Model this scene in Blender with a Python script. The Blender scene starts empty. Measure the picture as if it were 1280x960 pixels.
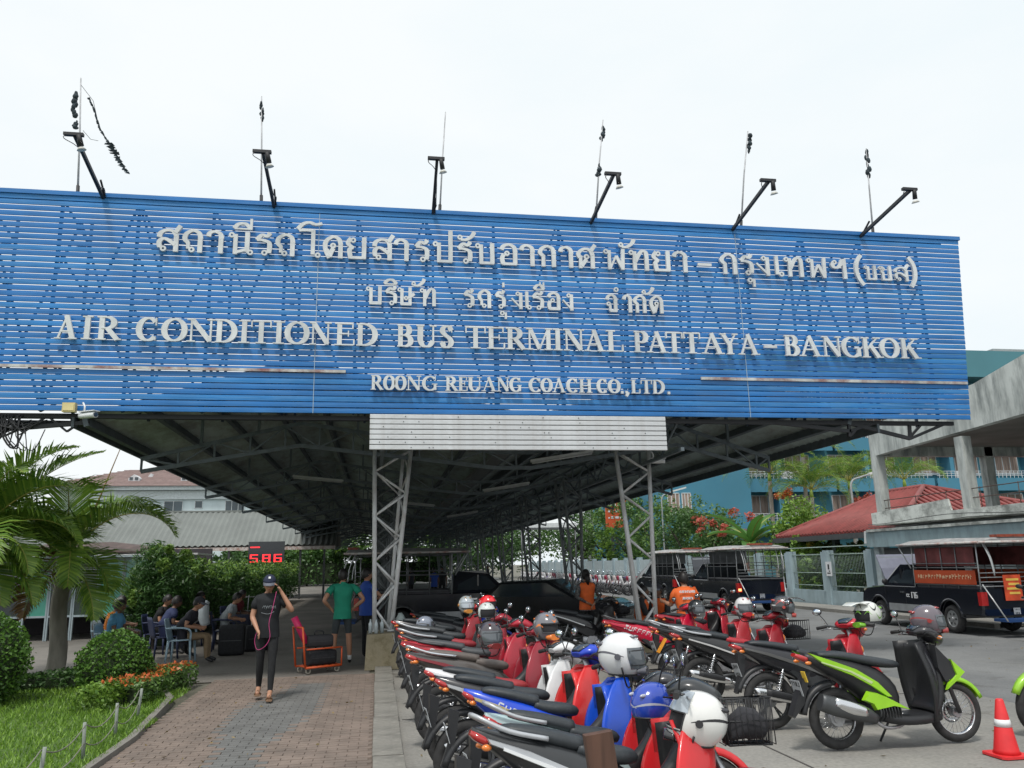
import bpy, math, random
from mathutils import Vector, Matrix
C = bpy.context.scene.collection
PI = math.pi
R = random.Random(7)
# ---------------------------------------------------------------- camera
cam_d = bpy.data.cameras.new("camera"); cam = bpy.data.objects.new("camera", cam_d); C.objects.link(cam)
yaw, pit, rol = math.radians(9.6), math.atan(.225), .021
fw = Vector((math.sin(yaw)*math.cos(pit), math.cos(yaw)*math.cos(pit), math.sin(pit)))
r0 = Vector((math.cos(yaw), -math.sin(yaw), 0)); u0 = r0.cross(fw)
rt = math.cos(rol)*r0-math.sin(rol)*u0; up = math.sin(rol)*r0+math.cos(rol)*u0
cam.matrix_world = Matrix(((rt.x, up.x, -fw.x, 0), (rt.y, up.y, -fw.y, 0), (rt.z, up.z, -fw.z, 1.75), (0, 0, 0, 1)))
cam_d.sensor_width = 36; cam_d.lens = 28.125; cam_d.clip_end = 3000; cam_d.clip_start = .05
bpy.context.scene.camera = cam
# ---------------------------------------------------------------- sky, sun, exposure
SUN_EL, SUN_AZ = 62, 205     # azimuth clockwise from +y: behind the camera, a little to the left
W = bpy.data.worlds.new("World"); bpy.context.scene.world = W; W.use_nodes = True
nt = W.node_tree; bg = nt.nodes["Background"]
sky = nt.nodes.new("ShaderNodeTexSky"); sky.sky_type = 'NISHITA'; sky.sun_disc = False
sky.sun_elevation = math.radians(SUN_EL); sky.sun_rotation = math.radians(SUN_AZ)
sky.air_density = 1.0; sky.dust_density = 5.0
mx = nt.nodes.new("ShaderNodeMixRGB"); mx.inputs[0].default_value = .93

_tc = nt.nodes.new("ShaderNodeTexCoord"); _mp = nt.nodes.new("ShaderNodeMapping"); _mp.inputs["Scale"].default_value = (1.2, 1.2, 3.2)
_no = nt.nodes.new("ShaderNodeTexNoise"); _no.inputs["Scale"].default_value = 1.6; _no.inputs["Detail"].default_value = 7; _no.inputs["Roughness"].default_value = .55
_cr = nt.nodes.new("ShaderNodeValToRGB"); _cr.color_ramp.elements[0].position = .36; _cr.color_ramp.elements[1].position = .6
_cr.color_ramp.elements[0].color = (.93, .965, .985, 1); _cr.color_ramp.elements[1].color = (1, 1, 1, 1)
nt.links.new(_tc.outputs["Generated"], _mp.inputs[0]); nt.links.new(_mp.outputs[0], _no.inputs["Vector"]); nt.links.new(_no.outputs["Fac"], _cr.inputs[0])
_ml = nt.nodes.new("ShaderNodeMixRGB"); _ml.blend_type = 'MULTIPLY'; _ml.inputs[0].default_value = 1; _ml.inputs[2].default_value = (10.1, 10.5, 10.6, 1)
nt.links.new(_cr.outputs[0], _ml.inputs[1]); nt.links.new(_ml.outputs[0], mx.inputs[2])
nt.links.new(sky.outputs[0], mx.inputs[1]); nt.links.new(mx.outputs[0], bg.inputs[0])
bg.inputs[1].default_value = .1
sl = bpy.data.lights.new("sun", 'SUN'); so = bpy.data.objects.new("sun", sl); C.objects.link(so)
sl.energy = 2.3; sl.angle = math.radians(9); sl.color = (1, .96, .9)
_d = Vector((math.sin(math.radians(SUN_AZ))*math.cos(math.radians(SUN_EL)), math.cos(math.radians(SUN_AZ))*math.cos(math.radians(SUN_EL)), math.sin(math.radians(SUN_EL))))
so.rotation_euler = _d.to_track_quat('Z', 'Y').to_euler()
vs = bpy.context.scene.view_settings
vs.view_transform = 'Standard'; vs.look = 'None'; vs.exposure = 0.0; vs.gamma = 1
# ---------------------------------------------------------------- materials
_M = {}
def mat(name, col, rough=.55, metal=0, var=.12, scale=6, bump=0, coat=0, alpha=1, emit=0, detail=4, stretch=None, dirt=None, wav=None):
    if name in _M: return _M[name]
    m = bpy.data.materials.new(name); m.use_nodes = True; n = m.node_tree; b = n.nodes["Principled BSDF"]
    b.inputs["Roughness"].default_value = rough; b.inputs["Metallic"].default_value = metal
    b.inputs["Coat Weight"].default_value = coat
    if coat: b.inputs["Coat Roughness"].default_value = .08
    co = n.nodes.new("ShaderNodeTexCoord"); src = co.outputs["Object"]
    if stretch:
        mp = n.nodes.new("ShaderNodeMapping"); mp.inputs["Scale"].default_value = stretch
        n.links.new(src, mp.inputs[0]); src = mp.outputs[0]
    no = n.nodes.new("ShaderNodeTexNoise"); no.inputs["Scale"].default_value = scale; no.inputs["Detail"].default_value = detail
    n.links.new(src, no.inputs["Vector"])
    cr = n.nodes.new("ShaderNodeValToRGB"); e = cr.color_ramp.elements
    e[0].position = .3; e[1].position = .72
    e[0].color = [c*(1-var) for c in col]+[1]; e[1].color = [min(1, c*(1+var)) for c in col]+[1]
    n.links.new(no.outputs["Fac"], cr.inputs[0]); out = cr.outputs[0]
    if dirt:   # (colour, amount, scale, stretch)
        mp = n.nodes.new("ShaderNodeMapping"); mp.inputs["Scale"].default_value = dirt[3]
        n.links.new(co.outputs["Object"], mp.inputs[0])
        n2 = n.nodes.new("ShaderNodeTexNoise"); n2.inputs["Scale"].default_value = dirt[2]; n2.inputs["Detail"].default_value = 6; n2.inputs["Roughness"].default_value = .7
        n.links.new(mp.outputs[0], n2.inputs["Vector"])
        c2 = n.nodes.new("ShaderNodeValToRGB"); c2.color_ramp.elements[0].position = .44; c2.color_ramp.elements[1].position = .64
        c2.color_ramp.elements[0].color = (0, 0, 0, 1); c2.color_ramp.elements[1].color = (dirt[1],)*3+(1,)
        n.links.new(n2.outputs["Fac"], c2.inputs[0])
        mm = n.nodes.new("ShaderNodeMixRGB"); mm.inputs[2].default_value = tuple(dirt[0])+(1,)
        n.links.new(c2.outputs[0], mm.inputs[0]); n.links.new(out, mm.inputs[1]); out = mm.outputs[0]
    n.links.new(out, b.inputs["Base Color"])
    if bump:
        bp = n.nodes.new("ShaderNodeBump"); bp.inputs["Strength"].default_value = bump; bp.inputs["Distance"].default_value = .01
        n.links.new(no.outputs["Fac"], bp.inputs["Height"]); n.links.new(bp.outputs[0], b.inputs["Normal"])
    if alpha < 1: b.inputs["Alpha"].default_value = alpha
    if emit:
        b.inputs["Emission Color"].default_value = tuple(col)+(1,); b.inputs["Emission Strength"].default_value = emit
    _M[name] = m; return m
def leafmat(name, a, b_, trans=.25):
    if name in _M: return _M[name]
    m = bpy.data.materials.new(name); m.use_nodes = True; n = m.node_tree; b = n.nodes["Principled BSDF"]
    g = n.nodes.new("ShaderNodeNewGeometry"); cr = n.nodes.new("ShaderNodeValToRGB")
    cr.color_ramp.elements[0].color = tuple(a)+(1,); cr.color_ramp.elements[1].color = tuple(b_)+(1,)
    n.links.new(g.outputs["Random Per Island"], cr.inputs[0]); n.links.new(cr.outputs[0], b.inputs["Base Color"])
    b.inputs["Roughness"].default_value = .45
    t = n.nodes.new("ShaderNodeBsdfTranslucent"); n.links.new(cr.outputs[0], t.inputs[0])
    ms = n.nodes.new("ShaderNodeMixShader"); ms.inputs[0].default_value = trans
    n.links.new(b.outputs[0], ms.inputs[1]); n.links.new(t.outputs[0], ms.inputs[2])
    n.links.new(ms.outputs[0], n.nodes["Material Output"].inputs[0]); _M[name] = m; return m
black = mat("black_plastic", (.022, .023, .026), .45, var=.2)
blackgl = mat("black_paint", (.012, .014, .018), .2, coat=.6, var=.1)
rubber = mat("rubber", (.03, .03, .031), .8, var=.3, scale=20)
chrome = mat("chrome", (.72, .73, .75), .18, 1, var=.05)
alu = mat("cast_metal", (.42, .43, .45), .38, .8, var=.15, scale=30)
dkmetal = mat("dark_metal", (.09, .095, .1), .45, .6)
seatm = mat("seat_vinyl", (.03, .036, .042), .5, var=.15, scale=40, bump=.1)
glassm = mat("dark_glass", (.03, .04, .05), .05, 0, coat=1)
lens = mat("headlight_lens", (.7, .75, .8), .05, .3, coat=1)
redlens = mat("red_lens", (.45, .02, .02), .15, coat=1)
orlens = mat("orange_lens", (.8, .22, .03), .15, coat=1)
mirgl = mat("mirror_glass", (.75, .82, .88), .04, 1, var=0)
platem = mat("plate_white", (.7, .72, .72), .5)
white = mat("white_paint", (.74, .76, .78), .35, coat=.4, var=.05)
skin = mat("skin", (.42, .22, .14), .55, var=.08)
skind = mat("skin_dark", (.16, .085, .055), .55, var=.08)
hairm = mat("hair", (.012, .01, .01), .5, scale=60, var=.4)
# ---------------------------------------------------------------- mesh builder
def cr_pts(P, k=4):
    """Catmull-Rom through tuples"""
    out = []; n = len(P)
    for i in range(n-1):
        a = P[max(0, i-1)]; b = P[i]; c = P[i+1]; d = P[min(n-1, i+2)]
        for j in range(k):
            t = j/k; t2 = t*t; t3 = t2*t
            out.append(tuple(.5*((2*b[q])+(-a[q]+c[q])*t+(2*a[q]-5*b[q]+4*c[q]-d[q])*t2+(-a[q]+3*b[q]-3*c[q]+d[q])*t3) for q in range(len(b))))
    out.append(tuple(P[-1])); return out
class MB:
    def __init__(s): s.v = []; s.f = []; s.m = []; s.sm = []
    def add(s, vs, fs, mi=0, smooth=False):
        o = len(s.v); s.v += [tuple(v) for v in vs]
        for f in fs: s.f.append([i+o for i in f]); s.m.append(mi); s.sm.append(smooth)
        return s
    def box(s, c, d, mi=0, rz=0, ry=0, rx=0):
        x, y, z = d[0]/2, d[1]/2, d[2]/2
        M = Matrix.Translation(c) @ Matrix.Rotation(rz, 4, 'Z') @ Matrix.Rotation(ry, 4, 'Y') @ Matrix.Rotation(rx, 4, 'X')
        vs = [M @ Vector(p) for p in ((-x, -y, -z), (x, -y, -z), (x, y, -z), (-x, y, -z), (-x, -y, z), (x, -y, z), (x, y, z), (-x, y, z))]
        return s.add(vs, [(0, 3, 2, 1), (4, 5, 6, 7), (0, 1, 5, 4), (1, 2, 6, 5), (2, 3, 7, 6), (3, 0, 4, 7)], mi)
    def bb(s, x0, x1, y0, y1, z0, z1, mi=0): return s.box(((x0+x1)/2, (y0+y1)/2, (z0+z1)/2), (x1-x0, y1-y0, z1-z0), mi)
    def rings(s, rs, mi=0, smooth=True, cap=True, closed=False):
        n = len(rs[0]); o = len(s.v)
        for r in rs: s.v += [tuple(p) for p in r]
        m = len(rs)
        for i in range(m if closed else m-1):
            for j in range(n):
                a = o+i*n+j; b = o+i*n+(j+1) % n; c = o+((i+1) % m)*n+(j+1) % n; d = o+((i+1) % m)*n+j
                s.f.append([a, b, c, d]); s.m.append(mi); s.sm.append(smooth)
        if cap and not closed:
            s.f.append([o+j for j in range(n)][::-1]); s.m.append(mi); s.sm.append(False)
            s.f.append([o+(m-1)*n+j for j in range(n)]); s.m.append(mi); s.sm.append(False)
        return s
    def tube(s, P, r, n=6, mi=0, closed=False, sm=True):
        P = [Vector(p) for p in P]; rs = []; m = len(P)
        pr_ = None
        for i, p in enumerate(P):
            if closed: t = (P[(i+1) % m]-P[i-1])
            else: t = (P[min(m-1, i+1)]-P[max(0, i-1)])
            t = t.normalized() if t.length > 1e-9 else Vector((0, 0, 1))
            if pr_ is None:
                a = Vector((0, 0, 1)) if abs(t.z) < .9 else Vector((1, 0, 0))
                u = t.cross(a).normalized()
            else:
                u = (pr_-t*pr_.dot(t)); u = u.normalized() if u.length > 1e-6 else t.orthogonal().normalized()
            pr_ = u; w = t.cross(u); rr = r[i] if isinstance(r, (list, tuple)) else r
            rs.append([p+(u*math.cos(2*PI*k/n)+w*math.sin(2*PI*k/n))*rr for k in range(n)])
        return s.rings(rs, mi, sm, closed=closed)
    def beam(s, p0, p1, w, h=None, mi=0):
        h = h or w; p0 = Vector(p0); p1 = Vector(p1); t = (p1-p0).normalized()
        a = Vector((0, 0, 1)) if abs(t.z) < .95 else Vector((0, 1, 0))
        u = t.cross(a).normalized(); v = u.cross(t)
        rs = [[p+u*(sx*w/2)+v*(sy*h/2) for sx, sy in ((-1, -1), (1, -1), (1, 1), (-1, 1))] for p in (p0, p1)]
        return s.rings(rs, mi, False)
    def torus(s, c, ax, Rr, r, n=24, m=6, mi=0, rw=None):
        c = Vector(c); ax = Vector(ax).normalized(); u = ax.orthogonal().normalized(); v = ax.cross(u); rw = rw or r
        rs = []
        for i in range(n):
            a = 2*PI*i/n; d = u*math.cos(a)+v*math.sin(a)
            rs.append([c+d*(Rr+r*math.cos(2*PI*k/m))+ax*rw*math.sin(2*PI*k/m) for k in range(m)])
        return s.rings(rs, mi, True, closed=True)
    def cyl(s, p0, p1, r0, r1=None, n=12, mi=0): return s.tube([p0, p1], [r0, r0 if r1 is None else r1], n, mi)
    def ell(s, c, r, mi=0, nu=12, nv=8, M=None):
        rs = []
        for i in range(1, nv):
            a = PI*i/nv
            rs.append([(r[0]*math.sin(a)*math.cos(2*PI*j/nu), r[1]*math.sin(a)*math.sin(2*PI*j/nu), -r[2]*math.cos(a)) for j in range(nu)])
        M = (Matrix.Translation(c) @ M) if M else Matrix.Translation(c)
        rs = [[M @ Vector(p) for p in q] for q in rs]
        o = len(s.v); s.rings(rs, mi, True, cap=False)
        bt = len(s.v); s.v += [tuple(M @ Vector((0, 0, -r[2]))), tuple(M @ Vector((0, 0, r[2])))]
        for j in range(nu):
            s.f.append([bt, o+(j+1) % nu, o+j]); s.m.append(mi); s.sm.append(True)
            k = o+(nv-2)*nu; s.f.append([bt+1, k+j, k+(j+1) % nu]); s.m.append(mi); s.sm.append(True)
        return s
    def loft(s, secs, mi=0, n=12, k=3, e=2.4, cap=True):
        """secs: (x, y, z, half width y, half height) – rings perpendicular to the path in the xz plane, superellipse section"""
        Q = cr_pts(secs, k); rs = []
        for i, q in enumerate(Q):
            a = Q[max(0, i-1)]; b = Q[min(len(Q)-1, i+1)]
            t = Vector((b[0]-a[0], 0, b[2]-a[2])); t = t.normalized() if t.length > 1e-6 else Vector((1, 0, 0))
            nn = Vector((-t.z, 0, t.x)); ring = []
            for j in range(n):
                th = 2*PI*j/n; cx, sx = math.cos(th), math.sin(th)
                px = math.copysign(abs(cx)**(2/e), cx)*q[3]; pz = math.copysign(abs(sx)**(2/e), sx)*q[4]
                ring.append(Vector((q[0], q[1]+px, q[2]))+nn*pz)
            rs.append(ring)
        return s.rings(rs, mi, True, cap)
    def vloft(s, secs, yawr=0, mi=0, n=12, k=3):
        rs = []
        for q in cr_pts(secs, k):
            rs.append([(q[0]+q[3]*math.cos(a)*math.cos(yawr)-q[4]*math.sin(a)*math.sin(yawr), q[1]+q[3]*math.cos(a)*math.sin(yawr)+q[4]*math.sin(a)*math.cos(yawr), q[2]) for a in [2*PI*j/n for j in range(n)]])
        return s.rings(rs, mi, True)
    def pillow(s, P, y0, y1, inset=.012, mi=0):
        """closed outline P in (x,z); rim at y0, face at y1 (raised), bevelled"""
        n = len(P); cx = sum(p[0] for p in P)/n; cz = sum(p[1] for p in P)/n
        out = [(p[0], y0, p[1]) for p in P]; inn = []
        for i in range(n):
            a = Vector(P[i-1]); b = Vector(P[i]); c = Vector(P[(i+1) % n])
            d = ((b-a).normalized()+(b-c).normalized())
            e1 = (b-a).normalized(); nrm = Vector((-e1.y, e1.x)); e2 = (c-b).normalized(); nr2 = Vector((-e2.y, e2.x))
            m_ = (nrm+nr2); m_ = m_.normalized() if m_.length > 1e-6 else nrm
            toc = Vector((cx, cz))-b
            area = sum(P[q][0]*P[(q+1) % n][1]-P[(q+1) % n][0]*P[q][1] for q in range(n))
            if area < 0: m_ = -m_
            inn.append((b.x+m_.x*inset, y1, b.y+m_.y*inset))
        fs = [(i, (i+1) % n, n+(i+1) % n, n+i) for i in range(n)]
        fs.append(tuple(n+i for i in range(n)))
        return s.add(out+inn, fs, mi, False)
    def prism(s, P, y0, y1, mi=0):
        n = len(P); vs = [(p[0], y0, p[1]) for p in P]+[(p[0], y1, p[1]) for p in P]
        return s.add(vs, [(i, (i+1) % n, n+(i+1) % n, n+i) for i in range(n)]+[tuple(range(n))[::-1], tuple(range(n, 2*n))], mi)
    def xf(s, M, start=0):
        for i in range(start, len(s.v)): s.v[i] = tuple(M @ Vector(s.v[i]))
        return s
    def mesh(s, name, mats):
        me = bpy.data.meshes.new(name); me.from_pydata(s.v, [], s.f)
        for m in (mats if isinstance(mats, (list, tuple)) else [mats]): me.materials.append(m)
        me.polygons.foreach_set("material_index", s.m); me.polygons.foreach_set("use_smooth", s.sm); me.update(); return me
    def build(s, name, mats, parent=None):
        o = bpy.data.objects.new(name, s.mesh(name, mats)); C.objects.link(o)
        if parent is not None: o.parent = parent
        return o
def tag(o, label=None, cat=None, group=None, kind=None):
    if label: o['label'] = label
    if cat: o['category'] = cat
    if group: o['group'] = group
    if kind: o['kind'] = kind
    return o
def thing(name, loc, label, cat, group=None, rz=0):
    o = bpy.data.objects.new(name, None); C.objects.link(o); o.location = loc; o.rotation_euler = (0, 0, rz); o.empty_display_size = .2
    return tag(o, label, cat, group)
def link(name, me, parent=None, loc=None, rot=None):
    o = bpy.data.objects.new(name, me); C.objects.link(o)
    if parent is not None: o.parent = parent
    if loc is not None: o.location = loc
    if rot is not None: o.rotation_euler = rot
    return o
def copy_tree(o, parent=None):
    c = o.copy(); C.objects.link(c)
    if parent is not None: c.parent = parent
    for ch in list(KIDS.get(o.name, [])): copy_tree(ch, c)
    return c
KIDS = {}
def index_kids():
    KIDS.clear()
    for o in bpy.data.objects:
        if o.parent: KIDS.setdefault(o.parent.name, []).append(o)
# ================================================================ ground
def ground_mat(name, base, dark, sc, rough=.85, stain=.35):
    m = bpy.data.materials.new(name); m.use_nodes = True; n = m.node_tree; b = n.nodes["Principled BSDF"]; b.inputs["Roughness"].default_value = rough
    co = n.nodes.new("ShaderNodeTexCoord")
    a = n.nodes.new("ShaderNodeTexNoise"); a.inputs["Scale"].default_value = .35; a.inputs["Detail"].default_value = 8; a.inputs["Roughness"].default_value = .65
    f = n.nodes.new("ShaderNodeTexNoise"); f.inputs["Scale"].default_value = sc; f.inputs["Detail"].default_value = 5
    for q in (a, f): n.links.new(co.outputs["Object"], q.inputs["Vector"])
    c1 = n.nodes.new("ShaderNodeValToRGB"); c1.color_ramp.elements[0].position = .38; c1.color_ramp.elements[1].position = .62
    c1.color_ramp.elements[0].color = tuple(dark)+(1,); c1.color_ramp.elements[1].color = tuple(base)+(1,)
    n.links.new(a.outputs["Fac"], c1.inputs[0])
    mm = n.nodes.new("ShaderNodeMixRGB"); mm.blend_type = 'OVERLAY'; mm.inputs[0].default_value = stain
    n.links.new(c1.outputs[0], mm.inputs[1]); n.links.new(f.outputs["Fac"], mm.inputs[2])
    s_ = n.nodes.new("ShaderNodeTexNoise"); s_.inputs["Scale"].default_value = 1.1; s_.inputs["Detail"].default_value = 7; s_.inputs["Roughness"].default_value = .7; s_.inputs["Distortion"].default_value = .6
    n.links.new(co.outputs["Object"], s_.inputs["Vector"]); c3 = n.nodes.new("ShaderNodeValToRGB"); c3.color_ramp.elements[0].position = .58; c3.color_ramp.elements[1].position = .72
    c3.color_ramp.elements[0].color = (1, 1, 1, 1); c3.color_ramp.elements[1].color = (.5, .48, .45, 1); n.links.new(s_.outputs["Fac"], c3.inputs[0])
    m2 = n.nodes.new("ShaderNodeMixRGB"); m2.blend_type = 'MULTIPLY'; m2.inputs[0].default_value = 1; n.links.new(mm.outputs[0], m2.inputs[1]); n.links.new(c3.outputs[0], m2.inputs[2]); mm = m2
    n.links.new(mm.outputs[0], b.inputs["Base Color"])
    bp = n.nodes.new("ShaderNodeBump"); bp.inputs["Strength"].default_value = .25; bp.inputs["Distance"].default_value = .01
    n.links.new(f.outputs["Fac"], bp.inputs["Height"]); n.links.new(bp.outputs[0], b.inputs["Normal"]); return m
def sheet(name, x0, x1, y0, y1, z, m, kind='structure'):
    o = MB().add([(x0, y0, z), (x1, y0, z), (x1, y1, z), (x0, y1, z)], [(0, 1, 2, 3)]).build(name, m); return tag(o, kind=kind)
sheet("ground", -900, 900, -100, 1500, -.02, ground_mat("earth", (.16, .15, .12), (.1, .1, .075), 4))
lotm = ground_mat("worn_concrete", (.285, .275, .25), (.2, .197, .185), 30)
asph = ground_mat("worn_asphalt", (.2, .205, .205), (.135, .14, .143), 45)
sheet("parking_ground", .24, 7.6, -4, 24, -.008, lotm)
sheet("road", 7.6, 15.9, -4, 120, -.008, asph); sheet("road", .3, 7.6, 24, 120, -.0085, asph)
sheet("waiting_area_floor", -16, -.1, 14.2, 120, -.004, ground_mat("old_concrete", (.2, .185, .165), (.13, .122, .11), 20))
# expansion joints of the parking ground: dark filled strips
jb = MB()
for y in (2.5, 6.35, 10.1, 14, 18, 22): jb.bb(.32, 7.58, y, y+.025, -.007, -.004)
for x in (3.7,): jb.bb(x, x+.02, -4, 24, -.007, -.0035)
tag(jb.build("joint_strips", mat("joint_tar", (.07, .065, .06), .9)), kind='structure')
# kerb stones
kb = thing("kerb", (0, 0, 0), "long grey concrete kerb between the brick pavement and the parked motorbikes", "kerb")
kme = MB().add([], [])
kme = MB().box((.03, 0, .0), (.28, .98, .12)).mesh("kerb_stone", mat("kerb_concrete", (.25, .24, .215), .85, var=.25, scale=5, bump=.3, dirt=((.1, .1, .09), .6, 3, (1, 1, 1))))
for i in range(24): link("kerb_stone", kme, kb, (.1+R.uniform(-.006, .006), 1.5+i, R.uniform(-.004, .004)), (0, 0, R.uniform(-.004, .004)))
# brick pavement: real pavers with recessed joints in front, sheet below
sheet("pavement_bed", -2.5, -.01, -1, 14.2, .02, mat("joint_sand", (.15, .12, .1), .95))
pv = [mat("paver_red", (.21, .165, .138), .85, var=.2, scale=3, dirt=((.12, .1, .085), .5, 2, (1, 1, 1))), mat("paver_grey", (.145, .145, .14), .85, var=.2, scale=3)]
def grey_band(x, y): # darker curving band of grey pavers
    c = -1.05-.25*math.sin((y-6)*.5)
    return abs(x-c) < .36+.14*math.sin(y*1.3)
pb = MB(); row = 0; y = 3.0
while y < 14.1:
    x = -2.45 - (.1 if row % 2 else 0)
    while x < -.1:
        h = R.uniform(0, .003); mi = 1 if grey_band(x+.1, y) and 4 < y < 13.2 else 0
        x1 = min(x+.194, -.02)
        pb.add([(x, y, .02), (x1, y, .02), (x1, y+.09, .02), (x, y+.09, .02), (x+.002, y+.002, .028+h), (x1-.002, y+.002, .028+h), (x1-.002, y+.088, .028+h), (x+.002, y+.088, .028+h)],
               [(4, 5, 6, 7), (0, 1, 5, 4), (1, 2, 6, 5), (2, 3, 7, 6), (3, 0, 4, 7)], mi); x += .2
    y += .1; row += 1
tag(pb.build("paving_bricks", pv), kind='stuff')
# ================================================================ letters
TH, TN = .17, .085
def ribbon(mb, P, Wd, y0, y1, closed=False, mi=0):
    n = len(P); rs = []
    for i in range(n):
        a = P[i-1] if (closed or i > 0) else P[i]; b = P[(i+1) % n] if (closed or i < n-1) else P[i]
        dx, dz = b[0]-a[0], b[1]-a[1]; L = math.hypot(dx, dz) or 1; nx, nz = -dz/L, dx/L; w = Wd[i]/2
        rs.append([(P[i][0]+nx*w, y0, P[i][1]+nz*w), (P[i][0]-nx*w, y0, P[i][1]-nz*w), (P[i][0]-nx*w, y1, P[i][1]-nz*w), (P[i][0]+nx*w, y1, P[i][1]+nz*w)])
    mb.rings(rs, mi, False, closed=closed)
def glyph(strokes, x0, x1, z0, h, y, depth, tk, tn):
    mb = MB(); w = x1-x0
    for i, s in enumerate(strokes):
        yf = y-depth-.0012*i; yb = y
        if s[0] == 's':
            P = [(x0+s[1]*w, z0+s[2]*h), (x0+s[3]*w, z0+s[4]*h)]; ribbon(mb, P, [s[5]*h]*2, yf, yb)
        else:
            closed = s[0] in 'oL' and len(s) < 6
            if s[0] == 'c': Q = cr_pts(s[1], 5)
            elif s[0] == 'L': Q = [(s[1]+s[3]*h/w*math.cos(2*PI*k/14), s[2]+s[3]*math.sin(2*PI*k/14)) for k in range(14)]
            else:
                a0, a1 = (0, 360) if closed else s[5:7]; N = 28; Q = []
                for k in range(N if closed else N+1):
                    a = math.radians(a0+(a1-a0)*k/N); Q.append((s[1]+s[3]*math.cos(a), s[2]+s[4]*math.sin(a)))
            P = [(x0+q[0]*w, z0+q[1]*h) for q in Q]; Wd = []; n = len(P)
            for k in range(n):
                a = P[k-1] if (closed or k) else P[k]; b = P[(k+1) % n] if (closed or k < n-1) else P[k]
                dx, dz = b[0]-a[0], b[1]-a[1]; L = math.hypot(dx, dz) or 1
                Wd.append((.075 if s[0] == 'L' else tn+(tk-tn)*abs(dz/L)**1.3)*h)
            ribbon(mb, P, Wd, yf, yb, closed)
    return mb
def srf(x, y, w=.34): return ('s', x-w/2, y, x+w/2, y, .055)
k_, n_ = .2, .075
LAT = {
 'A': [('s', .14, 0, .5, 1, n_), ('s', .46, 1, .8, 0, .19), ('s', .26, .33, .68, .33, .065), srf(.14, .03, .28), srf(.8, .03, .38)],
 'B': [('s', .22, 0, .22, 1, k_), srf(.2, .97, .3), srf(.2, .03, .3), ('o', .42, .75, .27, .225, -90, 90), ('o', .45, .27, .32, .24, -90, 90), ('s', .2, .97, .44, .97, .06), ('s', .2, .52, .46, .52, .06), ('s', .2, .03, .46, .03, .06)],
 'C': [('o', .52, .5, .41, .47, 42, 318), ('s', .86, .66, .86, 1, .05), ('s', .86, .02, .86, .2, .03)],
 'D': [('s', .2, 0, .2, 1, k_), srf(.18, .97, .3), srf(.18, .03, .3), ('o', .36, .5, .5, .47, -90, 90), ('s', .2, .97, .4, .97, .06), ('s', .2, .03, .4, .03, .06)],
 'E': [('s', .25, 0, .25, 1, k_), srf(.2, .97, .34), srf(.2, .03, .34), ('s', .25, .97, .86, .97, .06), ('s', .25, .03, .9, .03, .06), ('s', .25, .52, .66, .52, .06), ('s', .86, .98, .86, .74, .06), ('s', .92, .02, .92, .28, .06), ('s', .66, .65, .66, .39, .05)],
 'G': [('o', .5, .5, .4, .47, 45, 318), ('s', .8, .45, .8, .05, .18), srf(.78, .45, .34), ('s', .82, .68, .82, 1, .05)],
 'H': [('s', .22, 0, .22, 1, k_), ('s', .78, 0, .78, 1, k_), srf(.22, .97, .4), srf(.22, .03, .4), srf(.78, .97, .4), srf(.78, .03, .4), ('s', .22, .51, .78, .51, .065)],
 'I': [('s', .5, 0, .5, 1, k_), srf(.5, .97, .95), srf(.5, .03, .95)],
 'K': [('s', .2, 0, .2, 1, k_), srf(.2, .97, .38), srf(.2, .03, .38), ('s', .28, .42, .76, .97, n_), ('s', .42, .62, .8, .02, .2), srf(.76, .97, .34), srf(.84, .03, .34)],
 'L': [('s', .28, 0, .28, 1, k_), srf(.28, .97, .5), srf(.2, .03, .38), ('s', .2, .03, .92, .03, .06), ('s', .93, .02, .93, .33, .06)],
 'M': [('s', .13, 0, .13, .95, n_), ('s', .16, .98, .5, .04, .17), ('s', .5, .04, .83, .98, n_), ('s', .84, 0, .84, 1, .19), srf(.12, .97, .22), srf(.13, .03, .26), srf(.86, .97, .26), srf(.84, .03, .32)],
 'N': [('s', .16, 0, .16, .97, n_), ('s', .18, .97, .82, .05, .2), ('s', .84, .02, .84, .97, n_), srf(.14, .97, .28), srf(.16, .03, .3), srf(.84, .97, .3)],
 'O': [('o', .5, .5, .4, .46)],
 'P': [('s', .24, 0, .24, 1, k_), srf(.22, .97, .36), srf(.24, .03, .44), ('o', .46, .72, .33, .25, -90, 90), ('s', .24, .97, .48, .97, .06), ('s', .24, .47, .48, .47, .06)],
 'R': [('s', .22, 0, .22, 1, k_), srf(.2, .97, .34), srf(.22, .03, .4), ('o', .4, .73, .28, .235, -90, 90), ('s', .22, .97, .42, .97, .06), ('s', .22, .5, .42, .5, .06), ('s', .44, .5, .84, .02, .19), srf(.9, .03, .2)],
 'S': [('c', [(.8, .78), (.6, .96), (.3, .93), (.18, .75), (.4, .57), (.68, .42), (.78, .22), (.6, .05), (.32, .05), (.16, .25)]), ('s', .82, .7, .82, 1, .045), ('s', .14, 0, .14, .3, .045)],
 'T': [('s', .5, 0, .5, 1, k_), ('s', .06, .97, .94, .97, .06), srf(.5, .03, .46), ('s', .07, .98, .07, .7, .055), ('s', .93, .98, .93, .7, .055)],
 'U': [('c', [(.22, 1), (.22, .6), (.22, .3), (.36, .07), (.6, .06), (.78, .28)]), ('s', .8, .24, .8, 1, n_), srf(.22, .97, .36), srf(.8, .97, .3)],
 'Y': [('s', .16, .98, .52, .45, .19), ('s', .84, .98, .52, .45, n_), ('s', .52, 0, .52, .48, k_), srf(.16, .97, .34), srf(.84, .97, .3), srf(.52, .03, .4)],
 '-': [('s', 0, .42, 1, .42, .13)], '.': [('s', .5, -.02, .5, .17, .18)], ',': [('s', .5, 0, .5, .17, .18), ('c', [(.75, .08), (.7, -.06), (.3, -.2)])],
}
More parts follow.
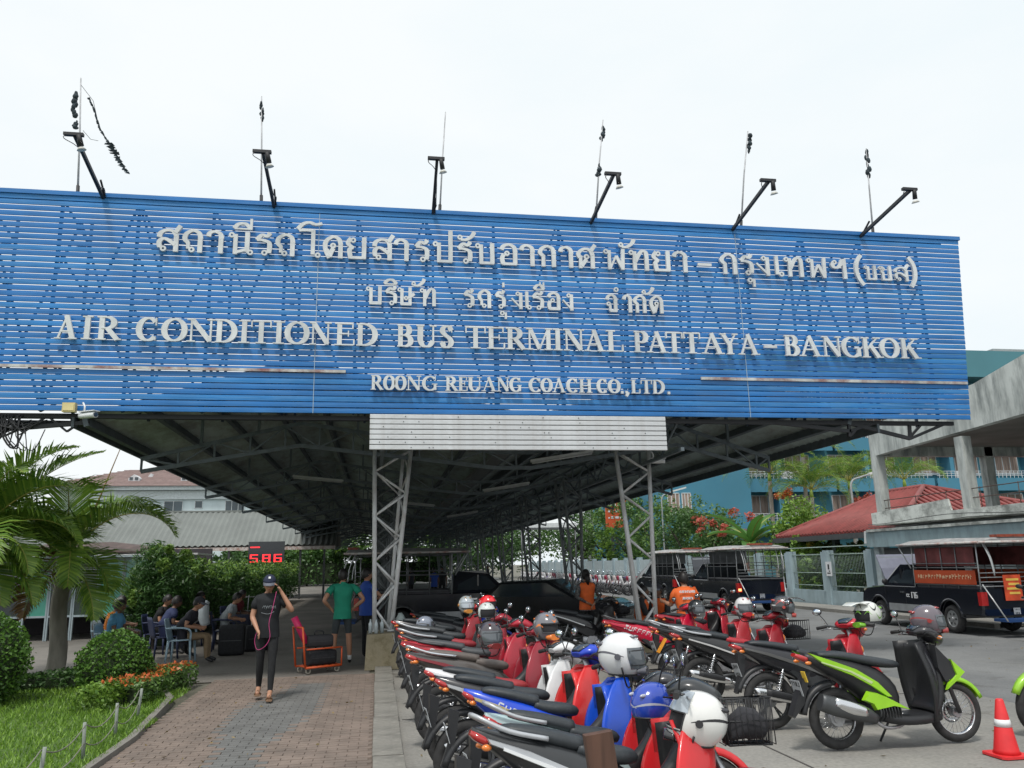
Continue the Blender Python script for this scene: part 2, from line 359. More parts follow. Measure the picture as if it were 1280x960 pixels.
a_ = .19
THAI = {
 'ส': [('s', .82, 0, .82, .72, a_), ('c', [(.1, .62), (.16, .82), (.4, .94), (.68, .9), (.84, .68)]), ('c', [(.14, .2), (.12, .42), (.28, .56), (.5, .5), (.78, .3)]), ('s', .14, .15, .14, .4, .15), ('L', .3, .12, .085), ('c', [(.76, .84), (.86, .98), (.98, 1.16)])],
 'ถ': [('s', .8, 0, .8, .7, a_), ('c', [(.24, .42), (.08, .58), (.14, .82), (.45, .97), (.74, .86), (.82, .6)]), ('s', .24, .15, .24, .46, .14), ('L', .42, .12, .085)],
 'า': [('s', .76, 0, .76, .72, a_), ('c', [(.05, .74), (.12, .9), (.4, .97), (.7, .88), (.8, .65)])],
 'น': [('L', .14, .86, .085), ('s', .3, 0, .3, .9, .17), ('c', [(.3, .08), (.5, .14), (.72, .2), (.84, .12)]), ('s', .78, .12, .78, 1, a_), ('L', .92, .1, .085)],
 'ร': [('c', [(.85, 1.02), (.66, .86), (.4, .92), (.2, .8), (.08, .68)]), ('c', [(.08, .68), (.4, .68), (.78, .58), (.84, .36), (.8, .12)]), ('L', .55, .11, .09), ('s', .82, .1, .82, .48, .15)],
 'โ': [('s', .66, .12, .66, 1.25, .17), ('L', .86, .1, .085), ('c', [(.66, 1.2), (.4, 1.22), (.1, 1.2)]), ('c', [(.04, 1.26), (.25, 1.5), (.5, 1.58), (.75, 1.5), (1, 1.56)])],
 'ด': [('s', .84, 0, .84, .7, a_), ('c', [(.3, 0), (.1, .4), (.12, .75), (.45, .97), (.74, .88), (.86, .6)]), ('s', .26, 0, .2, .4, .13), ('L', .47, .56, .09), ('c', [(.5, .44), (.4, .3), (.3, .05)])],
 'ย': [('L', .3, .86, .085), ('c', [(.2, .95), (.06, .72), (.22, .56), (.34, .52)]), ('c', [(.3, .52), (.14, .42), (.16, .2), (.2, .02)]), ('s', .12, .06, .9, .06, .12), ('s', .82, .03, .82, 1, a_)],
 'ป': [('L', .14, .86, .085), ('s', .3, .03, .3, .92, .17), ('s', .22, .06, .9, .06, .12), ('s', .82, .03, .82, 1.5, a_)],
 'บ': [('L', .14, .86, .085), ('s', .3, .03, .3, .92, .17), ('s', .22, .06, .9, .06, .12), ('s', .82, .03, .82, 1, a_)],
 'อ': [('s', .82, .03, .82, .7, a_), ('c', [(.1, .72), (.2, .9), (.5, .97), (.76, .86), (.84, .6)]), ('s', .12, .06, .9, .06, .12), ('c', [(.18, .05), (.12, .3), (.2, .5)]), ('L', .38, .55, .085)],
 'ก': [('s', .82, 0, .82, .7, a_), ('s', .24, 0, .24, .55, .17), ('c', [(.24, .5), (.06, .66), (.16, .86), (.45, .97), (.74, .88), (.84, .6)])],
 'ศ': [('s', .82, 0, .82, .7, a_), ('s', .2, 0, .2, .6, .16), ('c', [(.16, .5), (.1, .72), (.4, .93), (.7, .86), (.82, .62)]), ('L', .5, .55, .09), ('c', [(.5, .43), (.38, .28), (.24, .1)]), ('c', [(.74, .84), (.84, .98), (.96, 1.14)])],
 'พ': [('L', .1, .86, .085), ('s', .24, 0, .24, .92, .15), ('s', .26, .04, .52, .66, .09), ('s', .52, .66, .78, .04, .15), ('s', .78, .0, .82, 1, .16)],
 'ท': [('L', .1, .86, .085), ('s', .26, 0, .26, .92, .17), ('c', [(.28, .42), (.45, .74), (.62, .94), (.8, .9), (.84, .7)]), ('s', .84, 0, .84, .85, a_)],
 'ง': [('L', .55, .86, .085), ('s', .76, 0, .76, .92, .18), ('s', .76, .06, .08, .6, .09)],
 'เ': [('s', .3, .08, .3, 1, .17), ('L', .68, .11, .09)],
 'ฯ': [('L', .22, .82, .08), ('c', [(.1, .78), (.12, .6), (.35, .55), (.6, .72), (.72, .96)]), ('s', .82, 0, .82, 1, .18)],
 '(': [('c', [(.9, 1.25), (.3, .9), (.12, .5), (.3, .1), (.9, -.28)])], ')': [('c', [(.1, 1.25), (.7, .9), (.88, .5), (.7, .1), (.1, -.28)])],
 'ข': [('L', .12, .86, .085), ('c', [(.22, .92), (.36, .78), (.22, .62), (.34, .5)]), ('s', .3, .03, .3, .56, .17), ('s', .22, .06, .9, .06, .12), ('s', .82, .03, .82, 1, a_)],
 'ษ': [('L', .1, .86, .085), ('s', .24, .03, .24, .92, .17), ('s', .18, .06, .82, .06, .12), ('s', .74, .03, .74, 1, .17), ('L', .5, .4, .08), ('c', [(.6, .42), (.8, .5), (1, .66)])],
 'จ': [('s', .8, .03, .8, .7, a_), ('c', [(.1, .7), (.2, .9), (.5, .97), (.74, .86), (.82, .6)]), ('s', .3, .06, .9, .06, .12), ('s', .34, .06, .34, .4, .13), ('L', .2, .46, .085)],
 'o': [('L', .5, 1.3, .1)],
 'ี': [('c', [(.02, 1.16), (.25, 1.36), (.6, 1.38), (.9, 1.16)]), ('s', .05, 1.15, .95, 1.15, .07), ('s', .9, 1.12, .9, 1.62, .11)],
 'ิ': [('c', [(.05, 1.16), (.3, 1.36), (.65, 1.38), (.95, 1.16)]), ('s', .05, 1.15, .95, 1.15, .07)],
 'ื': [('c', [(.05, 1.16), (.3, 1.36), (.65, 1.38), (.95, 1.16)]), ('s', .05, 1.15, .95, 1.15, .07), ('s', .92, 1.13, .92, 1.56, .08), ('s', .6, 1.36, .6, 1.56, .07)],
 'ั': [('L', .18, 1.22, .08), ('c', [(.22, 1.12), (.5, 1.12), (.8, 1.3), (.92, 1.5)])],
 '่': [('s', .5, 1.2, .5, 1.46, .12)], 'ุ': [('L', .35, -.26, .09), ('s', .8, -.22, .8, -.58, .12)],
}
T1="สa|-3.555|-3.214 ถa|-3.153|-2.845 าa|-2.784|-2.523 นa|-2.461|-2.098 ีb|-2.386|-2.098 รa|-2.035|-1.782 ถa|-1.706|-1.401 โa|-1.388|-1.002 ดa|-0.95|-0.639 ยa|-0.574|-0.246 สa|-0.154|0.177 าa|0.217|0.457 รa|0.551|0.78 ปa|0.847|1.2 ัb|1.254|1.569 รa|1.268|1.514 บa|1.569|1.914 อa|1.997|2.304 าa|2.36|2.613 กa|2.683|2.98 าa|3.051|3.294 ศa|3.351|3.682 พa|3.841|4.249 ัb|4.103|4.41 ทa|4.307|4.66 ยa|4.734|5.061 าa|5.121|5.39 -a|5.571|5.813 กa|6.01|6.316 รa|6.377|6.623 ุc|6.485|6.639 งa|6.67|6.964 เa|7.027|7.214 ทa|7.245|7.607 พa|7.686|8.083 ฯa|8.163|8.467 (a|8.644|8.79 บs|8.822|9.066 ขs|9.115|9.377 สs|9.426|9.722 )a|9.739|9.871"
T2="บa|-0.246|0.015 รa|0.068|0.251 ิb|0.041|0.251 ษa|0.278|0.529 ัb|0.489|0.715 ทa|0.648|0.901 รa|1.372|1.535 ถa|1.616|1.835 รa|1.903|2.068 ่b|1.999|2.081 ุc|1.972|2.095 งa|2.164|2.385 เa|2.413|2.51 รa|2.538|2.733 ืb|2.566|2.747 อa|2.803|3.028 งa|3.056|3.268 จa|3.838|4.039 oa|3.967|4.082 าa|4.154|4.299 กa|4.343|4.561 ัb|4.488|4.707 ดa|4.634|4.868"
T3="A|-4.914|-4.61 I|-4.541|-4.391 R|-4.333|-3.972 C|-3.744|-3.431 O|-3.371|-3.014 N|-2.996|-2.592 D|-2.58|-2.251 I|-2.227|-2.055 T|-2.043|-1.722 I|-1.697|-1.523 O|-1.505|-1.148 N|-1.123|-0.795 E|-0.736|-0.412 D|-0.393|-0.052 B|0.259|0.546 U|0.572|0.915 S|0.968|1.194 T|1.381|1.73 E|1.743|2.055 R|2.069|2.41 M|2.424|2.851 I|2.879|3.032 N|3.06|3.41 A|3.424|3.776 L|3.805|4.104 P|4.297|4.563 A|4.534|4.896 T|4.867|5.181 T|5.188|5.504 A|5.527|5.927 Y|5.882|6.196 A|6.211|6.588 -|6.694|6.922 B|7.075|7.382 A|7.359|7.784 N|7.815|8.174 G|8.19|8.584 K|8.584|8.966 O|8.95|9.31 K|9.35|9.722"
T4="R|-0.146|0.05 O|0.063|0.229 O|0.242|0.409 N|0.422|0.655 G|0.681|0.928 R|1.052|1.256 E|1.269|1.414 U|1.414|1.658 A|1.653|1.893 N|1.906|2.107 G|2.121|2.317 C|2.445|2.649 O|2.649|2.826 A|2.84|3.059 C|3.087|3.273 H|3.294|3.516 C|3.613|3.781 O|3.809|4.001 .|4.02|4.062 ,|4.09|4.147 L|4.203|4.359 T|4.373|4.573 D|4.587|4.794 .|4.845|4.888"
# ================================================================ billboard
SY = 12.82
slatm = mat("blue_slat", (.013, .155, .45), .42, .1, var=.18, scale=1.3, coat=.1, dirt=((.1, .26, .52), .35, 5, (.3, 3, 6)))
slatm2 = mat("blue_slat_faded", (.02, .19, .5), .48, .1, var=.2, scale=1.1, dirt=((.14, .32, .56), .4, 6, (.3, 3, 6)))
letm = mat("letter_white", (.66, .69, .7), .5, var=.1, scale=3, dirt=((.4, .42, .44), .45, 6, (1, 1, .4)))
frm = mat("sign_frame_steel", (.04, .055, .08), .6, .3)
bb = thing("billboard", (0, SY, 4.15), "huge blue slatted sign board with raised white Thai and English lettering", "sign board")
NSL = 37; Z0, Z1 = 4.15, 7.66; pit_ = (Z1-Z0)/NSL
XL = -7.6
for i in range(NSL):
    z = Z0+i*pit_; xr = 10.64+.3*i/NSL; gap = .0088 if i < NSL-1 else -.02
    if i in (2, 5, 10): gap = .006
    mb = MB(); sag = R.uniform(-.002, .002); dy = R.uniform(-.004, .004)
    H = pit_-gap
    # slat profile: flat face with a lip turned back at top and bottom, run in five lengths that wave slightly
    P = []
    for k in range(9):
        x = XL+(xr-XL)*k/8; w = R.uniform(-.0025, .0025)
        P.append([(x, dy+.012, z+w), (x, dy, z+w+.006), (x, dy-.002, z+w+H*.5), (x, dy, z+w+H-.006), (x, dy+.012, z+w+H), (x, dy+.006, z+w+H-.012), (x, dy+.006, z+w+.012)])
    P = [[(p[0]-0, p[1], p[2]-4.15) for p in r] for r in P]
    mb.rings(P, 0, False); mb.build("slat", slatm if R.random() < .7 else slatm2, bb)
tb = MB().bb(XL, 10.96, -.03, .09, Z1-4.15-.01, Z1-4.15+.06); tb.build("top_trim", slatm, bb)
# frame behind the slats: two layers of posts with diagonals
fb = MB()
zt = Z1-4.15-.06
xs = [XL+.2+i*1.16 for i in range(16)]
for i, x in enumerate(xs):
    if x > 10.7: break
    fb.bb(x, x+.045, .03, .08, .0, zt)
    x2 = x+.17
    fb.bb(x2, x2+.04, .85, .9, .0, zt)
    for q in range(4): # lacing between front and back chords
        za, zb = zt*q/4, zt*(q+1)/4
        fb.beam((x+.02, .06, za), (x2+.02, .87, (za+zb)/2), .03); fb.beam((x2+.02, .87, (za+zb)/2), (x+.02, .06, zb), .03)
for x in xs[::2]:
    if x+2.3 > 10.7: break
    fb.beam((x, .1, .05), (x+1.16, .1, zt), .035); fb.beam((x+1.16, .1, zt), (x+2.32, .1, .05), .035)
    fb.beam((x, .93, zt), (x+1.16, .93, .05), .035); fb.beam((x+1.16, .93, .05), (x+2.32, .93, zt), .035)
for z in (.03, zt-.03): fb.bb(XL, 10.6, .05, .1, z, z+.05, 0); fb.bb(XL, 10.6, .85, .9, z, z+.05, 0)
fb.build("frame", frm, bb)
def put_text(s, zb, h, tbl):
    for t in s.split():
        g, a, b = t.split('|'); a, b = float(a), float(b); w_ = (b-a)*.03; a -= w_; b += w_
        key = g[0]; small = len(g) > 1 and g[1] == 's'
        st = tbl.get(key)
        if st is None: continue
        hh = h*.74 if small else h
        d = .5 if key in 'ุ' else 0
        glyph(st, a, b, zb-4.15, hh, -.05, .045, .2 if tbl is THAI else .24, .105 if tbl is THAI else .075).build("letter", letm, bb)
THAI['-'] = LAT['-']
put_text(T1, 6.74, .385, THAI); put_text(T2, 5.96, .315, THAI); put_text(T3, 5.25, .378, LAT); put_text(T4, 4.525, .24, LAT)
barm = mat("bare_strip", (.5, .5, .48), .5, .3, var=.35, scale=4, dirt=((.22, .06, .05), .9, 3, (.7, 1, 1)))
MB().bb(-7.0, -.55, -.035, -.005, .66, .705).build("strip", barm, bb); MB().bb(5.49, 10.66, -.035, -.005, .65, .7).build("strip", barm, bb)
for i in range(2):
    x = (-1.05, 6.35)[i]
    MB().bb(x, x+.012, -.008, -.003, 0, 3.4).build("stain", mat("pale_drip", (.3, .42, .55), .6), bb)
# white lower panel of seven boards
wp = thing("lower_panel", (2.32, SY-.03, 3.56), "white corrugated board panel of seven strips hanging under the middle of the blue sign", "panel")
wm = mat("panel_white", (.62, .64, .66), .4, .2, var=.08, scale=2, dirt=((.4, .38, .36), .3, 9, (1, 1, 1)))
me = MB().rings([[(x, 0, .002), (x, -.012, .012), (x, -.012, .068), (x, 0, .078), (x, .012, .07), (x, .012, .008)] for x in (-2.47, 2.47)], 0, False).mesh("board", wm)
rv = MB()
for i in range(7): link("board", me, wp, (0, R.uniform(-.003, .003), i*.0835), (0, R.uniform(-.0006, .0006), 0))
for i in range(34):
    x = R.uniform(-2.4, 2.4); rv.cyl((x, -.02, .04+.0835*(i % 7)), (x, -.005, .04+.0835*(i % 7)), .009, n=6)
rv.build("rivets", dkmetal, wp)['kind'] = 'stuff'
MB().bb(-2.46, 2.46, .03, .07, .02, .57).build("backing", frm, wp)
# lamp arms on top
armm = mat("lamp_arm", (.02, .022, .026), .6, 0)
cols = ["leftmost spotlight arm on the blue sign, beside the long torn flag", "second spotlight arm from the left on top of the blue sign", "third spotlight arm from the left, standing almost upright on the sign top", "spotlight arm on the sign top above the word TERMINAL, leaning right", "second spotlight arm from the right on top of the blue sign", "rightmost spotlight arm on top of the blue sign near its right end"]
for i, (x, dy, dz) in enumerate([(-4.45, 1.35, .26), (-1.79, 1.4, .14), (.85, 1.0, .42), (3.65, 1.45, .1), (6.32, 1.45, .15), (8.88, 1.5, .12)]):
    t = thing("spotlight_arm", (x, SY, 7.72), cols[i], "spotlight", "spotlights along the top of the sign")
    MB().beam((0, .1, -.1), (0, -dy, dz), .045, .055).build("arm", armm, t)
    MB().bb(-.15, .12, -dy-.04, -dy+.02, dz-.01, dz+.035).build("cross_bar", armm, t)
    h = MB(); h.cyl((.06, -dy-.03, dz), (.09, -dy+.02, dz-.15), .034, .04, 10)
    hd = h.build("lamp_head", armm, t)
    MB().tube([(.09, -dy+.022, dz-.172), (.1, -dy+.03, dz-.21)], [.04, .066], 12).build("lamp_rim", mat("lamp_rim_white", (.6, .6, .56), .4), hd)
    MB().tube(cr_pts([(0, .1, -.05), (.05, -.15, .02), (.03, -.35, -.02), (0, -dy*.8, dz*.8-.04), (-.14, -dy-.02, dz-.06), (-.1, -dy, dz+.01)], 5), .007, 4).build("cable", dkmetal, t)
    MB().beam((.03, .05, -.1), (.03, -.28, .1), .025).build("brace", armm, t)
# flagpoles
polm = mat("pole_white", (.42, .43, .45), .5, .2, var=.3, scale=8); ragm = mat("flag_rag", (.03, .045, .055), .9, var=.5, scale=12)
plab = ["leftmost thin flagpole on the sign top with a long torn black flag trailing right", "thin flagpole with a small dark rag, second from left on the sign", "bare white flagpole without any flag on the sign top, third from left", "thin flagpole above the word TERMINAL with a dark rag knotted halfway up", "thin flagpole with bunched dark rag at its tip, second from right on the sign", "rightmost thin flagpole on the sign with a narrow dark rag wound round its top"]
pdat = [(-4.87, -.15, 2.03, [(.02, 1.7, .5), (.3, 1.0, .45)]), (-2.01, -.09, 1.93, [(0, 1.72, .3)]), (.97, .11, 1.88, []), (3.76, .24, 1.95, [(0, 1.75, .25), (-.02, 1.0, .2)]), (6.53, .33, 1.93, [(.03, 1.75, .34)]), (9.22, .09, 1.74, [(0, 1.5, .5)])]
for i, (x, lx, h, rags) in enumerate(pdat):
    t = thing("flagpole", (x, SY+.1, 7.72), plab[i], "flagpole", "flagpoles along the top of the sign")
    MB().tube([(0, 0, -.1), (lx*.5, 0, h*.55), (lx, 0, h+.08)], [.018, .014, .01], 6).build("pole", polm, t)
    MB().cyl((0, 0, -.1), (lx*.1, 0, .16), .028, n=8).build("socket", armm, t)
    rb = MB(); rn = random.Random(i)
    if i == 0: # long torn pennant
        P = [(.0, 1.75), (.1, 1.55), (.22, 1.2), (.38, .95), (.5, .75), (.62, .55), (.72, .42)]
        for k in range(len(P)-1):
            a, b = P[k], P[k+1]; wd = (.02, .015, .02, .07, .05, .04)[k]
            for q in range(5):
                u0_, u1_ = q/5, (q+1)/5; f = lambda u: (a[0]+(b[0]-a[0])*u, a[1]+(b[1]-a[1])*u)
                p, q2 = f(u0_), f(u1_); w0, w1 = wd*rn.uniform(.3, 1.3), wd*rn.uniform(.3, 1.3)
                rb.add([(p[0]-w0, .02*math.sin(q*2), p[1]), (p[0]+w0, -.01, p[1]+.01), (q2[0]+w1, .015, q2[1]), (q2[0]-w1, -.02, q2[1])], [(0, 1, 2, 3)])
        rb.tube([(lx, 0, 2.0), (.1-.02, 0, 1.7), (.22, 0, 1.2)], .004, 4); rb.tube([(-.03, 0, 1.15), (.1, 0, 1.0), (.22, 0, .98)], .004, 4)
        rags = [(-.1, 1.62, .4), (-.07, 1.25, .12)]
    for rx, rz, ln in rags:
        for k in range(9):
            z = rz-ln/2+ln*k/8; cx = lx*z/h+rx; w0, w1 = rn.uniform(.012, .055), rn.uniform(.012, .05)
            rb.ell((cx+rn.uniform(-.015, .03), rn.uniform(-.01, .02), z), (w0, w1, ln*.09+.02), nu=6, nv=4)
    if rb.v: rb.build("flag_rag", ragm, t)
# yellow lamp box and camera at the sign's lower left
lb = thing("junction_box", (-4.6, SY-.09, 4.12), "small cream box fixed under the lower left edge of the blue sign", "box")
MB().bb(-.09, .09, -.05, .05, -.01, .13).build("housing", mat("cream_plastic", (.62, .52, .24), .5), lb); MB().bb(-.075, .075, -.058, -.051, .01, .11).build("lid", mat("cream_lid", (.7, .6, .3), .4), lb)
def cctv(x, y, z, lab, rz):
    t = thing("security_camera", (x, y, z), lab, "camera", rz=rz)
    MB().loft([(-.13, 0, 0, .045, .04), (.02, 0, 0, .05, .045), (.16, 0, 0, .05, .045)], n=10).build("housing", white, t)
    MB().box((.03, 0, .055), (.3, .12, .012)).build("sun_shield", white, t)
    MB().cyl((.16, 0, 0), (.172, 0, 0), .036).build("lens", glassm, t); MB().tube([(-.06, 0, .06), (-.06, 0, .14), (-.1, 0, .2)], .014).build("bracket", white, t)
cctv(-4.28, SY-.28, 4.03, "white security camera hanging beneath the lower left corner of the blue sign", -.5)
cctv(5.35, 14.9, 3.65, "grey security camera on top of the right front lattice post", -.2)
# ================================================================ canopy
cn = thing("bus_canopy", (0, 0, 0), "long dark steel bus terminal canopy with a double pitched corrugated roof behind the blue sign", "canopy")
shm = mat("roof_sheet", (.42, .5, .48), .55, 0, var=.2, scale=.8, stretch=(1, .15, 1), dirt=((.1, .06, .04), .5, 2.5, (1, .4, 1)))
stl = mat("canopy_steel", (.13, .16, .18), .5, 0, var=.2)
stl2 = mat("canopy_steel_dark", (.09, .11, .125), .6, 0, var=.2)
PROF = [(-4.65, 4.05), (-1.35, 5.08), (2.56, 4.15), (5.85, 5.08), (8.9, 4.05)]
Y0c, Y1c = 12.96, 85
def roofz(x):
    for (a, za), (b, zb) in zip(PROF, PROF[1:]):
        if a <= x <= b: return za+(zb-za)*(x-a)/(b-a)
    return 4
for (a, za), (b, zb) in zip(PROF, PROF[1:]):
    mb = MB(); n = int((Y1c-Y0c)/.25); P = []
    for i in range(n*2+1):
        y = Y0c+i*.125; dz = .045 if i % 2 else 0
        P.append((y, dz))
    vs = []; fs = []
    for y, dz in P: vs += [(a, y, za+dz), (b, y, zb+dz)]
    for i in range(len(P)-1): fs.append((2*i, 2*i+1, 2*i+3, 2*i+2))
    mb.add(vs, fs); o = mb.build("roof_sheet", shm, cn)
# purlins running the length of the roof
pf = []
for (a, za), (b, zb) in zip(PROF, PROF[1:]):
    for k in range(4): 
        x = a+(b-a)*(k+.25)/4; MB().box((x, (Y0c+Y1c)/2, roofz(x)-.1), (.07, Y1c-Y0c, .16), ry=-math.atan2(zb-za, b-a)).build("purlin", stl2, cn)
for x in (-4.62, 8.87): MB().box((x, (Y0c+Y1c)/2, 4.0), (.04, Y1c-Y0c, .16)).build("eave_beam", stl2, cn)
MB().box((2.56, (Y0c+Y1c)/2, 4.06), (.34, Y1c-Y0c, .1)).build("valley_gutter", mat("gutter", (.2, .21, .21), .6, .3), cn)
# trusses: top and bottom chords, web members
def truss(y, fine):
    t = bpy.data.objects.new("truss", None); C.objects.link(t); t.parent = cn; t.location = (0, y, 0)
    top = [(-4.2, 3.72), (-1.45, 4.4), (2.2, 3.86), (2.92, 3.86), (5.9, 4.42), (7.85, 3.76)]
    bot = [(-4.2, 3.5), (-1.45, 3.98), (2.2, 3.56), (2.92, 3.56), (5.9, 4.02), (7.85, 3.5)]
    top[0] = (-4.22, 3.72)
    for nm, L in (("top_chord", top), ("bottom_chord", bot)):
        m = MB()
        for p, q in zip(L, L[1:]): m.beam((p[0], 0, p[1]), (q[0], 0, q[1]), .05, .07)
        link(nm, m.mesh(nm, stl), t)
    def zz(L, x):
        for p, q in zip(L, L[1:]):
            if p[0] <= x <= q[0]: return p[1]+(q[1]-p[1])*(x-p[0])/(q[0]-p[0])
        return L[-1][1]
    m = MB(); x = -4.2; i = 0
    while x < 7.85:
        xn = min(x+.62, 7.85)
        m.beam((x, 0, zz(bot, x)), (x, 0, zz(top, x)), .035)
        if i % 2: m.beam((x, .0, zz(bot, x)+.01), (xn, .0, zz(top, xn)), .03)
        else: m.beam((x, .0, zz(top, x)), (xn, 0, zz(bot, xn)+.01), .03)
        x = xn; i += 1
        if x >= 7.85: break
    m.beam((7.85, 0, 3.5), (7.85, 0, 3.8), .04)
    for xx in (-3.2, -2.2, -.4, .8, 1.8, 3.6, 4.8, 7): m.beam((xx, 0, zz(top, xx)), (xx, 0, roofz(xx)-.03), .05) 
    link("web", m.mesh("web", stl), t)
    return t
t0 = truss(15.2, 1)
kid0 = [o for o in bpy.data.objects if o.parent == t0]
for i in range(1, 13):
    t = t0.copy(); C.objects.link(t); t.location = (0, 15.2+5.6*i, 0)
    for k in kid0:
        c = k.copy(); C.objects.link(c); c.parent = t
# longitudinal lattice girders over the columns and the diagonal trusses seen in the valley
for xx, nm in ((.05, 0), (5.15, 1)):
    m = MB(); y = 13.0
    m.beam((xx, 13, 3.62), (xx, 82, 3.62), .06); m.beam((xx, 13, 4.2), (xx, 82, 4.2), .06)
    i = 0
    while y < 81.5: m.beam((xx, y, 3.62 if i % 2 else 4.2), (xx, y+1.12, 4.2 if i % 2 else 3.62), .035); y += 1.12; i += 1
    m.build("long_girder", stl, cn)
lm = mat("tube_light_housing", (.5, .52, .52), .4, var=.1)
for x, y, z, rz in ((3.5, 15.15, 3.74, -.02), (3.3, 20.8, 3.7, .0), (1.2, 26.4, 3.7, .1), (3.3, 32, 3.7, 0), (-1.5, 20.75, 3.92, 0)):
    q = MB(); q.box((0, 0, .03), (1.25, .09, .05)); q.cyl((-.6, 0, -.015), (.6, 0, -.015), .016, n=8)
    o = q.build("tube_light", lm, cn); o.location = (x, y-.09, z); o.rotation_euler = (0, -.155 if x > 2.9 else .1, rz)
# sign outriggers under the board beyond the eaves
m = MB(); 
for x0, x1, xm in ((8.2, 10.3, 9.5), (6.6, 8.9, 8.3)):
    m.beam((x0, 13.0, 4.12), (xm, 13.0, 3.82 if x0 > 8 else 3.95), .06); m.beam((xm, 13.0, 3.82 if x0 > 8 else 3.95), (x1, 13.0, 4.12), .05); m.beam((xm, 13, 3.85), (xm+.02, 13, 4.12), .05); m.beam((xm, 13, 3.85), (xm+.3, 13, 4.12), .04)
m.beam((-7.6, 13.0, 4.1), (10.4, 13.0, 4.1), .07); m.beam((-7.6, 13.6, 4.1), (-4.5, 13.1, 4.0), .08); m.beam((-5.7, 12.95, 4.1), (-5.7, 12.95, 3.62), .09)
m.beam((-6.3, 13, 3.82), (-4.4, 13, 4.0), .06); m.beam((-7.6, 13, 3.8), (-6.3, 13, 3.82), .06)
x = -7.4
while x < -4.6: m.beam((x, 13, 4.1), (x+.3, 13, 3.86), .03); m.beam((x+.3, 13, 3.86), (x+.6, 13, 4.1), .03); x += .6
m.build("outrigger", armm, cn)
# loose wires at the lower left corner
m = MB(); rn = random.Random(3)
for k in range(34):
    x = -5.75+rn.uniform(-.35, .5); z = 4.1; ln = rn.uniform(.15, .55); P = [(x, 12.93, z), (x+rn.uniform(-.12, .12), 12.9, z-ln*.6), (x+rn.uniform(-.25, .25), 12.92, z-ln), (x+rn.uniform(-.1, .4), 12.94, z-ln*.4)]
    m.tube(cr_pts(P, 4), rn.uniform(.006, .014), 4)
tag(m.build("loose_wires", black), "tangle of loose black cables hanging from the sign's lower left corner", "cables")
# lattice columns: two rows, front pair is silver and stands on concrete blocks
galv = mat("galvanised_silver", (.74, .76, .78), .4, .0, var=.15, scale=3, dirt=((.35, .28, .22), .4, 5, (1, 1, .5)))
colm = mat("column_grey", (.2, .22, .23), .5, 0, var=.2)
def column(x, y, mir, m_, lab, grp, base, det=True):
    t = thing("lattice_column", (x, y, 0), lab, "column", grp)
    s = -1 if mir else 1
    zb = base; zt_ = 3.9
    A0, A1 = (-.03*s, 0), (-.08*s, 0)      # vertical chord bottom / top (x)
    B0, B1 = (.27*s, 0), (.6*s, 0)
    ch = [((A0[0], 0, zb), (A1[0], 0, zt_)), ((B0[0], 0, zb), (B1[0], 0, zt_)), ((B0[0]-.06*s, .3, zb), (B1[0]-.13*s, .42, zt_))]
    r = .042
    for p, q in ch:
        MB().cyl(p, q, r if p is not ch[2][0] else .034, n=10).build("chord", m_, t)
    n = 8; mb = MB()
    f = lambda c, u: Vector(c[0]).lerp(Vector(c[1]), u)
    for i in range(n):
        u0_, u1_ = i/n, (i+1)/n
        a, b = (ch[0], ch[1]) if i % 2 else (ch[1], ch[0])
        MB().cyl(f(a, u0_), f(b, u1_), .022, n=8).build("brace", m_, t)
    for i in range(n):
        a, b = (ch[1], ch[2]) if i % 2 else (ch[2], ch[1]); mb.cyl(f(a, i/n), f(b, (i+1)/n), .016, n=6)
        a, b = (ch[0], ch[2]) if i % 2 else (ch[2], ch[0]); mb.cyl(f(a, i/n), f(b, (i+1)/n), .016, n=6)
    mb.build("side_lacing", m_, t)
    for c in ch: MB().box(Vector(c[0])+Vector((0, 0, .01)), (.14, .14, .025)).build("foot_plate", m_, t)
    return t
cL = column(0.0, 15.2, False, galv, "silver lattice column at the left front of the canopy, standing on a stained concrete block", "front lattice columns", .62)
cR = column(5.22, 15.2, True, galv, "silver lattice column at the right front of the canopy, between the orange vested men", "front lattice columns", .5)
blkm = mat("stained_block", (.33, .29, .2), .9, var=.3, scale=4, bump=.4, dirt=((.12, .1, .05), .7, 4, (1, 1, 1)))
for x, w, lab in ((.12, .62, "stained concrete block under the left silver lattice column"), (5.1, .6, "concrete block under the right silver lattice column")):
    b = MB().rings([[(-w/2, -.35, 0), (w/2, -.35, 0), (w/2, .5, 0), (-w/2, .5, 0)], [(-w/2+.03, -.33, .59 if x < 1 else .47), (w/2-.03, -.33, .61 if x < 1 else .49), (w/2-.03, .5, .61 if x < 1 else .49), (-w/2+.03, .5, .6 if x < 1 else .48)]], 0, False).build("concrete_block", blkm)
    b.location = (x, 15.2, 0); tag(b, lab, "concrete block")
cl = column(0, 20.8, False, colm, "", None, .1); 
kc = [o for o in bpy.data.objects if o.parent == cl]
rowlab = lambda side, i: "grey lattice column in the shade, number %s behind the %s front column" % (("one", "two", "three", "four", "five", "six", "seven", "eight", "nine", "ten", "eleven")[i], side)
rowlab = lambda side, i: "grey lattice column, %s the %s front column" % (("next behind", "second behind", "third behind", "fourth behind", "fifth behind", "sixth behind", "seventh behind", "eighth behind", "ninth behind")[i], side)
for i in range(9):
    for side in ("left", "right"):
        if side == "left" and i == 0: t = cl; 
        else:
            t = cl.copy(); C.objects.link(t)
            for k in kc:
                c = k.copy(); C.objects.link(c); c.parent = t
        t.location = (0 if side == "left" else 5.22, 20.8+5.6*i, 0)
        t.rotation_euler = (0, 0, 0 if side == "left" else PI); tag(t, rowlab(side, i), "column", "lattice columns receding under the canopy")
